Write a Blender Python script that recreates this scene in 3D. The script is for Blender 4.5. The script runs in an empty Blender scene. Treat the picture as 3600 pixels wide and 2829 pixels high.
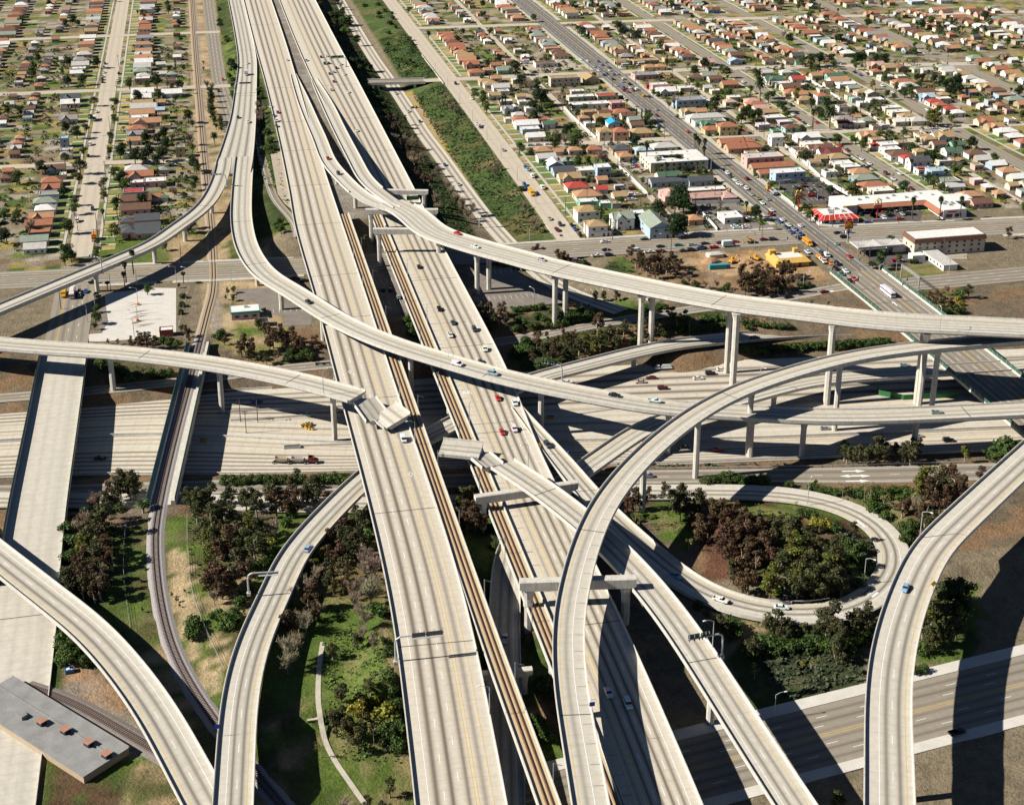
import bpy, bmesh, math, random
import numpy as np
from mathutils import Vector, Matrix
random.seed(7); np.random.seed(7)
SC = bpy.context.scene
COL = SC.collection
R_ = math.radians
# ---------------------------------------------------------------- survey: photo pixel -> place in the world
F, CX, CY, CAMH = 5231., 1800., 1034., 270.
PIT, YAW = R_(21.3), R_(12)
_sy, _cy, _sp, _cp = math.sin(YAW), math.cos(YAW), math.sin(PIT), math.cos(PIT)
def P(u, v, z=6.5):
    a = (u-CX)/F; b = -(v-CY)/F
    d = (_cy*a+_sy*(_cp+_sp*b), -_sy*a+_cy*(_cp+_sp*b), -_sp+_cp*b)
    k = (z-CAMH)/d[2]
    return (d[0]*k, d[1]*k, z)
def PX(x, y, z):
    f = x*_sy+y*_cy; r = x*_cy-y*_sy; h = z-CAMH
    zz = f*_cp-h*_sp; up = f*_sp+h*_cp
    return (CX+F*r/zz, CY-F*up/zz)
ROW = [190, 800, 1410, 2020]
def t(tl, x, y):
    if tl == 'S': return (x, y)
    return (200+800*int(tl[0])+x*.36799, ROW[int(tl[1])]+y*.36799)
def T(tl, x, y, z=6.5): return P(*t(tl, x, y), z)
# ---------------------------------------------------------------- camera, sky, sun
cd = bpy.data.cameras.new('camera'); cam = bpy.data.objects.new('camera', cd); COL.objects.link(cam)
cd.sensor_fit = 'HORIZONTAL'; cd.sensor_width = 36; cd.lens = 36*F/3600
cd.shift_y = -(1414.5-CY)/3600; cd.clip_start = 1; cd.clip_end = 6000
cam.location = (0, 0, CAMH); cam.rotation_euler = (R_(90)-PIT, 0, -YAW)
SC.camera = cam
SUN_EL, SUN_AZ = R_(36), R_(180-2)          # azimuth: the side the light comes from, from +X, anticlockwise
W = bpy.data.worlds.new('World'); SC.world = W; W.use_nodes = True
nt = W.node_tree; bg = nt.nodes['Background']
sky = nt.nodes.new('ShaderNodeTexSky'); sky.sky_type = 'NISHITA'; sky.sun_disc = False
sky.sun_elevation = SUN_EL; sky.sun_rotation = R_(90)-SUN_AZ
sky.air_density = .5; sky.dust_density = .1; sky.altitude = 800
nt.links.new(sky.outputs[0], bg.inputs[0]); bg.inputs[1].default_value = 0.05
sd = bpy.data.lights.new('sun', 'SUN'); sd.energy = 5.0; sd.angle = R_(0.5); sd.color = (1, .945, .845)
so = bpy.data.objects.new('sun', sd); COL.objects.link(so)
sdir = Vector((math.cos(SUN_EL)*math.cos(SUN_AZ), math.cos(SUN_EL)*math.sin(SUN_AZ), math.sin(SUN_EL)))
so.rotation_euler = sdir.to_track_quat('Z', 'Y').to_euler(); so.location = (-200, 400, 500)
SC.view_settings.view_transform = 'Standard'; SC.view_settings.look = 'None'
SC.view_settings.exposure = 0.68; SC.view_settings.gamma = 1.0
SC.cycles.max_bounces = 4; SC.cycles.diffuse_bounces = 1; SC.cycles.glossy_bounces = 2
SC.cycles.transparent_max_bounces = 6; SC.cycles.caustics_reflective = False; SC.cycles.caustics_refractive = False
# ---------------------------------------------------------------- materials
def newmat(name):
    m = bpy.data.materials.new(name); m.use_nodes = True
    n = m.node_tree.nodes; return m, n, m.node_tree.links, n['Principled BSDF']
def N(n, typ, **kw):
    x = n.new('ShaderNode'+typ)
    for k, v in kw.items():
        if k.startswith('i_'):
            x.inputs[int(k[2:])].default_value = v
        else: setattr(x, k, v)
    return x
def mth(n, l, op, a, b=None, clamp=False):
    x = n.new('ShaderNodeMath'); x.operation = op; x.use_clamp = clamp
    for i, s in enumerate((a, b)):
        if s is None: continue
        if isinstance(s, (int, float)): x.inputs[i].default_value = s
        else: l.new(s, x.inputs[i])
    return x.outputs[0]
def mixc(n, l, fac, a, b, blend='MIX'):
    x = n.new('ShaderNodeMix'); x.data_type = 'RGBA'; x.blend_type = blend
    for i, s in ((0, fac), (6, a), (7, b)):
        if isinstance(s, (int, float)): x.inputs[i].default_value = s
        elif isinstance(s, tuple): x.inputs[i].default_value = (*s, 1) if len(s) == 3 else s
        else: l.new(s, x.inputs[i])
    return x.outputs[2]
def noise(n, l, scale, vec=None, detail=3, rough=.6):
    x = n.new('ShaderNodeTexNoise'); x.inputs['Scale'].default_value = scale
    x.inputs['Detail'].default_value = detail; x.inputs['Roughness'].default_value = rough
    if vec is not None: l.new(vec, x.inputs['Vector'])
    return x.outputs['Fac']
def ramp(n, l, fac, lo, hi):
    x = n.new('ShaderNodeMapRange'); l.new(fac, x.inputs[0])
    x.inputs[1].default_value = lo; x.inputs[2].default_value = hi
    return x.outputs[0]
def gpos(n): return N(n, 'NewGeometry').outputs['Position']
MATS = {}
def pm(name, col, rough=.8, var=.18, scale=.6, metal=0., objcol=False, spec=.3, streak=0.):
    """plain painted / mineral surface with broken-up tone"""
    if name in MATS: return MATS[name]
    m, n, l, b = newmat(name)
    f = noise(n, l, scale, gpos(n), 4, .65)
    f2 = noise(n, l, scale*9, gpos(n), 2)
    k = mth(n, l, 'ADD', mth(n, l, 'MULTIPLY', f, .7), mth(n, l, 'MULTIPLY', f2, .3))
    k = ramp(n, l, k, .3, .7)
    if objcol:
        c = N(n, 'ObjectInfo').outputs['Color']
        lo = mixc(n, l, 1., c, (1-var,)*3, 'MULTIPLY'); hi = c
    else:
        lo = tuple(x*(1-var) for x in col); hi = tuple(min(1, x*(1+var)) for x in col)
    c = mixc(n, l, k, lo, hi)
    if streak:
        vm = N(n, 'VectorMath', operation='MULTIPLY'); l.new(gpos(n), vm.inputs[0]); vm.inputs[1].default_value = (1.3, 1.3, .07)
        c = mixc(n, l, mth(n, l, 'MULTIPLY', ramp(n, l, noise(n, l, 1., vm.outputs[0], 4, .7), .48, .72), streak), c, tuple(x*.42 for x in col))
    l.new(c, b.inputs['Base Color'])
    b.inputs['Roughness'].default_value = rough; b.inputs['Metallic'].default_value = metal
    b.inputs['Specular IOR Level'].default_value = spec
    MATS[name] = m; return m
def road_mat(name, base, core=(.085, .07, .058), halo=(.27, .21, .145), joints=True, rough=.85):
    m, n, l, b = newmat(name)
    uv = N(n, 'UVMap', uv_map='lane').outputs[0]
    sx = N(n, 'SeparateXYZ'); l.new(uv, sx.inputs[0]); u, v = sx.outputs[0], sx.outputs[1]
    at = N(n, 'VertexColor', layer_name='wear').outputs[0]
    sc = N(n, 'SeparateColor'); l.new(at, sc.inputs[0]); wear, rnd = sc.outputs[0], sc.outputs[1]
    cv = N(n, 'CombineXYZ'); l.new(mth(n, l, 'MULTIPLY', rnd, 60.), cv.inputs[0]); l.new(mth(n, l, 'MULTIPLY', v, .045), cv.inputs[1]); l.new(mth(n, l, 'MULTIPLY', u, .8), cv.inputs[2])
    along = ramp(n, l, noise(n, l, 1., cv.outputs[0], 4), .25, .75)
    g = noise(n, l, .5, gpos(n), 5, .7); gf = noise(n, l, 6., gpos(n), 2)
    wob = mth(n, l, 'MULTIPLY', mth(n, l, 'SUBTRACT', along, .5), .12)
    d = mth(n, l, 'ADD', mth(n, l, 'SUBTRACT', u, .5), wob)
    def gauss(k):
        q = mth(n, l, 'MULTIPLY', d, k)
        return mth(n, l, 'EXPONENT', mth(n, l, 'MULTIPLY', mth(n, l, 'MULTIPLY', q, q), -1.))
    inl = mth(n, l, 'MULTIPLY', wear, mth(n, l, 'ADD', mth(n, l, 'MULTIPLY', along, .6), .55))
    fh = mth(n, l, 'MULTIPLY', mth(n, l, 'MULTIPLY', gauss(3.3), inl), .72, True)
    fc = mth(n, l, 'MULTIPLY', mth(n, l, 'MULTIPLY', gauss(6.6), inl), .92, True)
    gr = ramp(n, l, mth(n, l, 'ADD', mth(n, l, 'MULTIPLY', g, .75), mth(n, l, 'MULTIPLY', gf, .25)), .32, .68)
    c = mixc(n, l, gr, tuple(x*.84 for x in base), tuple(x*1.1 for x in base))
    # old repairs: broad rectangular-ish tone changes along the lane
    cr = N(n, 'TexVoronoi', feature='F1'); cc = N(n, 'CombineXYZ'); l.new(mth(n, l, 'MULTIPLY', rnd, 37.), cc.inputs[0]); l.new(mth(n, l, 'MULTIPLY', v, .03), cc.inputs[1]); l.new(cc.outputs[0], cr.inputs[0]); cr.inputs['Scale'].default_value = 1.
    s2 = N(n, 'SeparateColor'); l.new(cr.outputs['Color'], s2.inputs[0])
    c = mixc(n, l, mth(n, l, 'MULTIPLY', mth(n, l, 'GREATER_THAN', s2.outputs[0], .72), .16), c, tuple(x*.6 for x in base))
    c = mixc(n, l, fh, c, halo); c = mixc(n, l, fc, c, core)
    if joints:
        fr = mth(n, l, 'FRACT', mth(n, l, 'MULTIPLY', v, 1/4.6))
        c = mixc(n, l, mth(n, l, 'MULTIPLY', mth(n, l, 'LESS_THAN', fr, .03), .10), c, (.2, .18, .15))
    l.new(c, b.inputs['Base Color']); b.inputs['Roughness'].default_value = rough
    b.inputs['Specular IOR Level'].default_value = .25
    bp = N(n, 'Bump'); bp.inputs['Strength'].default_value = .15; l.new(gf, bp.inputs['Height']); l.new(bp.outputs[0], b.inputs['Normal'])
    MATS[name] = m; return m
CONC = road_mat('freeway_concrete', (.56, .51, .425))
CONC2 = road_mat('ramp_concrete', (.52, .485, .415), core=(.10, .088, .072), halo=(.27, .235, .185))
CONCW = road_mat('street_concrete', (.50, .435, .345), core=(.33, .28, .22), halo=(.42, .36, .28))
ASPH = road_mat('street_asphalt', (.19, .175, .155), core=(.085, .08, .075), halo=(.13, .12, .108), joints=False)
ASPH2 = road_mat('tan_asphalt', (.285, .25, .20), core=(.12, .105, .088), halo=(.20, .172, .138), joints=False)
PARA = pm('parapet_concrete', (.54, .51, .455), .85, .16, .35, streak=.45)
GIRD = pm('girder_concrete', (.50, .475, .42), .85, .2, .3, streak=.7)
COLM = pm('column_concrete', (.54, .51, .45), .85, .18, .5, streak=.6)
JOINT = pm('joint_steel', (.05, .05, .05), .6, .2, 2)
MWHITE = pm('white_paint', (.80, .79, .75), .7, .12, 1.5)
MYEL = pm('yellow_paint', (.62, .40, .07), .7, .15, 1.5)
DARKG = pm('dark_glass', (.02, .024, .03), .12, .1, 1, spec=.6)
TYRE = pm('tyre_rubber', (.02, .02, .02), .8, .1, 2)
CHROME = pm('grey_metal', (.35, .35, .35), .4, .1, 1, .6)
GALV = pm('galvanised_steel', (.46, .47, .47), .5, .1, 2, .3)
SIGNB = pm('sign_back', (.10, .11, .11), .6, .2, 1.2)
SIGNG = pm('sign_green', (.01, .12, .06), .5, .1, 2)
WOODP = pm('pole_wood', (.10, .065, .045), .9, .2, 2)
GREENM = pm('green_fence_paint', (.10, .24, .16), .6, .15, 2)
RUST = pm('rusty_track', (.33, .195, .105), .9, .35, 1.5)
RAILM = pm('rail_steel', (.10, .06, .045), .6, .2, 2)
CARP = pm('car_paint', (1, 1, 1), .28, .04, 2, objcol=True, spec=.5)
LAMPW = pm('lens_white', (.75, .76, .76), .3, .05, 2)
REDL = pm('tail_red', (.35, .01, .01), .3, .05, 2)
# ---------------------------------------------------------------- mesh building
class MB:
    def __init__(s): s.v = []; s.f = []; s.m = []; s.uv = []; s.wr = []
    def poly(s, pts, mi=0, uv=None, wr=None):
        i = len(s.v); s.v += [tuple(p) for p in pts]; s.f.append(list(range(i, i+len(pts)))); s.m.append(mi)
        s.uv.append(uv); s.wr.append(wr)
    def box(s, c, d, mi=0, rz=0., top=1., topy=None):
        """box centred in x, y with its bottom at c.z; top scales the upper face"""
        ca, sa = math.cos(rz), math.sin(rz); topy = top if topy is None else topy
        def q(x, y, z): return (c[0]+x*ca-y*sa, c[1]+x*sa+y*ca, c[2]+z)
        x, y, z = d[0]/2, d[1]/2, d[2]
        a = [q(-x, -y, 0), q(x, -y, 0), q(x, y, 0), q(-x, y, 0), q(-x*top, -y*topy, z), q(x*top, -y*topy, z), q(x*top, y*topy, z), q(-x*top, y*topy, z)]
        i = len(s.v); s.v += a
        for f in ((3, 2, 1, 0), (4, 5, 6, 7), (0, 1, 5, 4), (1, 2, 6, 5), (2, 3, 7, 6), (3, 0, 4, 7)):
            s.f.append([i+k for k in f]); s.m.append(mi); s.uv.append(None); s.wr.append(None)
    def ring(s, rings, mi=0, cap=True, close=True):
        """loft equal-length point rings"""
        i = len(s.v); k = len(rings[0])
        for r in rings: s.v += [tuple(p) for p in r]
        for a in range(len(rings)-1):
            for b in range(k if close else k-1):
                c = (b+1) % k
                s.f.append([i+a*k+b, i+a*k+c, i+(a+1)*k+c, i+(a+1)*k+b]); s.m.append(mi); s.uv.append(None); s.wr.append(None)
        if cap:
            for r0, o in ((0, True), (len(rings)-1, False)):
                ff = [i+r0*k+b for b in range(k)]
                s.f.append(ff[::-1] if o else ff); s.m.append(mi); s.uv.append(None); s.wr.append(None)
    def tube(s, pts, r, mi=0, n=6):
        pts = [Vector(p) for p in pts]; rs = r if isinstance(r, (list, tuple)) else [r]*len(pts); rings = []
        for j, p in enumerate(pts):
            d = (pts[min(j+1, len(pts)-1)]-pts[max(j-1, 0)]).normalized()
            a = d.orthogonal().normalized() if abs(d.z) < .99 else Vector((1, 0, 0))
            if j and abs(d.z) < .99:
                a = (pa - d*pa.dot(d)).normalized() if (pa - d*pa.dot(d)).length > .01 else a
            pa = a; b = d.cross(a)
            rings.append([p+(a*math.cos(q)+b*math.sin(q))*rs[j] for q in [2*math.pi*k/n for k in range(n)]])
        s.ring(rings, mi)
    def mesh(s, name, mats, smooth=False):
        me = bpy.data.meshes.new(name); me.from_pydata(s.v, [], s.f)
        for m in mats: me.materials.append(m)
        me.polygons.foreach_set('material_index', s.m)
        if any(u is not None for u in s.uv):
            ul = me.uv_layers.new(name='lane'); ca = me.color_attributes.new('wear', 'FLOAT_COLOR', 'CORNER')
            uu = []; cc = []
            for f, u, w in zip(s.f, s.uv, s.wr):
                for k in range(len(f)):
                    uu += list(u[k]) if u else [0, 0]
                    cc += [*(w or (0, 0)), 0, 1]
            ul.data.foreach_set('uv', uu); ca.data.foreach_set('color', cc)
        if smooth: me.polygons.foreach_set('use_smooth', [True]*len(me.polygons))
        me.update(); return me
def link(name, data, parent=None, loc=None, rz=0., scale=None, color=None):
    o = bpy.data.objects.new(name, data); COL.objects.link(o)
    if parent is not None: o.parent = parent
    if loc is not None: o.location = loc
    if rz: o.rotation_euler = (0, 0, rz)
    if scale is not None: o.scale = scale
    if color is not None: o.color = (*color, 1)
    return o
def tag(o, label, cat, group=None, kind=None):
    if label: o['label'] = label
    if cat: o['category'] = cat
    if group: o['group'] = group
    if kind: o['kind'] = kind
    return o
def thing(name, label, cat, loc=(0, 0, 0), rz=0., group=None):
    return tag(link(name, None, None, loc, rz), label, cat, group)
def struct(name, me): return tag(link(name, me), None, None, None, 'structure')
# ---------------------------------------------------------------- roads: parsing, splines, strips
def parse(spec):
    """'01:36,1160@19/12 500,1185 ...' picture measurements, or 'W:x,y@z/w' metres -> [(x, y, z, w)]"""
    raw = []; tl = None
    for tok in spec.split():
        if ':' in tok: tl, tok = tok.split(':')
        w = z = None
        if '/' in tok: tok, w = tok.split('/'); w = float(w)
        if '@' in tok: tok, z = tok.split('@'); z = float(z)
        x, y = map(float, tok.split(','))
        raw.append([tl, x, y, z, w])
    flat = [(x, y) if a == 'W' else t(a, x, y) for a, x, y, z, w in raw]
    cum = [0]
    for i in range(1, len(flat)): cum.append(cum[-1]+math.dist(flat[i], flat[i-1]))
    def fill(k):
        ks = [i for i in range(len(raw)) if raw[i][k] is not None]
        if not ks: return [None]*len(raw)
        return [float(np.interp(c, [cum[i] for i in ks], [raw[i][k] for i in ks])) for c in cum]
    zs, ws = fill(3), fill(4)
    return [((x, y) if a == 'W' else T(a, x, y, z)[:2])+(z, w) for (a, x, y, _, _), z, w in zip(raw, zs, ws)]
def spline(ctrl, ext=(0, 0), step=4., smooth=2):
    p = [np.array([c[0], c[1], c[2], c[3] or 0.]) for c in ctrl]
    for e, (a, b, at) in ((ext[0], (0, 1, 0)), (ext[1], (-1, -2, len(p)))):
        if e:
            d = p[a]-p[b]; L = math.hypot(d[0], d[1]); d = d/L*e; d[2] = d[3] = 0
            q = p[a]+d
            p.insert(0, q) if at == 0 else p.append(q)
    P_ = [2*p[0]-p[1]]+p+[2*p[-1]-p[-2]]
    out = []
    for i in range(1, len(P_)-2):
        a, b, c, d = P_[i-1:i+3]; L = math.hypot(*(c-b)[:2]); n = max(1, int(L/2))
        t0 = 0.; t1 = max(math.sqrt(np.linalg.norm((b-a)[:2])), 1e-3); t2 = t1+max(math.sqrt(L), 1e-3); t3 = t2+max(math.sqrt(np.linalg.norm((d-c)[:2])), 1e-3)
        for k in range(n):
            q = t1+(t2-t1)*k/n
            A1 = (t1-q)/t1*a+q/t1*b; A2 = (t2-q)/(t2-t1)*b+(q-t1)/(t2-t1)*c; A3 = (t3-q)/(t3-t2)*c+(q-t2)/(t3-t2)*d
            B1 = (t2-q)/t2*A1+q/t2*A2; B2 = (t3-q)/(t3-t1)*A2+(q-t1)/(t3-t1)*A3
            out.append((t2-q)/(t2-t1)*B1+(q-t1)/(t2-t1)*B2)
    out.append(P_[-2]); o = np.array(out)
    s = np.concatenate([[0], np.cumsum(np.hypot(*np.diff(o[:, :2], axis=0).T))])
    ss = np.linspace(0, s[-1], max(2, int(s[-1]/step)+1))
    o = np.stack([np.interp(ss, s, o[:, k]) for k in range(4)], 1)
    for _ in range(smooth*6):
        q = o.copy(); q[1:-1] = (o[:-2]+2*o[1:-1]+o[2:])/4; o = q
    d = np.gradient(o[:, :2], axis=0); d /= np.linalg.norm(d, axis=1)[:, None]
    return o, d, ss
ROADS = {}
MARKN = {'fly': 0}
def lat(o, d, i, x, dz=0.):
    return (o[i, 0]+d[i, 1]*x, o[i, 1]-d[i, 0]*x, o[i, 2]+dz)      # x positive = right of travel
def strip(mb, o, d, ss, x0, x1, dz, mi=0, rng=None, uv=None, wr=None):
    a, b = rng or (0, len(ss)-1)
    for i in range(a, b):
        f0 = x0(i) if callable(x0) else x0; f1 = x1(i) if callable(x1) else x1
        g0 = x0(i+1) if callable(x0) else x0; g1 = x1(i+1) if callable(x1) else x1
        u = None
        if uv is not None: u = [(uv[0], ss[i]), (uv[1], ss[i]), (uv[1], ss[i+1]), (uv[0], ss[i+1])]
        mb.poly([lat(o, d, i, f0, dz), lat(o, d, i, f1, dz), lat(o, d, i+1, g1, dz), lat(o, d, i+1, g0, dz)], mi, u, wr)
def prof_loft(mb, o, d, prof, mi=0, rng=None):
    a, b = rng or (0, len(o)-1)
    pr = prof if callable(prof) else (lambda i: prof)
    mb.ring([[lat(o, d, i, x, z) for x, z in pr(i)] for i in range(a, b+1)], mi, True)
def make_road(name, spec, w, lanes, marks, kind='ground', label=None, cat='flyover', mat=None, ext=(0, 0), wear=None, pl=(0, 1), pr=(0, 1), girder=2.0,
              cols=(), colr=1.15, colx=(0.,), stamp=True, joints=(), ticks=None, dash=True, step=4., mk=1., gw=.30, group=None, smooth=2):
    """lanes = (left shoulder share, n, right shoulder share): shoulders in metres at width w"""
    o, d, ss = spline(parse(spec), ext, step, smooth)
    W_ = np.where(o[:, 3] > .5, o[:, 3], w)
    ROADS[name] = (o, d, ss, W_)
    fly = kind == 'fly'; pw = .42 if fly else 0.
    sl, n, sr = lanes; lw = (w-2*pw-sl-sr)/max(n, 1)
    rnd = random.Random(name)
    edges = [0, sl]+[sl+lw*(k+1) for k in range(n)]+[w-2*pw]
    fr = [e/(w-2*pw) for e in edges]
    X = lambda f: (lambda i: -(W_[i]/2-pw)+(W_[i]-2*pw)*f)
    mb = MB(); wear = wear or [rnd.uniform(.55, 1.) for _ in range(n)]
    for k in range(len(fr)-1):
        if fr[k+1]-fr[k] < 1e-4: continue
        ln = 1 <= k <= n
        strip(mb, o, d, ss, X(fr[k]), X(fr[k+1]), 0., 0, None, (0, 1) if ln else (0, 0), (wear[k-1] if ln else .0, rnd.random()))
    base_f = len(mb.f)
    mm = mb
    for k, c in enumerate(marks):
        f = fr[k+1] if True else 0
        lw_ = .17*mk
        xs = X(f)
        def off(dx, xs=xs): return lambda i: xs(i)+dx
        if c == '-': continue
        if c in 'sy': strip(mm, o, d, ss, off(-lw_/2), off(lw_/2), .02, 2 if c == 'y' else 1)
        if c == 'Y':
            for q in (-.45, .45): strip(mm, o, d, ss, off(q-lw_/2), off(q+lw_/2), .02, 2)
        if c == 'D':
            for q in (-.22, .22): strip(mm, o, d, ss, off(q-lw_/2), off(q+lw_/2), .02, 2)
        if c in 'de':
            s = rnd.uniform(0, 10)
            while s+3.7 < ss[-1]:
                ia = int(s/(ss[1]-ss[0])); q = []
                for sv in (s, s+3.66):
                    x = sv/(ss[1]-ss[0]); i0 = min(int(x), len(ss)-2); fq = x-i0
                    L0 = np.array(lat(o, d, i0, xs(i0), .02)); L1 = np.array(lat(o, d, i0+1, xs(i0+1), .02))
                    c0 = L0*(1-fq)+L1*fq; dd = d[i0]
                    q.append((c0, dd))
                (c0, d0), (c1, d1) = q; h = lw_/2
                mm.poly([(c0[0]-d0[1]*h, c0[1]+d0[0]*h, c0[2]), (c0[0]+d0[1]*h, c0[1]-d0[0]*h, c0[2]), (c1[0]+d1[1]*h, c1[1]-d1[0]*h, c1[2]), (c1[0]-d1[1]*h, c1[1]+d1[0]*h, c1[2])], 1)
                s += 14.63
    if joints:
        for f in joints:
            i = min(max(int(f*(len(ss)-1)), 1), len(ss)-2)
            p0 = Vector(lat(o, d, i, -W_[i]/2+.5, .03)); p1 = Vector(lat(o, d, i, W_[i]/2-.5, .03)); e = Vector((d[i, 0], d[i, 1], 0))*.16
            mb.poly([p0-e, p1-e, p1+e, p0+e], 3)
    if ticks:
        s = 2.
        while s < ss[-1]-6:
            i = int(s/(ss[1]-ss[0])); h = W_[i]/2-pw; e = Vector((d[i, 0], d[i, 1], 0))*.06
            a0, a1 = (h-ticks[1], h-.1) if ticks[0] > 0 else (-h+.1, -h+ticks[1])
            p0, p1 = Vector(lat(o, d, i, a0, .024)), Vector(lat(o, d, i, a1, .024)); mb.poly([p0-e, p1-e, p1+e, p0+e], 3); s += 8
    tops = [mat or (CONC2 if fly else CONCW), MWHITE, MYEL, JOINT]
    if fly:
        root = thing(cat.replace(' ', '_'), label, cat, (0, 0, 0), group=group)
        link('road_deck', mb.mesh('road_deck', tops), root)
    else:
        root = struct(cat.replace(' ', '_'), mb.mesh(cat, tops))
    if fly:
        ns = len(ss)-1
        for side, rg in ((-1, pl), (1, pr)):
            if rg is None: continue
            a, b = int(rg[0]*ns), int(rg[1]*ns); pb = MB()
            prof_loft(pb, o, d, lambda i, s=side: [(s*(W_[i]/2-.46), -.02), (s*(W_[i]/2-.30), .42), (s*(W_[i]/2-.26), .88), (s*(W_[i]/2), .88), (s*(W_[i]/2), -.42), (s*(W_[i]/2-.4), -.46)][::s], 0, (a, b))
            link('parapet', pb.mesh('parapet', [PARA]), root)
        gb = MB()
        prof_loft(gb, o, d, lambda i: [(-W_[i]/2+.12, -.12), (-W_[i]/2+.12, -.5), (-W_[i]*gw-.3, -.75), (-W_[i]*gw, -girder), (W_[i]*gw, -girder), (W_[i]*gw+.3, -.75), (W_[i]/2-.12, -.5), (W_[i]/2-.12, -.12)][::-1])
        link('girder', gb.mesh('girder', [GIRD]), root)
        PENDING_COLS.append((name, root, cols, colr, colx, girder))
    return root
PENDING_COLS = []
def near(name, x, y):
    o = ROADS[name][0]; i = int(np.argmin((o[:, 0]-x)**2+(o[:, 1]-y)**2)); return i
def on_road(name, u, v, dz=0.):
    """place on a road seen at picture point u, v"""
    o, d, ss, W_ = ROADS[name]; z = float(o[len(o)//2, 2])
    for _ in range(6):
        x, y, _z = P(u, v, z+dz); i = near(name, x, y); z = float(o[i, 2])
    x, y, _z = P(u, v, z+dz)
    return (x, y, z), math.atan2(d[i, 1], d[i, 0])
# ---------------------------------------------------------------- terrain
GX, GY, GS = np.arange(-420, 900, 3.), np.arange(190, 1660, 3.), 3.
XX, YY = np.meshgrid(GX, GY)
def pl_y(pts, x):
    return np.interp(x, [p[0] for p in pts], [p[1] for p in pts])
I105N = [(-500, 612), (-57, 595), (25, 589), (181, 582), (224, 577), (900, 500)]
I105S = [(-500, 602-15), (-56, 527), (20, 511), (154, 490), (193, 485), (282, 474), (900, 395)]
I105M = [(-500, 600), (-46, 558), (-26, 555.5), (48, 530), (138, 514), (200, 502.5), (240, 497.5), (900, 420)]
def base_z(x, y):
    dn = y-pl_y(I105N, x); dsn = pl_y(I105S, x)-y
    z = np.where(dn > 0, np.clip((dn-4)*.30, -.25, 6.5), np.where(dsn > 0, np.clip((dsn-10)*.16, -.25, 6.5), -.25))
    return z
ZZ = base_z(XX, YY)
def stamp(pts, zz, hw, slope, mode='both'):
    """let the ground meet a line of heights, falling or rising away from it at the given slope"""
    global ZZ
    best = np.full(XX.shape, 1e9); bz = np.zeros(XX.shape); R0 = hw+32
    for (x0, y0), (x1, y1), z0, z1 in zip(pts[:-1], pts[1:], zz[:-1], zz[1:]):
        i0, i1 = np.searchsorted(GX, [min(x0, x1)-R0, max(x0, x1)+R0]); j0, j1 = np.searchsorted(GY, [min(y0, y1)-R0, max(y0, y1)+R0])
        if i1 <= i0 or j1 <= j0: continue
        ax, ay = XX[j0:j1, i0:i1], YY[j0:j1, i0:i1]; L2 = (x1-x0)**2+(y1-y0)**2+1e-9
        q = np.clip(((ax-x0)*(x1-x0)+(ay-y0)*(y1-y0))/L2, 0, 1)
        dd = np.hypot(ax-x0-q*(x1-x0), ay-y0-q*(y1-y0)); z = z0+q*(z1-z0)
        m = dd < best[j0:j1, i0:i1]
        best[j0:j1, i0:i1][m] = dd[m]; bz[j0:j1, i0:i1][m] = z[m]
    e = np.maximum(best-hw, 0)*slope; ok = best < 1e8
    if mode in ('both', 'cut'): ZZ = np.where(ok, np.minimum(ZZ, bz+e), ZZ)
    if mode in ('both', 'fill'): ZZ = np.where(ok, np.maximum(ZZ, bz-e), ZZ)
def stamp_road(name, slope=.4, dz=-.16, mode='both', extra=1.2):
    o, d, ss, W_ = ROADS[name]
    k = 3
    stamp([tuple(p) for p in o[::k, :2]]+[tuple(o[-1, :2])], list(o[::k, 2]+dz)+[o[-1, 2]+dz], float(W_.max())/2+extra, slope, mode)
def tz(x, y):
    i = (x-GX[0])/GS; j = (y-GY[0])/GS
    i = min(max(i, 0), len(GX)-2.001); j = min(max(j, 0), len(GY)-2.001)
    a, b = int(i), int(j); p, q = i-a, j-b
    return float(ZZ[b, a]*(1-p)*(1-q)+ZZ[b, a+1]*p*(1-q)+ZZ[b+1, a]*(1-p)*q+ZZ[b+1, a+1]*p*q)
def on_ground(u, v, dz=0.):
    z = 5.
    for _ in range(14):
        x, y, _z = P(u, v, z+dz); z = .5*z+.5*tz(x, y)
    x, y, _z = P(u, v, z+dz)
    return (x, y, tz(x, y))
# ================================================================ the roads
# ---- the elevated north-south freeway: two carriageways and two rail viaducts between them
FW = dict(kind='fly', mat=CONC, girder=1.7, gw=.36)
make_road('L1', 'W:59,1660@13.4/26 58.8,1250/26 58.5,1100/24 57.6,950/23 56.7,830/24 56,760@14/25.5 56.7,650/24 56.8,560/23.2 56.7,400/23.2 52,320 44,225@14', 23.2, (2.8, 4, 3.3), 'yYdds', label='wide west carriageway of the elevated freeway, left of both rail viaducts', cat='freeway viaduct', wear=[.5, .7, 1, .95],
          cols=(), joints=(.23, .4, .47, .52, .575, .625, .68, .72, .78, .845, .90), **FW)
make_road('R', 'W:96,1660@13.4/34 97,1250/34 98.5,1100/33 102,900/27.5 103,820/26 103.3,700@14/24.8 103.8,560/25 102.2,480/21.8 102.1,400/21.6 101.3,330/20.4 97,225@14', 23.4, (2.8, 5, 3.6), 'sdddYy', ticks=(1, 3.4), label='wide east carriageway of the elevated freeway beside the eastern rail viaduct', cat='freeway viaduct', wear=[.8, 1, .95, .85, .4],
          joints=(.4, .47, .53, .59, .64, .69, .75, .81, .9), **FW)
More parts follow.
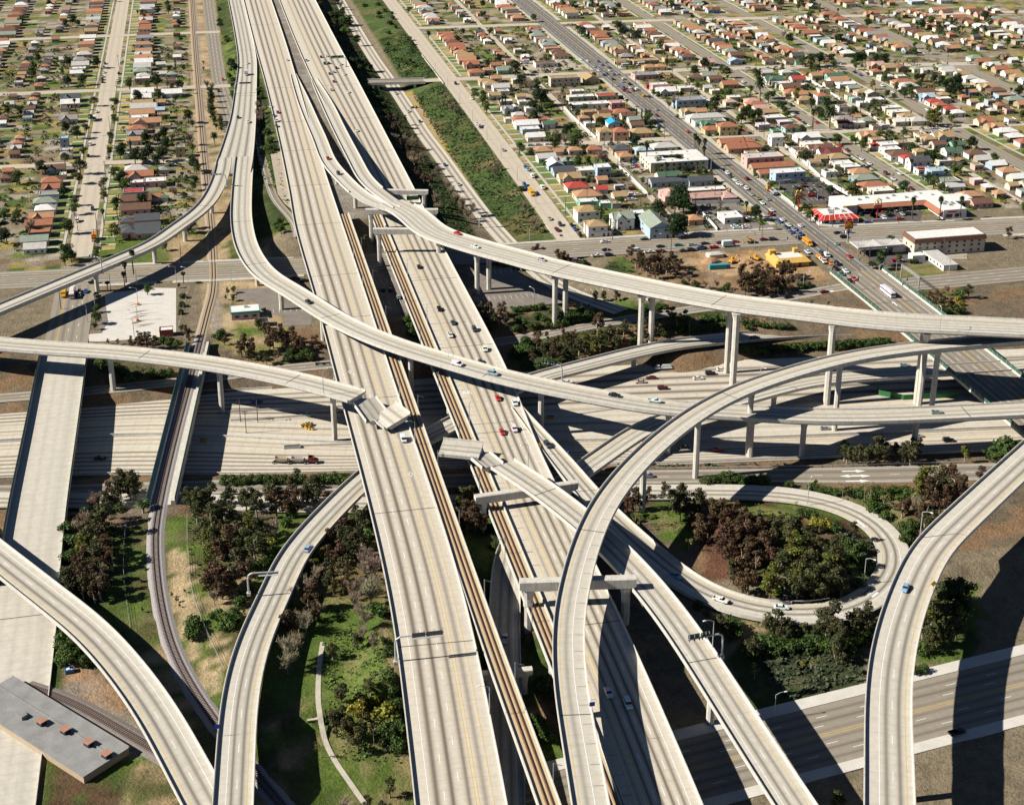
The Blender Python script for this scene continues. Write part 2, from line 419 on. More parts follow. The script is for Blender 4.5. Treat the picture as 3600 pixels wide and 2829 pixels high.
def rail_line(name, spec, w, kind, label, cat, gauge=1.5, plinth=True, tracks=(0.,)):
    o, d, ss = spline(parse(spec), (0, 0), 4.)
    ROADS[name] = (o, d, ss, np.full(len(ss), w))
    root = thing(cat.replace(' ', '_'), label, cat) if kind == 'fly' else None
    mb = MB()
    if kind == 'fly':
        prof_loft(mb, o, d, [(-w/2+.25, -.1), (-w*.25, -1.7), (w*.25, -1.7), (w/2-.25, -.1)][::-1]); link('girder', mb.mesh('girder', [GIRD]), root)
        mb = MB(); strip(mb, o, d, ss, -w/2+.3, w/2-.3, 0., 0, None, (0, 0), (0, .4)); link('track_deck', mb.mesh('track_deck', [pm('walkway_concrete', (.46, .38, .25), .9, .14, .6)]), root)
        for s, h in ((-1, 1.05), (1, .75)):
            mb = MB(); prof_loft(mb, o, d, [(s*(w/2-.3), -.03), (s*(w/2-.3), h), (s*w/2, h), (s*w/2, -.9), (s*(w/2-.26), -.9)][::s]); link('parapet', mb.mesh('parapet', [PARA]), root)
    for tx in tracks:
        if plinth:
            mb = MB()
            for q in (-gauge/2, gauge/2): prof_loft(mb, o, d, [(tx+q-.42, .0), (tx+q-.36, .2), (tx+q+.36, .2), (tx+q+.42, .0)][::-1])
            link('track_plinth', mb.mesh('track_plinth', [RUST]), root)
        for q in (-gauge/2, gauge/2):
            mb = MB(); prof_loft(mb, o, d, [(tx+q-.12, .15), (tx+q-.12, .42), (tx+q+.12, .42), (tx+q+.12, .15)][::-1])
            link('rail', mb.mesh('rail', [RAILM]), root)
    return root
rw = rail_line('RW', 'W:71.2,780@14 71.2,400 71.4,350 72,300 72,225', 5.7, 'fly', 'slim concrete rail viaduct with rusty track, left of the open gap', 'rail viaduct', tracks=(-.3,))
re_ = rail_line('RE', 'W:88.4,780@14 88.5,600 88.5,350 88,300 86,225', 5.7, 'fly', 'slim concrete rail viaduct with rusty track, right of the open gap', 'rail viaduct', tracks=(-.1,))
# ---- ramps in the air
KW = dict(kind='fly')
make_road('COLL', 'W:38.6,1660@13/15 38.6,1300 37.3,1190@13.2/14.8 35.5,1150/15 31.5,1085/16 26,1000@14/17.5 20,930/20.5 15.5,885@15/22.5 13.5,868/23', 16, (1.6, 3, 2.2), 'sdds', label='collector ramp left of the freeway, splitting in two at its near end', joints=(.3, .55, .75), pl=(0, 1), pr=(0, 1), **KW)
make_road('A', '00:1795,980@15 1778,1150 1762,1400@16 1762,1600 01:1800,150@17 1872,305 2000,460@18.5 11:125,640@20 250,725 520,895 830,1040@22 1180,1168 1545,1275 1990,1405@22 21:500,1560 1000,1650@20.5 22:1400,60 32:0,110@18.5 600,145 1200,148@17.5 2130,112@17', 11.6,
          (1.6, 2, 2.4), 'yds', label='long two-lane flyover sweeping from upper left across both carriageways to right', ext=(0, 90), pl=(.05, 1), wear=[.45, .55], pr=(0, 1), joints=(.2, .31, .44, .585, .72, .87),
          cols=[('01', 1870, 380), ('01', 2100, 600), ('11', 280, 860), ('11', 1125, 1250), ('21', 170, 1620), ('32', 165, 210), ('32', 605, 235), ('32', 1760, 240), ('22', 1540, 130)], **KW)
make_road('B', '00:1600,990@15 1590,1080 1535,1250 1455,1400@16 1330,1530 1150,1655@17 01:925,157@17.5 580,308@18 36,535@18', 9.6, (1.4, 1, 3.2), 'ys', label='narrow ramp curving down left from the collector over the green lot', ext=(0, 110), wear=[.8], pr=(.04, 1), pl=(.22, 1), joints=(.3, .6),
          cols=[('01', 400, 430), ('01', 965, 190), ('01', 1330, 0), ('00', 1550, 1400)], **KW)
make_road('C1', '10:85,200@13.5/4.5 110,270/6 180,450/8.5 250,620@14.5/9 330,800@16 430,1040@19 540,1170@21 670,1300@23 850,1420@25.5 1040,1480@27', 9, (1.2, 1, 3.0), 'ys', label='left one of the two connector ramps that climb and merge, beside the rail trench', wear=[.5], pr=(0, .88), cols=[('10', 440, 1160), ('10', 640, 1340)], **KW)
make_road('C2', '10:280,240@13.5/4.5 310,300/6 415,500@14.5/8.5 520,720@17 670,1010@21 770,1190@23 910,1325@25 1110,1465@27.3', 9, (1.2, 1, 3.0), 'ys', label='right one of the two connector ramps that climb and merge, above the east carriageway', wear=[.5], pl=(0, .88), **KW)
make_road('C', '10:1000,1415@27 1190,1505@27.8 11:1440,60@28.5 1700,140 2000,232@29 21:0,272@29 320,365@29.5 900,490@30.5 1300,575@32 1800,670@34 31:0,735@35 450,785@36.5 1000,855@37.5 1500,905@38 2130,935@38', 17.4, (2.2, 4, 2.4), 'yddds',
          label='highest and widest flyover, four lanes, crossing to the right edge on tall twin columns', ext=(0, 110), pl=(.03, 1), pr=(.03, 1), wear=[.4, .35, .35, .4], colx=(-4.2, 4.2), colr=1.3, girder=2.4, joints=(.33, .52, .83),
          cols=[('21', 400, 465), ('21', 1180, 650), ('31', 1820, 1010), ('11', 1900, 260)], **KW)
_rc = PENDING_COLS[-1][1]
PENDING_COLS += [('C', _rc, [('21', 1975, 790)], 1.2, (-4.,), 2.4), ('C', _rc, [('21', 2150, 840)], 1.45, (7.6,), 1.2), ('C', _rc, [('31', 890, 935)], 1.45, (6.6,), 1.2)]
make_road('D', '31:2130,1105@32 1630,1155 1035,1245@31 400,1420@30 0,1560@29 22:1750,130@28.7 1335,455@28 1065,735@27.3 840,1050@26.5 750,1255@26 660,1500@25.5 620,1680@25 23:560,275 535,620@24.5 543,900 575,1180@24 660,1672@24', 9.3, (3.1, 1, 1.7), 'sy',
          label='tall single-lane flyover bending in a quarter circle from the right edge to the bottom', ext=(90, 90), wear=[.5], ticks=(-1, 2.6), joints=(.12, .4, .62, .8), cols=[('22', 1845, 190), ('22', 1365, 600), ('31', 975, 1340), ('31', 1900, 1200), ('31', 170, 1600), ('23', 420, 1150)], **KW)
make_road('EL', '01:36,1160@19 500,1185 1000,1240@20.5 1500,1305 11:0,1432@22 310,1505@22.3 690,1612@22.5', 11.6, (1.8, 2, 2.4), 'yds', label='ramp from the left edge ending in a broken edge above the west carriageway', ext=(110, 0), wear=[.7, .55], joints=(.6, .88),
          cols=[('01', 480, 1260), ('01', 1480, 1390), ('11', 380, 1640)], **KW)
make_road('ER', 'S:1767,1631@22.5 22:250,820@22.2 655,1130@21.5 985,1430@20.3 23:1315,130@19.3 1600,500@18.3 1930,1000@17.7 2357,1672@17', 10.6, (1.7, 2, 2.3), 'yds', label='ramp starting at a broken edge over the east carriageway, running down to lower right', ext=(0, 90), wear=[.7, .75], joints=(.1, .5),
          cols=[('23', 1775, 1040)], **KW)
make_road('K', '32:2130,1120@24.5 1800,1450@23.5 1710,1645@23 33:1590,275@22.5 1490,620@22.5 1440,900@22.5 1418,1250@22.5 1425,1672@22.5', 12.4, (1.5, 2, 3.4), 'yds', label='two-lane flyover curving down the lower right edge above the tree slope', ext=(90, 90), wear=[.75, .7], joints=(.8,),
          cols=[('32', 1940, 1600), ('33', 1440, 1640)], **KW)
make_road('M', '03:36,305@13.2 290,505 575,810 795,1090@13.2 1005,1405 1150,1672@13.4', 11.4, (2.0, 2, 1.8), 'sdy', label='two-lane ramp crossing the lower left corner above the railway', ext=(110, 90), wear=[.75, .75], joints=(.78,), cols=[('02', -300, 1500)], **KW)
make_road('NR', '03:1710,1672@14.6 1725,1400@14.4 1780,1000@14 1900,590@13.3 2090,180@12.4 12:70,1490@11.6 250,1265@10.9 475,1025@10.2 750,755@9 1110,480@8.3 1460,290@8 1650,210@8 21:70,1490@8 290,1425@8 700,1320@8 1100,1215@7 1600,1110@6 2000,1070@5 31:100,1040@4.5 700,1005@3.2 1480,985@2.2', 10.4, (2.9, 2, 1.4), 'sdy',
          label='ramp rising from the bottom left, diving under the freeway and out to the upper right', ext=(90, 130), wear=[.8, .8], joints=(.05,), girder=1.6, pl=(0, .86), pr=(0, .86), cols=[('21', 1250, 1290), ('03', 1940, 1660)], **KW)
make_road('U', '13:2115,1672@4.5 2105,1000@5 2095,500@5.6 2115,150@6 12:2130,1500@6.2 22:300,950@7 670,665@7.4 950,470@7.6 1230,275@7.7 1500,165@7.8 31:100,1620@7.8 500,1505@7.5 1000,1430@7 1700,1385@6.8', 10, (1.6, 2, 1.8), 'yds', label='low ramp passing beneath the rail viaducts and out right over the sunken freeway', ext=(90, 120), wear=[.6, .6], girder=1.3, joints=(.6,), cols=[('22', 860, 700), ('31', 300, 1590)], **KW)
SLAB = dict(kind='fly', girder=1.7, stamp=False, cat='broken deck slab')
make_road('X1', 'S:1277,1406@20.3 1333,1478@16.7', 11.2, (1.8, 2, 2.4), '---', label='tilted slab hanging from the broken left ramp down onto the west carriageway', wear=[.6, .55], **SLAB)
make_road('X2', 'S:1347,1452@17.0 1398,1493@16.4', 12.4, (1.8, 2, 2.4), '--s', label='loose kinked slab lying on the west carriageway by the white van', wear=[.6, .55], **SLAB)
make_road('X3', 'S:1549,1577@18.2 1625,1577@18.4 1690,1591@17.8', 11.0, (1.8, 2, 2.4), '--s', label='long loose slab jutting over the gap and the eastern rail viaduct', wear=[.5, .55], **SLAB)
make_road('X4', 'S:1684,1600@17.2 1733,1640@16.4', 9.6, (1.8, 2, 1.4), '---', label='short sunken slab between the jutting slab and the broken right ramp', wear=[.6, .55], **SLAB)
def tilt(name, root, roll, lift):
    o, d, ss, W_ = ROADS[name]; i = len(o)//2; c = Vector(o[i, :3])
    root.matrix_world = Matrix.Translation(c+Vector((0, 0, lift))) @ Matrix.Rotation(R_(roll), 4, Vector((d[i, 0], d[i, 1], 0))) @ Matrix.Translation(-c)
for nm, rl_, lf in (('X1', -5, .3), ('X2', 16, 1.4), ('X3', 6, .6), ('X4', -6, .2)): tilt(nm, [q[1] for q in PENDING_COLS if q[0] == nm][0], rl_, lf)
# ---- roads on the ground
make_road('H', '22:40,60@13.9/4.5 240,300@13.6/6 420,520@13/8.2 575,700@12.3 725,890@11.6/9 1000,1180@10.3/10.5 1260,1420@9.2/11 1560,1670@8.2 23:1640,80@8 1960,245@7 33:0,320@6.5/11.4 300,370@6.2 700,388@6 1000,352@5.8 1250,240@5.5 32:1500,1600@5.2 1490,1400@4.8 1355,1195@4.4 1060,1015@4 690,915@3.6 300,868@3.2 0,860@3 22:1700,860@2.8 1200,860@2.6 500,905@2.2 12:740,985@2 02:1140,950@2 570,945@2', 11, (1.3, 2, 3.2), 'yds', kind='fly', label='loop ramp leaving the freeway and circling the wooded green island', cat='loop ramp', ext=(0, 150), wear=[.85, .85], girder=1.0, mat=CONC2, pl=(0, .25), pr=(0, .25), gw=.42)
make_road('LOFF', '00:1915,820@9.5 1990,1100@11.5 2090,1400@13 10:60,1560@13.75 130,1690@13.95/5 11:110,90@13.96/3', 8, (1, 1, 2.4), 'ys', cat='slip road', mat=ASPH2, ext=(60, 0), wear=[.8])
make_road('T', 'W:143.2,1660@.2 143.3,1250 145.5,1150 147,1050 147.6,985 149.8,930 152,850@.3 154.5,790 160,730@.6 168,680@1 190,640@1.6', 10.6, (1.2, 2, 2.2), 'sds', cat='sunken ramp', mat=CONC, wear=[.8, .8])
make_road('Q', '01:-200,1600@2 300,1560@2 1140,1475@2.2 11:0,1345@2.5 430,1310@2.5 21:0,1072@2.6 340,1015@2.8 900,910@3.2 1300,845@3.6 1800,770@4.2 31:300,690@5 450,665@5.3 800,600@6 1000,565@6.5', 9.2, (1.2, 2, 1.6), 'sds', cat='frontage road', mat=ASPH2, ext=(200, 0), wear=[.6, .7])
make_road('SF', 'W:-420,590@1.6 -60,510.5@1.7 -42,508 19,499 90,487.5@1.8 160,475.5 200,468/11 229,462/13 300,451/13.5 900,355@2', 9, (1.0, 2, 1.0), 'sds', cat='frontage road', mat=ASPH2, wear=[.7, .8])
make_road('BLVD', 'W:-420,752@6.62 -42,728 17,723 152,719 276,715 404,706 600,692 900,668', 25, (2.6, 6, 2.6), 'sdDdds', cat='boulevard', mat=ASPH2, wear=[.5, .8, .6, .6, .8, .5])
make_road('FIG', 'W:314.5,1660@6.66 315.6,1000 315.7,850 316.5,720 317.6,655@6.66', 19.6, (2.4, 5, 2.4), 'sdDdds', cat='avenue', mat=ASPH, wear=[.55, .8, .3, .8, .55])
make_road('FIGB', 'W:317.6,656@6.72/28 318.2,600@6.8 318,520@6.9 318,440@6.8 318,200@6.6', 28, (3.4, 6, 3.4), 'sdDdds', kind='fly', label='avenue bridge with green railings crossing the sunken freeway at the right', cat='road bridge', mat=ASPH2, wear=[.6, .7, .6, .6, .7, .6], girder=1.5, gw=.42, cols=(), joints=(.1,))
make_road('WST', 'W:-69,1660@6.54 -69,1100 -68.6,760@6.54', 12, (.6, 2, .6), '---', cat='street', mat=CONCW, wear=[.45, .45])
make_road('WSTS', 'W:-68.6,740@6.56 -68,680@6.6 -68.2,640@6.7', 19, (1, 4, 1), '-ddD-'[:5], cat='street', mat=ASPH2, wear=[.5, .6, .6, .5])
make_road('WB', 'W:-68.2,641@6.75/20.5 -68,560@7 -68,480@7 -66.5,400@6.7 -66,200@6.7', 20.5, (1.5, 4, 1.5), '-----', kind='fly', label='pale street bridge with a green railing at the left edge over the sunken freeway', cat='road bridge', mat=CONC2, wear=[.1, .1, .1, .1], girder=1.5, gw=.42, joints=(.5,))
make_road('GRA', 'W:188,1660@6.54 188.2,1000 187.2,733@6.54', 13, (1.5, 2, 1.5), '---', cat='street', mat=CONCW, wear=[.3, .3])
make_road('CST', 'W:411,1660@6.54 411,760 410.5,719@6.54', 10, (1.2, 2, 1.2), '---', cat='street', mat=ASPH2, wear=[.35, .35])
make_road('DST', 'W:507,1660@6.54 505.5,1060 500.5,900 499,712@6.54', 10.5, (1.2, 2, 1.2), '---', cat='street', mat=ASPH2, wear=[.35, .35])
make_road('EST', 'W:600,1660@6.54 598,700@6.54', 10.5, (1.2, 2, 1.2), '---', cat='street', mat=ASPH2, wear=[.3, .3])
for k, (xx, y0, y1) in enumerate(((252.3, 733, 1660), (365.5, 733, 1660), (459.3, 724, 1660))):
    make_road('AL%d' % k, 'W:%s,%s@6.56 %s,%s@6.56' % (xx, y0, xx, y1), 4.2, (.4, 1, .4), '--', cat='alley', mat=CONCW, wear=[.3])
EW = dict(cat='street', mat=CONCW)
make_road('E1', 'W:194.6,922@6.6 252,918.5 410,914 500,906 598,903 900,893', 9.5, (1, 2, 1), '---', wear=[.35, .35], **EW)
make_road('E2', 'W:126,1122@6.6 166,1118 258,1117 420,1108 520,1098 600,1086 900,1060', 11, (1, 2, 1), '---', wear=[.4, .4], **EW)
make_road('E3', 'W:194.6,1322@6.6 420,1312 520,1302 900,1270', 11, (1, 2, 1), '---', wear=[.4, .4], **EW)
make_road('E4', 'W:194.6,1522@6.6 900,1490', 11, (1, 2, 1), '---', wear=[.4, .4], **EW)
make_road('W1', 'W:-420,945@6.6 -58,937 -12,930', 9, (1, 2, 1), '---', wear=[.3, .3], **EW)
make_road('W2', 'W:-420,1146@6.6 -76,1137 -12,1133 40,1131', 10, (1, 2, 1), '---', wear=[.4, .4], **EW)
make_road('W3', 'W:-420,1350@6.6 40,1342', 10, (1, 2, 1), '---', wear=[.4, .4], **EW)
make_road('WFR', 'W:12.5,1660@6.53 13.4,1245 13.8,1150 15.4,1100 17.5,1050@6.53 19,980@6.5', 11, (1, 3, 1), '-dd-', cat='frontage road', mat=ASPH2, wear=[.6, .6, .6])
make_road('ONR', '31:1400,585@6.6/16 1560,545/18 1800,525 2174,490@6.6', 17, (1, 4, 1), '-ddd-', cat='slip road', mat=ASPH2, ext=(0, 150), wear=[.7, .7, .7, .7])
make_road('IMP', '33:-600,1890@2 370,1640@2 1190,1430@2 2130,1190@2', 25, (1.5, 6, 1.5), '-ddYdd-', cat='highway', mat=ASPH2, ext=(60, 130), wear=[.75, .75, .5, .5, .75, .75])
# ---- the sunken east-west freeway, one strip each way
def strip_between(name, a, b, n, sh, marks, wear, cat):
    xs = np.arange(-420, 901, 12.); mid = ' '.join('%.1f,%.2f@0/%.2f' % (x, (pl_y(a, x)+pl_y(b, x))/2, abs(pl_y(a, x)-pl_y(b, x))*.995) for x in xs)
    make_road(name, 'W:'+mid, 40, (sh[0], n, sh[1]), marks, cat=cat, mat=CONC, wear=wear, step=6.)
M_N = [(x, y+1.0) for x, y in I105M]; M_S = [(x, y-1.0) for x, y in I105M]
strip_between('NB', I105N, M_N, 9, (3, 3), 's-ddddydys', [.7, .9, .9, .9, .9, .35, .2, .5, .3], 'sunken freeway')
strip_between('SB', M_S, I105S, 8, (2, 2.5), 'yy-ydddds', [.4, .3, .1, .8, .9, .95, .95, .9], 'sunken freeway')
# ---- earthworks
for nm in ('L1', 'R', 'COLL'):
    o, d, ss, W_ = ROADS[nm]; k = o[:, 1] > 800
    q = o[k][::4]; 
    if nm == 'COLL': q = q[q[:, 1] > 1010]
    stamp([tuple(p) for p in q[:, :2]], list(q[:, 2]-.5), float(W_[k].max())/2-.6, .5, 'fill')
stamp([(79.5, 1660), (79.5, 795)], [12.6, 12.6], 12, .5, 'both')
o, d, ss, W_ = ROADS['LOFF']; stamp([tuple(q) for q in o[::3, :2]], list(o[::3, 2]-.3), 5.5, .5, 'both')
stamp([(46, 965), (43.5, 900), (43, 830), (42, 775)], [13.3, 13.2, 13.4, 13.4], 2.5, .5, 'fill')
stamp([(44, 412), (42, 370), (37.5, 320), (31, 230)], [7, 11, 12, 12], 3, .42, 'fill')
stamp([(6, 240), (16, 330), (22, 420), (18, 470)], [7.5, 7.5, 6.5, 4.5], 14, .3, 'fill')
for nm in ('Q', 'SF', 'WFR'): stamp_road(nm, .35)
stamp_road('T', .26)
o, d, ss, W_ = ROADS['H']; k = ss > .17*ss[-1]
stamp([tuple(p) for p in o[k][::3, :2]], list(o[k][::3, 2]-1.15), 7.2, .4)
stamp_road('IMP', .055)
stamp_road('U', .6, -1.7, 'cut', .6)
o, d, ss, W_ = ROADS['NR']; k = (o[:, 0] > 200)
stamp([tuple(p) for p in o[k][::3, :2]], list(o[k][::3, 2]-1.9), 6, .4, 'fill')
stamp([(-1.8, 1660), (-1.8, 700), (-15, 630)], [6.3]*3, 4, .4); stamp([(-22, 486), (-27, 462), (-26, 430), (-15.6, 372), (-2, 335), (14, 300), (30, 262)], [6.3]*7, 4, .3)
nz = np.sin(XX*.21+YY*.13)*np.cos(YY*.17-XX*.09)*.25
ZZ = ZZ+np.where((ZZ < 6.3) & (ZZ > .6), nz, 0)
for nm in ('Q', 'SF', 'T', 'IMP'): stamp_road(nm, 3., -.16, 'cut', .3)
stamp([tuple(p) for p in ROADS['H'][0][ROADS['H'][2] > .17*ROADS['H'][2][-1]][::3, :2]], list(ROADS['H'][0][ROADS['H'][2] > .17*ROADS['H'][2][-1]][::3, 2]-1.05), 6.2, 2., 'cut')
# ---- columns (now that the ground is known)
CB = {}
def column(parent, x, y, z0, z1, r=1.15, name='column', flare=True, rz=0.):
    mb = MB(); h = z1-z0
    def oc(R, z): return [(R*math.cos(q), R*math.sin(q), z) for q in [math.pi/8+math.pi/4*k for k in range(8)]]
    rs = [(1., -1.), (1., h-3.2)]+([(1.25, h-1.2), (1.55, h+.1)] if flare and h > 6 else [(1., h+.1)])
    mb.ring([oc(r*k, z) for k, z in rs], 0)
    return link(name, mb.mesh('column', [COLM]), parent, (x, y, z0), rz)
for name, root, cols, cr, cx, gd in PENDING_COLS:
    o, d, ss, W_ = ROADS[name]
    for c in cols:
        u, v = t(*c); z = float(o[len(o)//2, 2])
        for _ in range(6):
            x, y, _z = P(u, v, z-gd); i = near(name, x, y); z = float(o[i, 2])
        for q in cx:
            px, py, pz = lat(o, d, i, q, 0); column(root, px, py, tz(px, py), z-gd, cr, rz=math.atan2(d[i, 1], d[i, 0]))
for nm, ys, xs, top in (('L1', (805, 745, 690, 632, 600, 560, 505, 470, 440, 415), (49, 64), 12.5), ('R', (790, 735, 690, 640, 596, 540, 500, 465, 430, 395, 360, 320), (96, 110), 12.5)):
    rt = [q[1] for q in PENDING_COLS if q[0] == nm][0]
    for y in ys:
        for x in xs: column(rt, x, y, tz(x, y), top, 1.2, flare=False)
for rt, x, ys in ((rw, 71.3, (770, 730, 690, 640, 596, 545, 500, 468, 430, 395)), (re_, 88.5, (770, 730, 690, 640, 596, 540, 500, 468, 430, 395, 360, 320))):
    for y in ys: column(rt, x, y, tz(x, y), 12.4, .9, flare=False)
for nm, x0, ys in (('FIGB', 318, (470, 505, 545, 585, 620)), ('WB', -68, (500, 540, 580, 615))):
    rt = [q[1] for q in PENDING_COLS if q[0] == nm][0]
    for y in ys:
        for dx in (-10, 0, 10) if nm == 'FIGB' else (-7, 7): column(rt, x0+dx, y, tz(x0+dx, y), 5.4, .9, flare=False)
# ================================================================ terrain surface
GC = np.zeros(XX.shape+(3,)); GC[:] = (.20, .165, .115)
_r = np.random.RandomState(3)
def vnoise(sc, seed):
    r = np.random.RandomState(seed); g = r.rand(int(1500/sc)+4, int(1400/sc)+4)
    fx = (XX-GX[0])/sc; fy = (YY-GY[0])/sc; i = fx.astype(int); j = fy.astype(int); p = fx-i; q = fy-j
    p = p*p*(3-2*p); q = q*q*(3-2*q)
    return g[j, i]*(1-p)*(1-q)+g[j, i+1]*p*(1-q)+g[j+1, i]*(1-p)*q+g[j+1, i+1]*p*q
N1, N2, N3 = vnoise(9, 1), vnoise(22, 2), vnoise(5, 4)
GREEN, IVY, DRY, DIRT, YEL, MULCH, GRAV, TAN, DKG = (.10, .145, .032), (.04, .06, .022), (.34, .25, .15), (.21, .135, .08), (.33, .26, .085), (.10, .06, .038), (.27, .245, .245), (.43, .33, .20), (.05, .065, .022)
def inpoly(poly, jit=3.):
    x = XX+(N3-.5)*jit*2; y = YY+(N1-.5)*jit*2; m = np.zeros(XX.shape, bool)
    for (x0, y0), (x1, y1) in zip(poly, poly[1:]+poly[:1]):
        c = (y0 > y) != (y1 > y)
        with np.errstate(divide='ignore', invalid='ignore'): m ^= c & (x < (x1-x0)*(y-y0)/(y1-y0+1e-12)+x0)
    return m
def paint(m, *cols):
    """blotches of up to three tones"""
    if isinstance(m, list): m = inpoly(m)
    a = np.array(cols[0]); c = np.broadcast_to(a, GC.shape).copy()
    if len(cols) > 1: k = np.clip((N1-.5)*4+.5, 0, 1)[..., None]; c = c*(1-k)+np.array(cols[1])*k
    if len(cols) > 2: k = np.clip((N2*.6+N3*.4-.56)*7, 0, 1)[..., None]; c = c*(1-k)+np.array(cols[2])*k
    GC[m] = c[m]
def tp(s, z=6.5):
    """'01:x,y x,y' -> world polygon"""
    return [(a, b) for a, b, _, _ in parse(s if '@' in s else s.replace(' ', '@%s ' % z, 1) if ' ' in s else s)]
rect = lambda a, b, c, d: (XX > a) & (XX < b) & (YY > c) & (YY < d)
res = (rect(194, 900, 733, 1700) | rect(-420, -7, 730, 1700))
ci = (np.floor(XX/9.5)*131+np.floor(YY/7.5)*17).astype(int); rr = np.random.RandomState(11).rand(4096)[ci % 4096]
paint(res, (.27, .235, .185), (.23, .19, .14), (.16, .15, .08))
for lo, hi, cc in ((0, .2, (.13, .17, .045)), (.2, .33, (.30, .24, .09)), (.33, .46, (.36, .32, .265)), (.46, .54, (.19, .13, .08)), (.54, .62, (.08, .12, .03))):
    GC[res & (rr >= lo) & (rr < hi)] = cc
paint(rect(-9, 30, 640, 1700), DRY, TAN, (.16, .14, .07)); paint(rect(-4, 1, 640, 1700), GRAV, (.3, .25, .2))
paint(rect(19, 46, 760, 1700), IVY, DKG, GREEN); paint(rect(24, 40, 1040, 1080), MULCH)
paint(rect(66, 93, 780, 1700), (.27, .25, .22), (.22, .19, .16)); paint(rect(114, 143, 720, 1700), IVY, DKG, MULCH)
paint(rect(153, 183, 740, 1700), (.065, .10, .03), (.05, .08, .026), (.11, .10, .04)); paint(rect(152, 157, 740, 1110), YEL, DRY)
paint(rect(-420, 900, 395, 640), (.15, .12, .085), DIRT)
paint(tp('01:1550,1060@6.5 1680,930 2174,960 2174,1280 1500,1150', 5), (.22, .21, .07), GREEN, DRY)
paint(tp('01:400,1250@5 1180,1340 1150,1430 560,1480 300,1300', 4), DIRT, IVY, MULCH)
paint(tp('01:400,60@6.5 1000,40 1290,40 1000,360 560,400 390,300'), GREEN, (.11, .15, .038)); paint(tp('01:1000,60@6.5 1300,60 1560,20 1640,60 1500,330 1000,360 1080,240'), TAN, DRY, (.2, .18, .07))
paint(tp('01:1640,120@6.5 1830,330 1640,330'), IVY, GREEN)
paint(tp('21:820,395@5 1090,280 1200,300 1650,400 1750,470 2174,480 31:900,540 300,620 0,640 21:1900,640 1000,470'), DIRT, (.30, .2, .12), (.16, .16, .05))
paint(tp('21:820,395@5 1100,290 1200,470 900,470'), (.10, .14, .035), IVY)
paint(tp('21:0,720@5 500,720 900,760 700,930 0,1010'), (.24, .19, .12), DIRT, IVY); paint(tp('21:0,1100@2 700,980 1400,850 1900,830 2130,980 1500,1060 700,1200 200,1400 0,1250'), (.045, .07, .02), IVY, DIRT)
paint(tp('21:760,600@5 1400,700 1480,760 1260,800 700,860'), GREEN, IVY)
paint(tp('21:1600,240@6.5 2174,230 31:260,200 700,350 900,520 200,440 21:2174,460 1700,400'), (.36, .23, .12), (.42, .29, .17), DIRT)
paint(tp('31:1350,400@6.5 2000,330 2130,380 2130,440 1500,480'), (.2, .17, .07), GREEN, DRY)
paint(tp('31:1700,620@6.5 2174,560 2174,860 2000,860'), IVY, (.09, .11, .03), (.25, .16, .08))
paint(tp('31:1000,1640@0 2174,1560 2174,1690 32:2174,40 1500,90 700,60 31:400,1690'), (.42, .35, .24), (.38, .31, .21))
paint(rect(-420, -26, 190, 470), (.045, .07, .02), (.07, .10, .025), MULCH); paint(rect(-34, 18, 190, 478), (.10, .10, .04), GREEN, DRY)
paint(rect(-300, -55, 190, 372), (.26, .20, .155), (.33, .22, .13), (.2, .19, .19)); 
paint(tp('02:1060,1350@6.5 1250,1480 1265,1680 03:1300,250 1330,640 1560,1050 1560,1300 1300,900 1080,250 1060,0'), TAN, (.46, .36, .22), DRY)
paint(tp('03:1430,560@6.3 1620,640 1600,760 1560,860'), TAN, (.45, .33, .18)); paint(tp('03:1350,330@6.3 1400,120 1640,100 1790,200 1560,520 1440,560'), (.33, .26, .15), GREEN, DRY)
paint(rect(12, 46, 190, 480), (.105, .15, .032), (.085, .13, .028), (.22, .19, .09)); paint(tp('12:250,1650@8 420,1300 800,1100 950,1680 13:1000,500 800,300 400,60 100,200'), (.17, .125, .06), (.20, .15, .07), (.09, .10, .03))
paint(tp('13:960,200@10 1060,600 1130,1200 1000,1000 920,500'), (.27, .2, .12), (.2, .15, .09))
paint(rect(66, 92, 190, 470), GREEN, IVY, DIRT)
lp = [(float(a), float(b)) for a, b in ROADS['H'][0][ROADS['H'][2] > .3*ROADS['H'][2][-1]][::3, :2] if a > 118]
paint(lp, (.085, .12, .028), MULCH, (.12, .17, .035))
paint(tp('32:-300,1000@4.5 200,1250 500,1500 400,1680 33:100,100 -300,100 22:1800,1500 1700,1100'), MULCH, (.14, .07, .045), (.07, .09, .025))
paint(tp('22:1120,1060@5 1700,1060 1780,1300 1700,1520 1250,1180'), (.085, .14, .025), (.2, .17, .08), GREEN)
paint(tp('32:-100,960@4.5 500,960 620,1080 400,1200 0,1180'), (.11, .15, .036), GREEN, (.2, .19, .06)); paint(tp('32:640,1130@4.5 860,1110 900,1230 700,1220'), (.30, .23, .05), YEL); paint(tp('32:900,1300@4.5 1230,1260 1300,1560 1050,1600 900,1450'), (.045, .065, .03), IVY, MULCH)
paint(tp('33:100,180@5.5 400,215 800,180 1200,80 1280,20 1280,60 900,250 300,260'), (.06, .075, .03), IVY)
paint(tp('32:430,800@4 1700,790 1700,1350 1600,1330 1100,960 700,840'), (.10, .11, .04), IVY, (.2, .15, .09)); paint(tp('32:1480,960@4 1800,900 2000,1100 1700,1350 1550,1180'), (.09, .11, .03), MULCH, (.22, .14, .09))
paint(tp('33:-100,380@5 1300,400 1200,1100 600,1300 200,1400 -200,1300'), (.040, .055, .024), (.055, .075, .028), (.08, .07, .03)); paint(tp('33:0,420@5 320,440 60,600 -100,620'), GREEN, DRY)
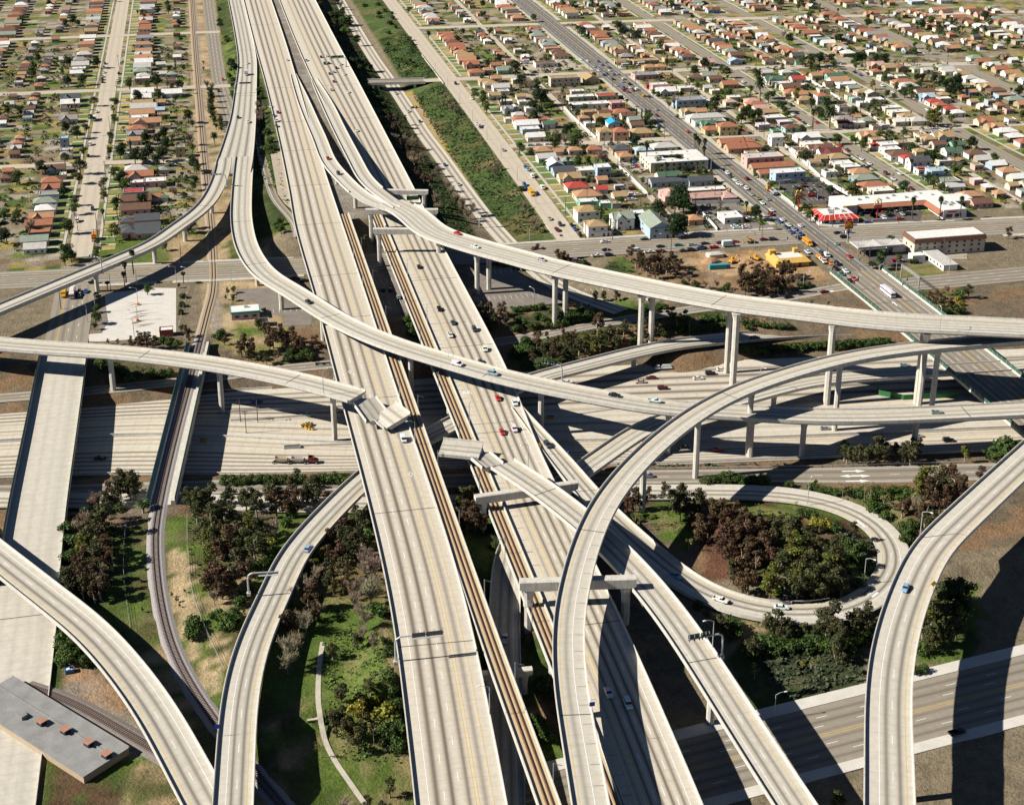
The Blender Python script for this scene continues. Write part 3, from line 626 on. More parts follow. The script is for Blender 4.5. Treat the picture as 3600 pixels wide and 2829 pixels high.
paint(tp('33:540,1190@5 1190,1040 1190,1100 600,1260'), (.3, .23, .13), GREEN); paint(tp('33:1640,820@5.5 1910,780 2174,700 2174,880 1640,990'), (.26, .2, .12), GREEN); paint(tp('33:1800,100@5.5 2300,0 2300,700 1640,760'), (.055, .09, .022), GREEN, MULCH)
paint(tp('03:20,800@6.4 250,850 480,950 700,1200 900,1600 940,1700 600,1700 20,1200'), (.33, .21, .125), (.25, .215, .18), (.20, .17, .13))
# fine sheet where the picture looks, with the tones carried in an attribute
nv = XX.size; verts = np.stack([XX.ravel(), YY.ravel(), ZZ.ravel()], 1)
ny, nx = XX.shape; ii = np.arange(nv).reshape(ny, nx)
faces = np.stack([ii[:-1, :-1], ii[:-1, 1:], ii[1:, 1:], ii[1:, :-1]], -1).reshape(-1, 4)
me = bpy.data.meshes.new('ground'); me.vertices.add(nv); me.vertices.foreach_set('co', verts.ravel())
me.loops.add(faces.size); me.loops.foreach_set('vertex_index', faces.ravel().astype(np.int32))
me.polygons.add(len(faces)); me.polygons.foreach_set('loop_start', np.arange(0, faces.size, 4, dtype=np.int32)); me.update(calc_edges=True)
ca = me.color_attributes.new('tone', 'FLOAT_COLOR', 'POINT'); ca.data.foreach_set('color', np.concatenate([GC.reshape(-1, 3), np.ones((nv, 1))], 1).ravel())
m, n, l, b = newmat('ground_cover'); vc = N(n, 'VertexColor', layer_name='tone').outputs[0]
g0 = gpos(n); k1 = noise(n, l, .22, g0, 6, .7); k2 = noise(n, l, 1.1, g0, 4, .7); k3 = noise(n, l, .06, g0, 3)
kk = ramp(n, l, mth(n, l, 'ADD', mth(n, l, 'MULTIPLY', k1, .5), mth(n, l, 'MULTIPLY', k2, .5)), .34, .66)
c = mixc(n, l, kk, mixc(n, l, 1., vc, (.5, .52, .5), 'MULTIPLY'), mixc(n, l, 1., vc, (1.45, 1.4, 1.35), 'MULTIPLY'))
c = mixc(n, l, ramp(n, l, k3, .55, .72), c, mixc(n, l, .45, c, (.25, .2, .12)))
l.new(c, b.inputs['Base Color']); b.inputs['Roughness'].default_value = .95; b.inputs['Specular IOR Level'].default_value = .1
bp = N(n, 'Bump'); bp.inputs['Strength'].default_value = .9; bp.inputs['Distance'].default_value = .6; l.new(mth(n, l, 'ADD', k2, k1), bp.inputs['Height']); l.new(bp.outputs[0], b.inputs['Normal'])
me.materials.append(m); me.polygons.foreach_set('use_smooth', [True]*len(me.polygons)); struct('ground', me)
# the land beyond, out to the horizon
mb = MB(); Q = 9000
for x0, x1, y0, y1 in ((-Q, GX[0], -Q, Q), (GX[-1], Q, -Q, Q), (GX[0], GX[-1], GY[-1], Q), (GX[0], GX[-1], -Q, GY[0])): mb.poly([(x0, y0, 6.2), (x1, y0, 6.2), (x1, y1, 6.2), (x0, y1, 6.2)])
struct('terrain', mb.mesh('terrain', [pm('far_ground', (.24, .21, .15), .95, .4, .02)]))
# ---------------------------------------------------------------- paved yards and pavements
def sheet(name, pts, mat, z=6.5, uvx=True):
    mb = MB(); mb.poly([(x, y, z) for x, y in pts]); me = mb.mesh(name, [mat])
    if me.polygons[0].normal.z < 0: me.flip_normals()
    return struct(name, me)
LOTC = pm('lot_concrete', (.56, .53, .48), .85, .12, .25); LOTA = pm('lot_asphalt', (.20, .175, .15), .9, .25, .2); LOTD = pm('lot_dark_asphalt', (.095, .085, .08), .9, .3, .2); LOTT = pm('lot_tan', (.38, .325, .25), .9, .2, .2)
WALKM = pm('pavement_concrete', (.46, .42, .35), .9, .2, .4)
sheet('parking_lot', tp('01:455,645@6.5 520,625 940,578 1140,580 1140,1010 1000,1050 430,1090 250,1090 255,1025 430,1010 490,900'), LOTC, 6.62)
sheet('parking_lot', tp('01:395,1000@6.5 420,680 510,650 490,900 480,980'), LOTA, 6.60)
sheet('parking_lot', tp('01:1715,590@6.5 2174,570 2174,840 1930,830 1930,720 1720,700'), LOTA, 6.58)
sheet('parking_lot', tp('11:0,720@6.5 260,720 260,930 0,940'), LOTA, 6.58)
sheet('parking_lot', [(73, 705), (93, 705), (93, 648), (74, 648)], LOTA, 6.58)
sheet('parking_lot', tp('11:1800,420@6.5 2174,380 21:0,400 330,620 500,720 0,760 11:1900,770 1800,690'), LOTA, 6.58)
sheet('parking_lot', tp('30:300,1250@6.5 770,1210 1060,1370 960,1430 640,1440 500,1420'), LOTD, 6.56)
sheet('parking_lot', tp('30:1060,1400@6.5 1200,1480 1750,1500 1720,1590 1250,1610 1130,1500'), LOTD, 6.56)
sheet('parking_lot', tp('20:1730,1440@6.5 2174,1400 30:60,1430 200,1560 380,1690 21:2174,20 1800,20'), LOTA, 6.56)
sheet('parking_lot', tp('20:1020,1010@6.5 1290,990 1300,1130 1150,1130'), LOTT, 6.56)
sheet('parking_lot', tp('20:100,60@6.5 640,40 700,150 100,160'), LOTT, 6.56)
sheet('forecourt', tp('31:1100,150@6.5 1380,90 1700,260 1800,330 1300,370'), LOTD, 6.56)
sheet('parking_lot', tp('31:1900,200@6.5 2174,170 2174,300 1950,300'), LOTT, 6.56)
sheet('paved_apron', tp('31:200,880@1 800,930 1480,965 1480,1045 500,985'), CONC2 if False else LOTC, 2.6)
sheet('paved_apron', tp('00:2040,950@13.6 2174,930 10:45,1000 95,1300 140,1620 60,1480 00:2174,1430 2110,1340'), LOTT, 13.72)
def kerb_walk(x0, x1, y0, y1, z=6.66): 
    mb = MB(); mb.box(((x0+x1)/2, (y0+y1)/2, 6.3), (x1-x0, y1-y0, z-6.3)); struct('pavement', mb.mesh('pavement', [WALKM]))
ybands = ((734, 912), (926, 1100), (1126, 1300), (1332, 1500), (1535, 1655))
for y0, y1 in ybands:
    for x0, x1 in ((198, 199.6), (302.2, 305.5), (326.2, 329.5), (402.5, 404), (418, 419.5), (491, 492.5), (511, 512.5), (590, 591.5)): kerb_walk(x0, x1, y0, y1)
for y0, y1 in ((766, 930), (942, 1130), (1144, 1340), (1350, 1655)):
    for x0, x1 in ((-78.6, -77.2), (-60, -58.6)): kerb_walk(x0, x1, y0, y1)
mb = MB()
for a, b in ((-57, -30), (-20, 42), (120, 300), (334, 402), (420, 490)):
    for s in (14.2, -14.2):
        if s < 0 and 100 < a < 200: continue
        o, d, ss, W_ = ROADS['BLVD']; i0, i1 = near('BLVD', a, 715), near('BLVD', b, 700)
        if i1 > i0: prof_loft(mb, o, d, [(-s-1.6, -.3), (-s-1.6, .16), (-s+1.6, .16), (-s+1.6, -.3)][::-1], 0, (i0, i1))
struct('pavement', mb.mesh('pavement', [WALKM]))
# stall lines
mb = MB()
def stalls(x0, x1, y, dy, step=2.7):
    x = x0
    while x < x1: mb.poly([(x-.07, y, 6.66), (x+.07, y, 6.66), (x+.07, y+dy, 6.66), (x-.07, y+dy, 6.66)]); x += step
stalls(123, 190, 655, 5); stalls(125, 185, 690, 5); stalls(20, 44, 660, 5); stalls(340, 385, 770, 5); stalls(340, 385, 790, 5); stalls(-48, -22, 697, 5); stalls(372, 400, 740, 5); stalls(75, 92, 690, 5); stalls(75, 92, 660, 5)
struct('parking_lines', mb.mesh('parking_lines', [MWHITE]))
# painted lines and arrows of the crossings
mb = MB()
def bar(x0, y0, x1, y1, w=.35, z=6.60, mi=0):
    dx, dy = x1-x0, y1-y0; L = math.hypot(dx, dy); px, py = -dy/L*w/2, dx/L*w/2
    mb.poly([(x0-px, y0-py, z), (x1-px, y1-py, z), (x1+px, y1+py, z), (x0+px, y0+py, z)], mi)
for yy in (729.5, 733, 695.5, 692): bar(306, yy, 327, yy-1.4)
for xx in (303, 299.5, 329, 332.5): bar(xx, 701, xx, 724)
for yy in (664, 661): bar(306, yy, 330, yy-1)
for yy in (1126, 1122.8, 1100.5, 1103.6): bar(306, yy, 325, yy-1)
def arrow(p, ang, L=5., w=.5, z=None):
    z = p[2]+.03 if z is None else z; ca, sa = math.cos(ang), math.sin(ang)
    f = lambda x, y: (p[0]+x*ca-y*sa, p[1]+x*sa+y*ca, z)
    mb.poly([f(-L/2, -w/2), f(L*.1, -w/2), f(L*.1, w/2), f(-L/2, w/2)]); mb.poly([f(L*.1, -1.1), f(L/2, 0), f(L*.1, 1.1)])
def sarrow(tl, x, y, rd, flip=0, L=8.):
    p, a = on_road(rd, *t(tl, x, y)); arrow((p[0], p[1], p[2]), a+math.pi*flip, L, .7)
for x, y, fl in ((1090, 668, 0), (1070, 714, 1), (1140, 714, 0), (1130, 762, 0)): sarrow('32', x, y, 'SF', fl, 9)
sarrow('32', 1185, 1185, 'H', 1); sarrow('33', 1262, 215, 'H', 1); sarrow('31', 1480, 725, 'FIGB', 1, 6); sarrow('31', 860, 610, 'Q', 0, 6)
struct('road_marking', mb.mesh('road_marking', [MWHITE, MYEL]))
# 'CAR' of the car-pool lane, and its diamonds
def lane_text(s, road, tl, x, y, size, rot=0):
    p, a = on_road(road, *t(tl, x, y)); c = bpy.data.curves.new('lane_lettering', 'FONT'); c.body = s; c.size = size; c.align_x = 'CENTER'; c.align_y = 'CENTER'; c.materials.append(MWHITE)
    o = link('lane_lettering', c, None, (p[0], p[1], p[2]+.035)); o.rotation_euler = (0, 0, 0); o.scale = (.8, 1.25, 1); o['kind'] = 'structure'
lane_text('CAR', 'R', '11', 1718, 1580, 3.8)
mb = MB()
def diamond(road, tl, x, y, L=3.6, w=.8):
    p, a = on_road(road, *t(tl, x, y)); ca, sa = math.cos(a), math.sin(a); f = lambda X, Y: (p[0]+X*ca-Y*sa, p[1]+X*sa+Y*ca, p[2]+.03)
    o = [(L/2, 0), (0, w), (-L/2, 0), (0, -w)]
    for (a0, b0), (a1, b1) in zip(o, o[1:]+o[:1]): mb.poly([f(a0, b0), f(a1, b1), f(a1*.72, b1*.72), f(a0*.72, b0*.72)])
diamond('L1', '12', 1207, 698, 3.8, .75); diamond('L1', '10', 325, 1268, 4, .8); diamond('L1', '11', 345, 535, 4, .8); diamond('L1', '11', 625, 1378, 4, .8)
struct('road_marking', mb.mesh('road_marking', [MWHITE]))
# lawns and drives in front of the houses
mb = MB(); md = MB()
rl = random.Random(5)
LAWN = [pm('lawn_green', (.10, .17, .03), .95, .3, .5), pm('lawn_straw', (.34, .27, .085), .95, .25, .5), pm('lawn_olive', (.19, .20, .055), .95, .3, .5)]
def frontage(xa, xb, y0, y1, step=12.5):
    y = y0+2
    while y+step < y1:
        k = rl.random(); mi = 0 if k < .35 else 1 if k < .68 else 2
        w = step*rl.uniform(.55, .72)
        mb.poly([(xa, y, 6.6), (xb, y, 6.6), (xb, y+w, 6.6), (xa, y+w, 6.6)], mi)
        md.poly([(xa, y+w+.3, 6.61), (xb, y+w+.3, 6.61), (xb, y+w+2.6, 6.61), (xa, y+w+2.6, 6.61)])
        y += step
for y0, y1 in ybands:
    for xa, xb in ((195.2, 197.8), (200, 207), (397, 402.3), (419.8, 425), (485, 490.8), (513, 519), (584, 589.6)): frontage(xa, xb, y0, y1)
    for xa, xb in ((298, 302), (329.8, 333)): frontage(xa, xb, y0, y1, 20)
for y0, y1 in ((766, 930), (942, 1130), (1144, 1340), (1350, 1655)):
    for xa, xb in ((-86, -79), (-58.2, -51)): frontage(xa, xb, y0, y1)
me = mb.mesh('lawn', LAWN); tag(link('lawn', me), 'green and straw coloured front lawns along the streets', 'grass', None, 'stuff')
struct('driveway', md.mesh('driveway', [WALKM]))
# ---------------------------------------------------------------- single-track railway and its trough bridge
TRK = 'W:-3.2,1660@6.6 -3,1250 -2.2,985 -1.8,700 -5.1,669 -12.7,603 -21,533 -26,484 -27.2,465 -27,450 -25.5,424 -21.5,394 -15.6,372 -2,336 12,304 30,262 60,200'
BAL = pm('ballast', (.31, .285, .28), .95, .35, 2.); TIE = pm('sleeper_wood', (.085, .06, .05), .9, .3, 2)
def railway(spec, label, bw=5.2, tone=BAL):
    o, d, ss = spline(parse(spec), (0, 0), 3.)
    root = thing('railway_track', label, 'railway')
    k = int(np.argmin(abs(o[:, 1]-640))) if o[:, 1].max() > 800 else 0
    for a, b, tn in ((0, k, pm('tan_ballast', (.33, .26, .18), .95, .3, 1.5)), (k, len(o)-1, tone)):
        if b > a: mb = MB(); prof_loft(mb, o, d, [(-bw/2-.6, -.35), (-1.9, .05), (1.9, .05), (bw/2+.6, -.35)][::-1], 0, (a, b)); link('ballast_bed', mb.mesh('ballast_bed', [tn]), root)
    mb = MB(); s = 0; k = 0
    while s < ss[-1]-1:
        x = s/(ss[1]-ss[0]); i = int(x); f = x-i; q = o[i]*(1-f)+o[i+1]*f
        if q[1] < 640: mb.box((q[0], q[1], q[2]+.03), (2.7, .3, .12), 0, math.atan2(d[i, 1], d[i, 0])+math.pi/2)
        s += .78
    tag(link('sleepers', mb.mesh('sleepers', [TIE]), root), None, None, None, 'stuff')
    for g in (-.75, .75):
        mb = MB(); prof_loft(mb, o, d, [(g-.1, .1), (g-.1, .3), (g+.1, .3), (g+.1, .1)][::-1]); link('rail', mb.mesh('rail', [RAILM]), root)
    return root
railway(TRK, 'single track railway running up the left third and bridging the sunken freeway')
o, d, ss = spline(parse('03:-300,1060@6.95 36,1165 250,1270 560,1450 880,1640 1200,1830'), (40, 40), 3.); railway('03:-300,1060@6.95 36,1165 250,1270 560,1450 880,1640 1200,1830', 'rusty siding track behind the shed roof in the lower left corner', 5.5, pm('dirty_ballast', (.20, .175, .16), .95, .3, 1.5))
o, d, ss = spline(parse('W:-9.9,629@6.45 -25.5,484.5@6.45'), (0, 0), 4.); rb = thing('railway_bridge', 'railway trough bridge with concrete side walls and green fences over the sunken freeway', 'bridge')
mb = MB(); prof_loft(mb, o, d, [(-4.9, -.05), (-4.9, -2.2), (4.9, -2.2), (4.9, -.05)]); link('girder', mb.mesh('girder', [GIRD]), rb)
for s in (-1, 1):
    mb = MB(); prof_loft(mb, o, d, [(s*3.6, -.3), (s*3.6, 1.5), (s*5.2, 1.5), (s*5.2, -2.0)][::s]); link('side_wall', mb.mesh('side_wall', [PARA]), rb)
    mb = MB(); prof_loft(mb, o, d, [(s*5.05, 1.5), (s*5.05, 2.9), (s*5.12, 2.9), (s*5.12, 1.5)][::s])
    link('fence_panel', mb.mesh('fence_panel', [GREENM]), rb)
for q, dx in ((.16, 0), (.36, 0), (.6, 0), (.84, 0)):
    i = int(q*(len(o)-1)); mb = MB(); mb.box((0, 0, 0), (9, 1.6, 5.4)); p = o[i]; link('pier', mb.mesh('pier', [COLM]), rb, (p[0], p[1], -1), math.atan2(d[i, 1], d[i, 0])+math.pi/2)
GRN = pm('green_railing', (.045, .105, .075), .6, .15, 2)
def railing(rd, side, y0, y1, label, h=1.5):
    o, d, ss, W_ = ROADS[rd]; a, b = sorted((near(rd, 0 if rd == 'WB' else 318, y0) if False else int(np.argmin(abs(o[:, 1]-y0))), int(np.argmin(abs(o[:, 1]-y1)))))
    w = W_[0]/2-.1; mb = MB(); prof_loft(mb, o, d, [(side*w-.05, .86), (side*w-.05, .86+h), (side*w+.05, .86+h), (side*w+.05, .86)][::-1], 0, (a, b))
    r = [q[1] for q in PENDING_COLS if q[0] == rd][0]; link('railing', mb.mesh('railing', [GRN]), r)
    mp = MB()
    for i in range(a, b, 1): p = lat(o, d, i, side*w, .86); mp.box(p, (.16, .16, h+.1))
    link('railing_posts', mp.mesh('railing_posts', [GALV]), r)
railing('WB', 1, 641, 440, ''); railing('FIGB', -1, 655, 450, ''); railing('FIGB', 1, 655, 450, ''); railing('WB', -1, 641, 440, '')
# ================================================================ buildings
RC = dict(w=((.66, .645, .61), 'white'), s=((.47, .45, .42), 'pale grey'), g=((.26, .255, .25), 'grey'), d=((.075, .08, .09), 'dark grey'), t=((.36, .25, .13), 'tan'), o=((.40, .22, .12), 'orange brown'), c=((.34, .14, .08), 'terracotta'), r=((.40, .06, .045), 'bright red'),
          n=((.15, .08, .055), 'brown'), m=((.13, .035, .035), 'maroon'), e=((.24, .28, .225), 'greyish green'), v=((.07, .135, .085), 'green'), b=((.02, .32, .68), 'bright blue'), p=((.48, .30, .26), 'pink'), l=((.36, .45, .5), 'pale blue'))
WC = dict(W=((.68, .67, .64), 'white'), C=((.56, .50, .40), 'cream'), Y=((.54, .44, .25), 'yellow'), P=((.56, .36, .32), 'pink'), G=((.27, .42, .34), 'green'), B=((.36, .45, .52), 'light blue'), T=((.40, .31, .21), 'tan'), S=((.56, .34, .23), 'salmon'), L=((.46, .36, .42), 'lavender'), A=((.33, .50, .46), 'aqua'), R=((.33, .10, .08), 'dark red'), N=((.2, .14, .1), 'brown'))
def rm(k): return pm('roof_'+RC[k][1].replace(' ', '_'), RC[k][0], .85, .2, .5)
def wm(k): return pm('wall_'+WC[k][1].replace(' ', '_'), WC[k][0], .85, .1, .8)
WINM = bpy.data.meshes.new('window'); _b = MB(); _b.box((0, 0, 0), (1, 1, 1)); WINM = _b.mesh('window', [DARKG])
DOORM = _b.mesh('door', [pm('door_brown', (.10, .055, .035), .6, .2, 3)])
TRIMM = pm('trim_white', (.6, .59, .56), .7, .1, 2)
VENTM = _b.mesh('roof_vent', [GALV]); CHIM = _b.mesh('chimney', [pm('chimney_brick', (.26, .10, .065), .9, .25, 2)])
HOUSES = []; FAR = {}; rh = random.Random(21)
HCACHE = {}
def roof_mesh(rt, w, d, h, ov, rk, wk):
    mb = MB(); a, b = w/2+ov, d/2+ov; th = .18
    def tri(*p): mb.poly(p, 0)
    if rt == 'f':
        mb.box((0, 0, 0), (w-.5, d-.5, .12), 0)
        for s in (-1, 1):
            mb.box((s*(w/2-.1), 0, -.15), (.3, d+.1, .62), 1); mb.box((0, s*(d/2-.1), -.15), (w-.5, .3, .62), 1)
    elif rt == 'h':
        r = max(0, max(a, b)-min(a, b)); 
        e = [(-a, -b, 0), (a, -b, 0), (a, b, 0), (-a, b, 0)]
        if a >= b: p, q = (-r, 0, h), (r, 0, h); tri(e[0], e[1], q, p); tri(e[2], e[3], p, q); tri(e[1], e[2], q); tri(e[3], e[0], p)
        else: p, q = (0, -r, h), (0, r, h); tri(e[1], e[2], q, p); tri(e[3], e[0], p, q); tri(e[0], e[1], p); tri(e[2], e[3], q)
        mb.box((0, 0, -th), (2*a, 2*b, th-.004), 1)
    else:
        if rt in 'gx':
            mb.poly([(-a, -b, 0), (a, -b, 0), (a, 0, h), (-a, 0, h)], 0); mb.poly([(a, b, 0), (-a, b, 0), (-a, 0, h), (a, 0, h)], 0)
            for s in (-1, 1): mb.poly([(s*w/2, -d/2, -.02), (s*w/2, d/2, -.02), (s*w/2, 0, h-.12)][::s], 1)
            mb.poly([(-a, b, -.06), (a, b, -.06), (a, -b, -.06), (-a, -b, -.06)], 1)
        if rt == 'n':
            mb.poly([(-a, b, 0), (-a, -b, 0), (0, -b, h), (0, b, h)], 0); mb.poly([(a, -b, 0), (a, b, 0), (0, b, h), (0, -b, h)], 0)
            for s in (-1, 1): mb.poly([(w/2, s*d/2, -.02), (-w/2, s*d/2, -.02), (0, s*d/2, h-.12)][::s], 1)
            mb.poly([(-a, b, -.06), (a, b, -.06), (a, -b, -.06), (-a, -b, -.06)], 1)
        if rt == 'x':
            xw = w*.24; xc = -w*.18; yb = -b-1.6; hh = h*1.02
            mb.poly([(xc-xw, yb, 0), (xc, yb, hh), (xc, 0, hh), (xc-xw, 0, 0)][::-1], 0); mb.poly([(xc+xw, yb, 0), (xc+xw, 0, 0), (xc, 0, hh), (xc, yb, hh)][::-1], 0)
            mb.poly([(xc-xw+.2, yb+.3, -.02), (xc+xw-.2, yb+.3, -.02), (xc, yb+.3, hh-.15)], 1)
    return mb.mesh('roof', [rm(rk), wm(wk)])
def house(x, y, w, d, rt, rk, wk, st=1, z=6.5, rz=0., kind='house', where=None, nwin=None, name=None, label=None, group='houses of the neighbourhood', far=False):
    garage = w < 7.4 and st == 1
    if far: FAR.setdefault((round(w), rt, rk, wk), []).append((x, y, z)); return None
    nm = name or ('garage' if garage else 'apartment_building' if (st > 1 and w > 17) or w > 22 else 'house')
    H = 3.05*st+(.2 if not garage else -.4)
    o = thing(nm, label, nm.replace('_', ' '), (x, y, z), rz, group if not label else None)
    key = (round(w, 1), round(d, 1), rt, rk, wk, st)
    if key not in HCACHE:
        mb = MB(); mb.box((0, 0, -.6), (w, d, H+.6), 0)
        if rt == 'x': mb.box((-w*.18, -d/2-.8, -.6), (w*.40, 1.9, H+.55), 0)
        HCACHE[key] = (mb.mesh('wall', [wm(wk)]), roof_mesh(rt, w, d, min(w, d)*.27*(.9 if rt == 'h' else 1), .45, rk, wk))
    link('wall', HCACHE[key][0], o); link('roof', HCACHE[key][1], o, (0, 0, H+(.0 if rt == 'f' else .02)))
    per = max(1, int(w/4.2)) if nwin is None else nwin
    for s in range(st):
        for k in range(per):
            px = -w/2+w*(k+.5)/per+(.5 if (k+s) % 2 else -.3)
            if rt == 'x' and abs(px+w*.18) < w*.2+.7: py = -d/2-1.75
            else: py = -d/2
            if s == 0 and k == per//2 and not garage: link('door', DOORM, o, (px+.2, py, 0), 0, (1.05, .12, 2.1))
            elif garage: link('door', bpy.data.meshes.get('garage_door') or _gd(), o, (px, py, 0), 0, (min(3.2, w*.6), .12, 2.1))
            else: link('window', WINM, o, (px, py, 1.0+3.05*s), 0, (1.5 if w > 8 else 1.1, .12, 1.15))
    if st > 1 or (w > 8.5 and not garage): 
        for s in range(st): link('window', WINM, o, (-w/2, d*.12, 1.0+3.05*s), 0, (.12, 1.4, 1.1))
    k = rh.random()
    if rt == 'f':
        for q in range(1+int(w/9)): link('roof_vent', VENTM, o, (rh.uniform(-w*.4, w*.4), rh.uniform(-d*.3, d*.3), H+.1), 0, (.8, .8, .7))
    elif k < .45 and not garage: link('chimney', CHIM, o, (w*.28, d*.1, H-.3), 0, (.8, .8, min(w, d)*.27+1.2))
    HOUSES.append((o, nm, rt, rk, wk, st, w)); return o
def _gd(): return _b.mesh('garage_door', [pm('garage_door_paint', (.55, .53, .5), .6, .12, 2)])
RT = dict(h='hip', g='gabled', n='gabled', x='cross-gabled', f='flat')
def rows(tl, s):
    for rec in s.replace('\n', ';').split(';'):
        q = rec.split()
        if not q: continue
        x, y, wp = float(q[0]), float(q[1]), float(q[2]); rt, rk, wk = q[3][0], q[3][1], q[3][2]
        st = int(q[4]) if len(q) > 4 else 1; d = float(q[5]) if len(q) > 5 else None
        u, v = t(tl, x, y); X, Y, _ = P(u, v, 6.5+3.1*st+.6)
        a = F/(((X*_sy+Y*_cy)*_cp+(CAMH-8)*_sp)); w = wp*.36799/a
        if rt != 'n': w *= .97
        d = d or (6.2 if w < 7.4 else min(9.5, max(7., w*.72)))
        X = min(X, 900)
        # keep off the carriageways
        for c, hw in ((-69, 7.6), (188, 8.2), (252.3, 2.5), (315.5, 12.5), (365.5, 2.5), (411, 6.6), (459.3, 2.5), (504, 7), (599, 7)):
            if abs(X-c) < hw+w/2 and abs(X-c) > .5: X = c+math.copysign(hw+w/2, X-c)
        house(X, Y, w, d, rt, rk, wk, st)
rows('20', '''320 75 220 fnW;500 215 300 ftC 2 9;745 225 150 ntY 1 14;620 345 135 fwC;655 395 260 fwC 1 8;905 385 210 frC 1 8;735 465 380 fwW 1 9;1000 452 140 fpP 2 9;1040 545 190 hcC;1100 572 130 gnC;740 540 150 ftT;860 592 160 gtT;662 590 100 hoS;700 645 95 fwW;880 552 120 gnP;962 645 105 nbW 1 10;1165 612 120 geW;1190 662 130 gnC;878 722 145 htC 2 9;1030 722 150 hcS 2 9;1230 732 230 htT 1 10
60 235 130 fwC;80 385 85 gtC;95 437 75 fwW;28 492 65 nwW;68 568 135 hsW;78 612 160 hcC;290 602 75 gcR;135 655 225 gwW;345 655 120 gvW;172 702 180 fwB;222 772 175 gwC;160 500 75 fwW;290 905 170 hoC;435 908 95 goP;597 900 135 hoC;778 893 150 hcP;1015 892 190 hdT;1248 900 160 hlB;1450 868 240 hsW;1045 962 140 hoC;985 940 110 goC;325 972 180 gsW;405 1038 150 nwB 1 11;525 995 105 heG;485 1098 205 gdB;680 1092 205 fwC;865 1062 140 fwB 2 9;545 1160 215 xtC;855 1172 100 goP 1 7;618 1245 220 hrW;848 1265 115 grW;718 1325 260 hoC 1 11;1022 1325 125 gtC 1 8;722 1390 190 fwG;885 1400 115 fwG;988 1402 92 foG;715 1472 225 htW 2 10;1490 1152 225 gvW;1490 1195 370 gdB 1 8;1795 1187 250 gdB 1 8;1800 1285 490 fwC 1 7;1468 1320 150 hpP 2 13;1840 1345 310 gpP 1 8;2052 1338 145 hpP 1 11;800 1610 195 htW 2 10;1050 1540 205 xeW 2 10;1368 1590 215 neB 2 22;1205 1502 120 fwB 2 7;1738 1555 145 hoS 1 8;2085 1530 190 fwW 1 12;850 1665 180 hcW
1255 185 250 fgP 1 11;1045 55 140 ftY;1270 52 260 ftT;1310 112 125 hoY;1420 108 115 hoY;1405 280 160 fwP 2 8;1290 282 90 fnR;1465 340 190 xwW;1660 312 140 fwC;1690 420 300 fgB 2 12;1855 432 90 fwC;1882 192 155 geC;1935 222 130 gnC;2075 275 155 gcT;1680 212 135 hnC;1945 62 135 gpC;2055 58 115 nlB;1862 302 80 gsC;1940 332 90 fwC;1625 465 95 gtC;1680 535 150 xtC;1800 535 110 goC;1810 590 370 hsW 1 9;1870 632 320 feW 1 8;1872 655 150 xvG;1905 705 165 hcY 1 8;2055 672 185 hcY 2 9;2060 828 240 gcS 1 9;2090 882 190 gcS 1 9;2060 445 115 hpC;2120 402 120 fwC;1500 35 130 ftY;930 65 90 gtY''')
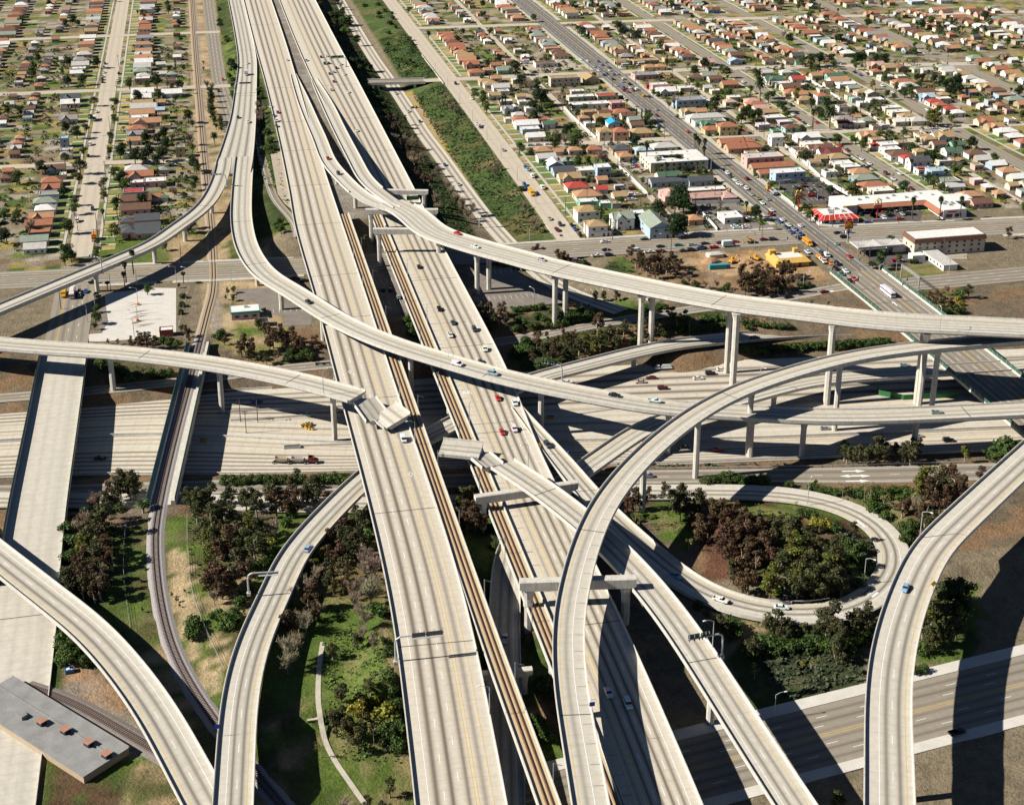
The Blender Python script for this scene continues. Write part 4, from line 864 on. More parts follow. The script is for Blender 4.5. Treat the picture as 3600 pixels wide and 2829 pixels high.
rows('30', '''285 52 120 hnC;440 52 120 hnC;560 58 70 gvG;255 165 115 gsC;442 162 110 hsW;560 155 90 fvG 1 8;835 172 150 hcG;905 205 170 gvG;682 195 110 goC;320 232 180 xvW;552 225 140 grW;405 272 165 fwC;612 278 95 fwC;485 302 185 gnC;532 350 210 hcS;572 372 145 goC;690 358 85 gtP;622 420 165 htC;782 385 120 hcW 2 8;942 240 185 goW;1020 275 190 fwW;1085 312 120 geC;855 325 105 fgC;810 268 80 gnC;1170 350 140 htC;1265 365 130 nsC;1295 425 155 fwW;1140 450 90 fwW;1062 410 100 fwG;1035 385 85 ftC;1290 95 170 xpT;1440 115 140 gtT;1540 120 105 nnT 1 10;1300 155 95 hcC;1562 258 215 hcC;1395 205 140 fwC;1540 195 90 fwC;1605 290 185 hsW;1765 355 190 gnC;1900 345 100 fwC;1945 375 100 htN;1780 395 160 xlB;1850 445 150 hrW;1915 475 120 hcP;2005 510 130 hrW;2085 545 120 hwW;1950 415 120 fwC;1700 130 110 heC;1785 142 105 gsC;1955 110 130 heC;2025 155 190 fsC;1980 135 130 gsC;1445 500 170 fwC;1512 540 175 fwC;1600 580 160 htC;1700 620 175 hsC;1535 628 140 gwC;1440 612 100 htC;1440 655 105 fwC;1000 610 215 hgC;975 645 110 gmC;1062 645 80 hcC;1130 645 120 fwC;1210 622 125 heC;1302 672 95 fnC;958 580 85 goC;1108 582 90 goC;992 495 125 fnW;120 435 140 hpC;155 470 185 hcC;28 495 70 hcC;200 505 145 gpC;290 542 140 gtN;325 592 205 fwC;430 635 140 fwL;495 688 165 hnA;190 665 120 fwL;345 715 85 fvG;38 712 75 hcC;348 775 120 gwW 2 7;640 775 240 xwW;692 845 200 fwC;65 818 140 hcS;105 868 190 hcS;120 935 130 ftC;212 962 380 fsP 2 11;295 1058 430 gcT 1 8;240 1120 210 gcT 1 7;462 1108 310 fwB 2 10;762 888 245 xnC;535 910 180 fnW;577 935 105 gpC;855 925 225 xmW;935 970 195 htW;768 980 120 gtC;672 1012 110 gtW;975 1032 200 fwC;1060 1062 165 fwW;845 1112 125 fwW;1155 1112 200 hoC;1190 1172 255 heB;1275 1240 280 hcC;1350 1285 220 fwC;1225 762 190 xoC;1312 805 140 foC;1300 852 95 hrC;1415 850 180 fwW;1440 895 180 fwW;1560 832 150 ftC;1700 765 190 ftC;1845 738 205 fgC;1935 770 205 xtW;1740 800 130 htC;1520 945 225 hnW;1598 978 125 hrW;1708 1002 210 gdW 2 8;1722 905 110 htC;1945 915 175 gvW;2075 848 130 gvG;1850 848 130 gnC;1755 1090 150 frW;1895 1095 200 flB 2 9;1990 1195 210 feC;2045 1245 180 gsW;1960 1005 160 fwC;2065 1000 100 gtC;1935 955 105 foC''')
rows('10', '''1740 45 170 goP;1780 85 150 xcP;1830 160 150 hcP;1945 135 90 goC;2015 95 105 gcC;2100 140 150 geG;1925 250 140 htC;1975 275 150 htW;2065 305 160 gsW;2150 300 90 gtC;2005 380 110 gtW;2090 345 110 fsW;2110 440 130 fwC;2125 510 110 xgW;2145 600 90 fwC;2020 220 100 goC;2150 60 90 gcC''')
rows('00', '''830 28 160 goC;830 65 170 gwP;992 80 85 gsC;815 110 160 gsC;815 150 165 heC;1003 170 90 gsC;1105 175 90 heG;830 195 130 hsC;815 222 145 fwP;1090 240 110 fnP;820 350 210 gwW;1098 358 190 gwW;805 402 190 xwB;990 440 85 goC;820 462 190 gtC;830 495 250 gsB;980 512 95 glB;815 550 235 goT;1020 565 115 ftC;785 592 175 fwC;845 635 300 xoC;1035 662 95 foC;775 698 175 hcC;745 752 155 xgB;740 808 140 goC;1175 878 90 feY 2 6;660 938 60 fwC 1 6;760 1082 215 hsC;1022 1078 90 hgC;790 1140 260 xcC;940 1195 210 fwP;765 1212 125 fwP;730 1300 195 frB;760 1370 280 gnC;752 1455 280 gnP;948 1338 95 gcP;1030 1348 60 gvC 1 4;670 1570 130 hdP;860 1555 235 gdP;665 1645 140 hdP;868 1640 240 gdP
230 45 140 hgC;225 92 160 gsC;205 130 140 fwC;195 170 130 gwC;130 405 175 xdW;128 455 175 gwC;80 495 90 fnC;112 605 165 xgC;68 790 80 flB 2 7;92 895 110 fsC;90 945 115 hgC;58 1130 60 fwC;70 40 90 gsC;80 240 90 gnC''')
rows('01', '690 20 140 hdP;870 22 230 gdP')
# streets that run on past the picture's frame
_occ = [(o.location.x, o.location.y) for o, *_ in HOUSES]
def infill(xa, xb, y0, y1, face):
    y = y0+7
    while y < y1-4:
        w = rh.uniform(10, 14); x = (xa+w/2+6) if face > 0 else (xb-w/2-6)
        for q, (xx, ww) in enumerate(((x, w), ((xb-5.5) if face > 0 else (xa+5.5), 6.4))):
            if q and rh.random() < .35: continue
            u, v = PX(xx, y, 9)
            inpic = 224 < u < 3376 and 202 < v < 2630
            if -60 < u < 3660 and -60 < v < 2600 and not inpic and all(math.hypot(a-xx, b-y) > 10 for a, b in _occ):
                _occ.append((xx, y)); house(xx, y, ww, 8.2 if q == 0 else 6, rh.choice('hgxghf'), rh.choice('sgtocnwencdcwo'), rh.choice('CWWTPBCNT'), 1, far=True)
        y += rh.uniform(12.5, 14.5)
for y0, y1 in ybands:
    for xa, xb, f in ((200, 248, 1), (254.6, 302, -1), (330, 363, 1), (368, 402, -1), (420, 457, 1), (461.5, 491, -1), (513, 550, 1), (552, 590, -1), (606, 650, 1), (655, 700, -1), (705, 745, 1)): infill(xa, xb, y0, y1, f)
for y0, y1 in ((766, 930), (942, 1130), (1144, 1340), (1350, 1640)):
    for xa, xb, f in ((-57, -12, 1), (-125, -80, -1), (-175, -130, 1), (-225, -180, -1)): infill(xa, xb, y0, y1, f)
fm = {}; mb = MB()
def _mi(m):
    return fm.setdefault(m.name, (len(fm), m))[0]
for (w, rt, rk, wk), ps in FAR.items():
    d = 8.2 if w > 7 else 6.; r0 = roof_mesh(rt, w, d, d*.27, .45, rk, wk); ms = [_mi(q) for q in r0.materials]; wi = _mi(wm(wk)); gi = _mi(DARKG)
    for x, y, z in ps:
        i = len(mb.v); mb.v += [(v.co.x+x, v.co.y+y, v.co.z+z+3.1) for v in r0.vertices]
        for f in r0.polygons: mb.f.append([i+k for k in f.vertices]); mb.m.append(ms[f.material_index]); mb.uv.append(None); mb.wr.append(None)
        mb.box((x, y, z-.5), (w, d, 3.58), wi)
        for k in (-.3, .05, .33): mb.box((x+w*k, y-d/2-.03, z+1), (1.2, .1, 1.1), gi)
o = link('distant_houses', mb.mesh('distant_houses', [m for _, m in sorted(fm.values(), key=lambda q: q[0])])); tag(o, 'mass of small houses carrying on past the neighbourhood in the distance', 'houses', None, 'stuff')
# ---------------------------------------------------------------- singular buildings
def bld(name, label, cat, x, y, z=6.5, rz=0): return thing(name, label, cat, (x, y, z), rz)
def part(o, name, mats, build, loc=None):
    mb = MB(); build(mb); return link(name, mb.mesh(name, mats), o, loc)
def wins(o, xs, y, z, sx=1.4, sz=1.2, ax='x', th=.14):
    for q in xs: link('window', WINM, o, (q, y, z) if ax == 'x' else (y, q, z), 0, (sx, th, sz) if ax == 'x' else (th, sx, sz))
# courtyard apartments
x, y, _ = T('20', 1545, 985, 12.5); o = bld('courtyard_apartments', 'big two-storey apartment block with white flat roof around an open courtyard, beside the avenue', 'apartment building', x, y)
w, d, h, cw, cd_ = 37, 24, 6.6, 15, 7
part(o, 'wall', [wm('C')], lambda m: (m.box((0, -(d+cd_)/4, -.4), (w, (d-cd_)/2, h)), m.box((0, (d+cd_)/4, -.4), (w, (d-cd_)/2, h)), m.box((-(w+cw)/4, 0, -.4), ((w-cw)/2, cd_-.02, h)), m.box(((w+cw)/4, 0, -.4), ((w-cw)/2, cd_-.02, h))))
part(o, 'roof', [rm('w'), wm('C')], lambda m: (m.box((0, -(d+cd_)/4, h-.4), (w+.6, (d-cd_)/2+.3, .45)), m.box((0, (d+cd_)/4, h-.4), (w+.6, (d-cd_)/2+.3, .45)), m.box((-(w+cw)/4, 0, h-.4), ((w-cw)/2+.3, cd_-.6, .44)), m.box(((w+cw)/4, 0, h-.4), ((w-cw)/2+.3, cd_-.6, .44))))
for s in (1.1, 4.2): wins(o, [-15+3.8*k for k in range(9)], -d/2, s); wins(o, [-5+3.3*k for k in range(4)], cd_/2, s); wins(o, [-8, -3, 3, 8], -w/2, s, ax='y')
for k in range(6): link('roof_vent', VENTM, o, (-14+5*k, 8 if k % 2 else -9, h), 0, (.9, .9, .7))
# burger restaurant with the red roof
x, y, _ = T('30', 905, 1530, 9.5); o = bld('burger_restaurant', 'white burger restaurant with a bright red mansard roof and white flat top on the corner', 'restaurant', x, y)
w, d = 24, 19
part(o, 'wall', [wm('W')], lambda m: m.box((0, 0, -.3), (w-2, d-2, 3.2)))
def _mans(m):
    a, b, c, e, h0, h1 = w/2, d/2, w/2-3.2, d/2-3.6, 2.9, 4.9
    m.poly([(-a, -b, h0), (a, -b, h0), (c, -e, h1), (-c, -e, h1)]); m.poly([(-a, b, h0), (-a, -b, h0), (-c, -e, h1), (-c, e, h1)]); m.poly([(a, -b, h0), (a, b, h0), (c, e, h1), (c, -e, h1)]); m.poly([(a, b, h0), (-a, b, h0), (-c, e, h1), (c, e, h1)])
    m.poly([(-a, -b, h0-.02), (-a, b, h0-.02), (a, b, h0-.02), (a, -b, h0-.02)], 1)
part(o, 'mansard_roof', [pm('roof_glossy_red', (.55, .035, .025), .5, .1, 1), wm('W')], _mans); part(o, 'flat_roof', [rm('w')], lambda m: m.box((0, 0, 4.3), (w-6.4, d-7.2, .5)))
for k in range(7):
    xx = -w/2+1.6+k*(w-3.2)/6
    part(o, 'roof_rib', [TRIMM], lambda m: m.tube([(xx, -d/2-.02, 2.98), (xx*.76, -d/2+3.5, 5.0)], .16, 0, 4))
for k in range(5):
    yy = -d/2+1.8+k*(d-3.6)/4
    part(o, 'roof_rib', [TRIMM], lambda m: m.tube([(-w/2-.02, yy, 2.98), (-w/2+3.1, yy*.68, 5.0)], .16, 0, 4))
for k, (a, b) in enumerate(((-3, 1), (2, 3), (4, -2), (-4, -3))): link('air_conditioner', VENTM, o, (a, b, 4.8), 0, (2, 1.6, 1.1))
wins(o, [-8, -4, 1, 5.5, 9], -d/2+1, .9, 2.4, 1.6); wins(o, [-6, -1, 4], -w/2+1, .9, 2.2, 1.6, 'y')
BURGER = o
# corner shops, an L of white flat roofs
x, y, _ = T('30', 1480, 1400, 11); o = bld('strip_mall', 'long white flat-roofed corner shops with an orange tiled canopy around the car park', 'shop building', x, y)
part(o, 'wall', [wm('W')], lambda m: (m.box((-4, 4, -.3), (46, 15, 5.2)), m.box((25, -6.5, -.3), (14, 36, 5.6)), m.box((-30.5, 2, -.3), (9, 19, 6.2))))
part(o, 'flat_roof', [rm('w')], lambda m: (m.box((-3.5, 4, 4.6), (44.6, 14.2, .2)), m.box((25, -6.5, 5.0), (13.2, 35.2, .22)), m.box((-30.5, 2, 5.6), (8.2, 18.2, .2))))
part(o, 'tiled_canopy', [rm('c')], lambda m: (m.poly([(-26, -6.4, 3.0), (17.6, -6.4, 3.0), (17.6, -3.48, 4.6), (-26, -3.48, 4.6)]), m.poly([(14.8, -24.3, 3.0), (17.98, -24.3, 4.8), (17.98, -3.9, 4.8), (14.8, -6.6, 3.0)][::-1])))
for k in range(9): link('air_conditioner', VENTM, o, (-20+5.6*k, 4+3*math.sin(k*2), 4.8), 0, (1.7, 1.4, 1.0))
for k in range(7): link('air_conditioner', VENTM, o, (23+2.5*(k % 3), -14+2.4*(k//3)-3*(k % 2), 5.2), 0, (1.8, 1.5, 1.0))
wins(o, [-22+4.6*k for k in range(9)], -3.5, .6, 3.6, 2.2); wins(o, [-21, -17, -13, -9], 18, .6, 3.2, 2.2, 'y'); wins(o, [21.5, 27], -24.5, .8, 4, 2)
part(o, 'shop_sign', [pm('sign_yellow', (.7, .5, .04), .5, .1, 2)], lambda m: m.box((-30.5, -7.6, 4.9), (8.4, .12, .9))); part(o, 'shop_sign', [pm('sign_red', (.5, .04, .05), .5, .1, 2)], lambda m: m.box((23, -24.6, 3.6), (5.5, .12, .9)))
# three-storey block with brown mansard at the right
x, y, _ = T('31', 1960, 70, 15); o = bld('apartment_block', 'three-storey cream apartment block with a brown mansard band and white flat roof at right edge', 'apartment building', x, y)
w, d, h = 40, 13, 9.2
part(o, 'wall', [wm('C')], lambda m: m.box((0, 0, -.4), (w, d, h)))
part(o, 'mansard_band', [rm('n')], lambda m: (m.box((0, 0, h-1.9), (w+1.2, d+1.2, 2.3), 0, 0, .975, .93)))
part(o, 'flat_roof', [rm('w')], lambda m: m.box((0, 0, h+.1), (w-1.2, d-1.6, .36)))
for s in (1, 3.9): wins(o, [-17+4.2*k for k in range(9)], -d/2, s, 1.3, 1.2); wins(o, [-3, 2.5], -w/2, s, 1.2, 1.2, 'y')
wins(o, [-17+4.2*k for k in range(9)], -d/2, 6.1, 1.3, 1.1)
# motel row
x, y, _ = T('31', 1740, 190, 9.5); o = bld('motel_row', 'low grey-roofed motel row running diagonally in view behind the petrol station', 'motel', x, y, 6.5)
part(o, 'wall', [wm('W')], lambda m: (m.box((2, -6, -.4), (7.5, 44, 3.4)), m.box((-8, 8, -.4), (13, 9, 3.4)))); part(o, 'flat_roof', [rm('s')], lambda m: (m.box((2, -6, 3), (8.3, 44.8, .3)), m.box((-8.4, 8, 3.0), (12.4, 9.8, .32))))
wins(o, [-25+3.6*k for k in range(11)], -1.75, .9, 1.2, 1.2, 'y')
# petrol station canopies
x, y, _ = T('31', 1310, 165, 11); o = bld('petrol_station', 'petrol station with twin folded white canopies on posts at the avenue corner', 'petrol station', x, y)
for k, cx in enumerate((-6.5, 6.5)):
    def _can(m):
        a, b, h = 6.2, 5.2, 4.6
        for s in (-1, 1):
            m.poly([(cx-a, s*b, h+.9), (cx, 0, h), (cx+a, s*b, h+.9)][::s]); m.poly([(cx-a, s*b, h+.86), (cx, 0, h-.05), (cx+a, s*b, h+.86)][::-s])
            m.poly([(cx+s*a, -b, h+.9), (cx+s*a, b, h+.9), (cx, 0, h)][::1 if s > 0 else -1]); m.poly([(cx+s*a, -b, h+.86), (cx+s*a, b, h+.86), (cx, 0, h-.05)][::-1 if s > 0 else 1])
        for s in (-1, 1): m.box((cx+s*a, 0, h+.2), (.3, 2*b+.3, .9)); m.box((cx, s*b, h+.2), (2*a-.3, .3, .9))
    part(o, 'canopy', [rm('s')], _can); part(o, 'post', [GALV], lambda m: m.box((cx, 0, 0), (.8, .8, 4.5)))
    part(o, 'fuel_pump', [wm('R')], lambda m: m.box((cx-2.5, 0, 0), (.8, .6, 1.7))); part(o, 'fuel_pump', [wm('R')], lambda m: m.box((cx+2.5, 0, 0), (.8, .6, 1.7)))
part(o, 'kiosk', [wm('W')], lambda m: m.box((16, -14, 0), (7, 5, 3.2)))
# building under construction
x, y, _ = T('31', 460, 290, 9); o = bld('building_shell', 'half-built yellow-sheathed building with white flat roof on bare brown soil', 'building site', x, y)
o.scale = (.82, .82, .9)
YS = pm('sheathing_yellow', (.58, .36, .09), .8, .15, .6)
part(o, 'wall', [YS], lambda m: m.box((0, 0, -.4), (22, 17, 4.0)))
part(o, 'flat_roof', [rm('w')], lambda m: m.box((.6, .6, 3.5), (17, 12.6, .3)))
part(o, 'eave_band', [YS], lambda m: (m.poly([(-12, -10, 3.0), (12, -10, 3.0), (9.4, -6, 5.0), (-8.4, -6, 5.0)]), m.poly([(-12, 9, 3.0), (-12, -10, 3.0), (-8.4, -6, 5.0), (-8.4, 8.6, 5.0)]), m.poly([(12, -10, 3), (12, 8.4, 3), (9.4, 8.4, 5), (9.4, -6, 5)])))
part(o, 'tower', [YS], lambda m: m.box((-8.6, 5.2, 3.4), (4, 3.6, 3.2))); part(o, 'tower', [YS], lambda m: m.box((7.6, 6.6, 3.4), (3, 3, 2.8)))
part(o, 'doorway', [DARKG], lambda m: m.box((5, -8.55, 0), (2, .12, 2.6)))
# small teal-banded kiosk by the railway; ticket hut of the lot
x, y, _ = T('01', 1800, 800, 9); o = bld('kiosk_building', 'small flat white-roofed building with a teal band beside the railway', 'kiosk', x, y)
part(o, 'wall', [wm('L')], lambda m: m.box((0, 0, -.4), (13, 8, 3.5))); part(o, 'roof_band', [pm('teal_band', (.05, .34, .34), .6, .1, 2)], lambda m: m.box((0, 0, 3.1), (13.5, 8.5, .9))); part(o, 'flat_roof', [rm('w')], lambda m: m.box((0, 0, 4.0), (12.8, 7.8, .12)))
link('air_conditioner', VENTM, o, (.5, 1, 4.1), 0, (1.8, 1.2, .8)); wins(o, [-4, 0, 4], -4, 1, 2, 1.2)
x, y, _ = T('01', 1045, 985, 8.5); o = bld('lot_hut', 'small dark red hut with a white roof in the corner of the pale empty lot', 'hut', x, y)
part(o, 'wall', [wm('R')], lambda m: m.box((0, 0, -.2), (6, 4.6, 3))); part(o, 'parapet_band', [wm('R')], lambda m: [m.box(c, dd) for c, dd in (((0, -2.2, 2.8), (6.2, .3, .5)), ((0, 2.2, 2.8), (6.2, .3, .5)), ((-2.95, 0, 2.8), (.3, 4.1, .5)), ((2.95, 0, 2.8), (.3, 4.1, .5)))]); part(o, 'flat_roof', [rm('w')], lambda m: m.box((0, 0, 2.8), (5.6, 4.1, .16)))
x, y, _ = T('01', 1975, 900, 8); o = bld('block_shelter', 'grey walled enclosure with white coping behind the small kiosk', 'enclosure', x, y)
part(o, 'wall', [pm('block_grey', (.33, .31, .3), .9, .2, 1)], lambda m: (m.box((-2.4, 0, 0), (.3, 5, 2.6)), m.box((2.4, 0, 0), (.3, 5, 2.6)), m.box((0, 2.4, 0), (4.5, .3, 2.6)), m.box((0, -2.4, 0), (4.5, .3, 2.4))))
# shed roof with vents in the lower left corner
wa, wb = Vector(T('03', 36, 1242, 8.9)), Vector(T('03', 745, 1672, 8.9)); wd_ = wb-wa; wang = math.atan2(wd_.y, wd_.x)
o = bld('warehouse', 'grey flat-roofed warehouse corner with boxy brown roof vents, lower left corner', 'warehouse', wa.x, wa.y, 6.3, wang)
part(o, 'wall', [wm('T')], lambda m: m.box((4, -7.7, -.5), (52, 15, 2.9))); part(o, 'flat_roof', [pm('roof_bitumen', (.24, .235, .23), .9, .25, .25)], lambda m: (m.box((4, -7.7, 2.4), (52.6, 15.6, .3)), m.box((4, -5.5, 2.7), (52, .3, .25)), m.box((4, -.3, 2.7), (52.4, .35, .3)), m.box((-4, -10, 2.7), (3, 2, 1.1))))
for q in ((75, 1470), (300, 1590), (470, 1700), (-150, 1390)):
    a, b, _ = T('03', q[0], q[1], 10.2); v = Matrix.Rotation(-wang, 3, 'Z') @ Vector((a-wa.x, b-wa.y, 0))
    k = link('roof_vent', None, o, (v.x, v.y, 2.7)); bm2 = MB(); bm2.box((0, 0, 0), (2.1, 1.8, 1.2)); link('vent_louvre', bm2.mesh('vent_louvre', [DARKG]), k); bm2 = MB(); bm2.box((0, 0, 1.2), (2.6, 2.3, .2)); link('vent_lid', bm2.mesh('vent_lid', [pm('rusty_brown', (.36, .19, .13), .8, .2, .8)]), k)
# right-edge white shop
x, y, _ = T('30', 2090, 1375, 10); o = bld('corner_shop', 'white single-storey shop with dark doors at the far right street corner', 'shop building', x, y)
part(o, 'wall', [wm('C')], lambda m: m.box((0, 0, -.3), (15, 14, 4.2))); part(o, 'flat_roof', [rm('w')], lambda m: m.box((0, 0, 3.9), (14.4, 13.4, .15))); wins(o, [-5, 0, 5], -7, .3, 2, 2.4); wins(o, [-4, 1], -7.5, .3, 2, 2.2, 'y')
# long plain walls round yards
def wall_line(name, label, cat, spec, h, mat, th=.25, z0=None, dz=0):
    pts = parse(spec); root = thing(name, label, cat, (pts[0][0], pts[0][1], 0)); mb = MB()
    for (a, b, z, _), (c, d2, z2, _) in zip(pts[:-1], pts[1:]):
        L = math.hypot(c-a, d2-b); n = max(1, int(L/12))
        for k in range(n):
            f0, f1 = k/n, (k+1)/n; p = (a+(c-a)*(f0+f1)/2, b+(d2-b)*(f0+f1)/2)
            zz = tz(*p) if z0 is None else z0
            if th < .1:
                for q in (.25, .55, .97): mb.box((p[0]-pts[0][0], p[1]-pts[0][1], zz+h*q), (L/n, .05, .05), 0, math.atan2(d2-b, c-a))
                mb.box((a+(c-a)*f0-pts[0][0], b+(d2-b)*f0-pts[0][1], zz-.2), (.09, .09, h+.25)); mb.box((p[0]-pts[0][0], p[1]-pts[0][1], zz-.2), (.08, .08, h+.25)); continue
            mb.box((p[0]-pts[0][0], p[1]-pts[0][1], zz-.2), (L/n+.02*(k % 2), th, h+.2), 0, math.atan2(d2-b, c-a))
    link('wall_panel', mb.mesh('wall_panel', [mat]), root); return root
WW = pm('white_block_wall', (.62, .61, .58), .85, .12, .6); PK = pm('pinkish_block_wall', (.42, .33, .28), .9, .2, .6)
wall_line('boundary_wall', 'long white wall along the back and side of the burger car park', 'wall', '30:265,1255@6.5 770,1210 1080,1375', 2.4, WW)
wall_line('boundary_wall', 'low white wall between the burger car park and the avenue pavement', 'wall', '30:330,1310@6.5 480,1420 560,1490', 1.4, WW)
wall_line('boundary_wall', 'low white curved wall on the pavement corner before the red-roofed restaurant', 'wall', '30:720,1600@6.5 760,1640 950,1655 1120,1640', 1.2, WW)
wall_line('boundary_wall', 'low white wall along the street side of the shops car park', 'wall', '30:1265,1600@6.5 1570,1580', 1.2, WW)
wall_line('boundary_wall', 'long pale wall behind the pink courtyard flats, facing the grey car park', 'wall', '20:1725,1440@6.5 2174,1425', 2.2, WW)
wall_line('boundary_wall', 'pale wall with a bend down the side of the grey car park', 'wall', '20:1750,1460@6.5 1920,1640 1960,1690', 1.8, WW)
for k, (a, sp) in enumerate((('pink garden wall beside the alley, by the tan cross-gabled house', '20:915,1165@6.5 1065,1150'), ('pinkish garden wall below the red-roofed house', '20:750,1215@6.5 1140,1205'), ('dark garden wall beside the white cars on grass', '20:1090,1385@6.5 1290,1360'), ('pale alley wall running up beside the car park of the courtyard flats', '20:1005,1070@6.5 1140,1190 1300,1350'), ('pale alley wall left of the blue roofed house', '20:500,520@6.5 570,600 800,810'), ('pale alley wall behind the terracotta motel', '30:430,880@6.5 560,990 770,1180'), ('white garden walls behind the maroon roofed house', '30:450,900@6.5 545,1000'), ('long alley wall near the tall date palms', '30:560,190@6.5 960,440'), ('long alley wall right of the grey roofed corner house', '30:1215,560@6.5 1390,700'))):
    wall_line('garden_wall', a, 'garden wall', sp, 1.7, PK if k < 3 else WW)
wall_line('hoarding', 'bright green construction hoarding bending round a dry yard under the flyover', 'hoarding', '31:1310,1555@0 1330,1600 1565,1645 2080,1620', 2.6, pm('hoarding_green', (.035, .15, .055), .7, .15, .8), .2)
wall_line('retaining_wall', 'pale concrete retaining wall beside the green slope and the street', 'wall', '10:1310,15@6.5 1520,290', 1.1, PARA)
wall_line('retaining_wall', 'pale concrete wall along the top of the ivy slope by the frontage street', 'wall', '20:300,1580@6.5 380,1690 21:370,-0 480,150', 1.1, PARA)
for k, (lab, sp) in enumerate((('thin mesh fence on the green strip right of the curving railway', '02:1245,1100@6.5 1245,1350 1260,1600 03:1265,30 1310,250 1430,560 1590,900'), ('thin mesh fence in shade left of the railway', '02:670,1100@6.5 640,1400 640,1680 03:650,150 700,520'), ('grey mesh fence between the pale lot and the railway', '01:1270,560@6.5 1200,800 1150,1010'), ('grey mesh fence right of the railway by the kiosk', '01:1690,560@6.5 1660,730 1640,890'))):
    wall_line('mesh_fence', lab, 'fence', sp, 1.6, pm('mesh_grey', (.33, .34, .33), .6, .1, 3), .06)
# overbridge of the sunken ramp, far up
a = [q for q in ROADS if q == 'T']; o = bld('overbridge', 'short street overbridge with pale parapets crossing the sunken ramp beside the green slopes', 'road bridge', 147, 1120, 6.5, R_(-6))
part(o, 'road_deck', [ASPH2], lambda m: m.box((0, 0, -.9), (42, 11.4, 1.02)));
for s in (-1, 1): part(o, 'parapet', [PARA], lambda m: m.box((0, s*6, -1.1), (44, .6, 2.1)))
part(o, 'abutment', [GIRD], lambda m: (m.box((-14, 0, -6), (2, 11.2, 5)))); part(o, 'abutment', [GIRD], lambda m: (m.box((14, 0, -6), (2, 11.2, 5))))
# ================================================================ vehicles
CC = dict(w=((.72, .72, .70), 'white'), k=((.012, .012, .014), 'black'), d=((.05, .055, .065), 'charcoal'), s=((.33, .34, .35), 'silver'), r=((.42, .018, .02), 'red'), m=((.13, .015, .02), 'maroon'), b=((.03, .08, .24), 'blue'), l=((.24, .38, .52), 'light blue'),
          t=((.02, .14, .15), 'teal'), g=((.02, .07, .045), 'dark green'), n=((.10, .05, .03), 'brown'), c=((.50, .43, .32), 'cream'), y=((.66, .33, .02), 'yellow'), o=((.62, .23, .03), 'orange'), u=((.10, .055, .10), 'plum'), a=((.35, .26, .15), 'tan'))
def loft_x(mb, st, mi=0):
    """stations along x: (x, half width, z0, z1, inset at the top)"""
    mb.ring([[(x, -h, z0), (x, h, z0), (x, h, z0+(z1-z0)*.72), (x, h*i, z1), (x, -h*i, z1), (x, -h, z0+(z1-z0)*.72)] for x, h, z0, z1, i in st], mi)
def hexcab(mb, x0, x1, X0, X1, h, H, z0, z1, mi=0):
    mb.ring([[(x0, -h, z0), (x1, -h, z0), (x1, h, z0), (x0, h, z0)], [(X0, -H, z1), (X1, -H, z1), (X1, H, z1), (X0, H, z1)]], mi)
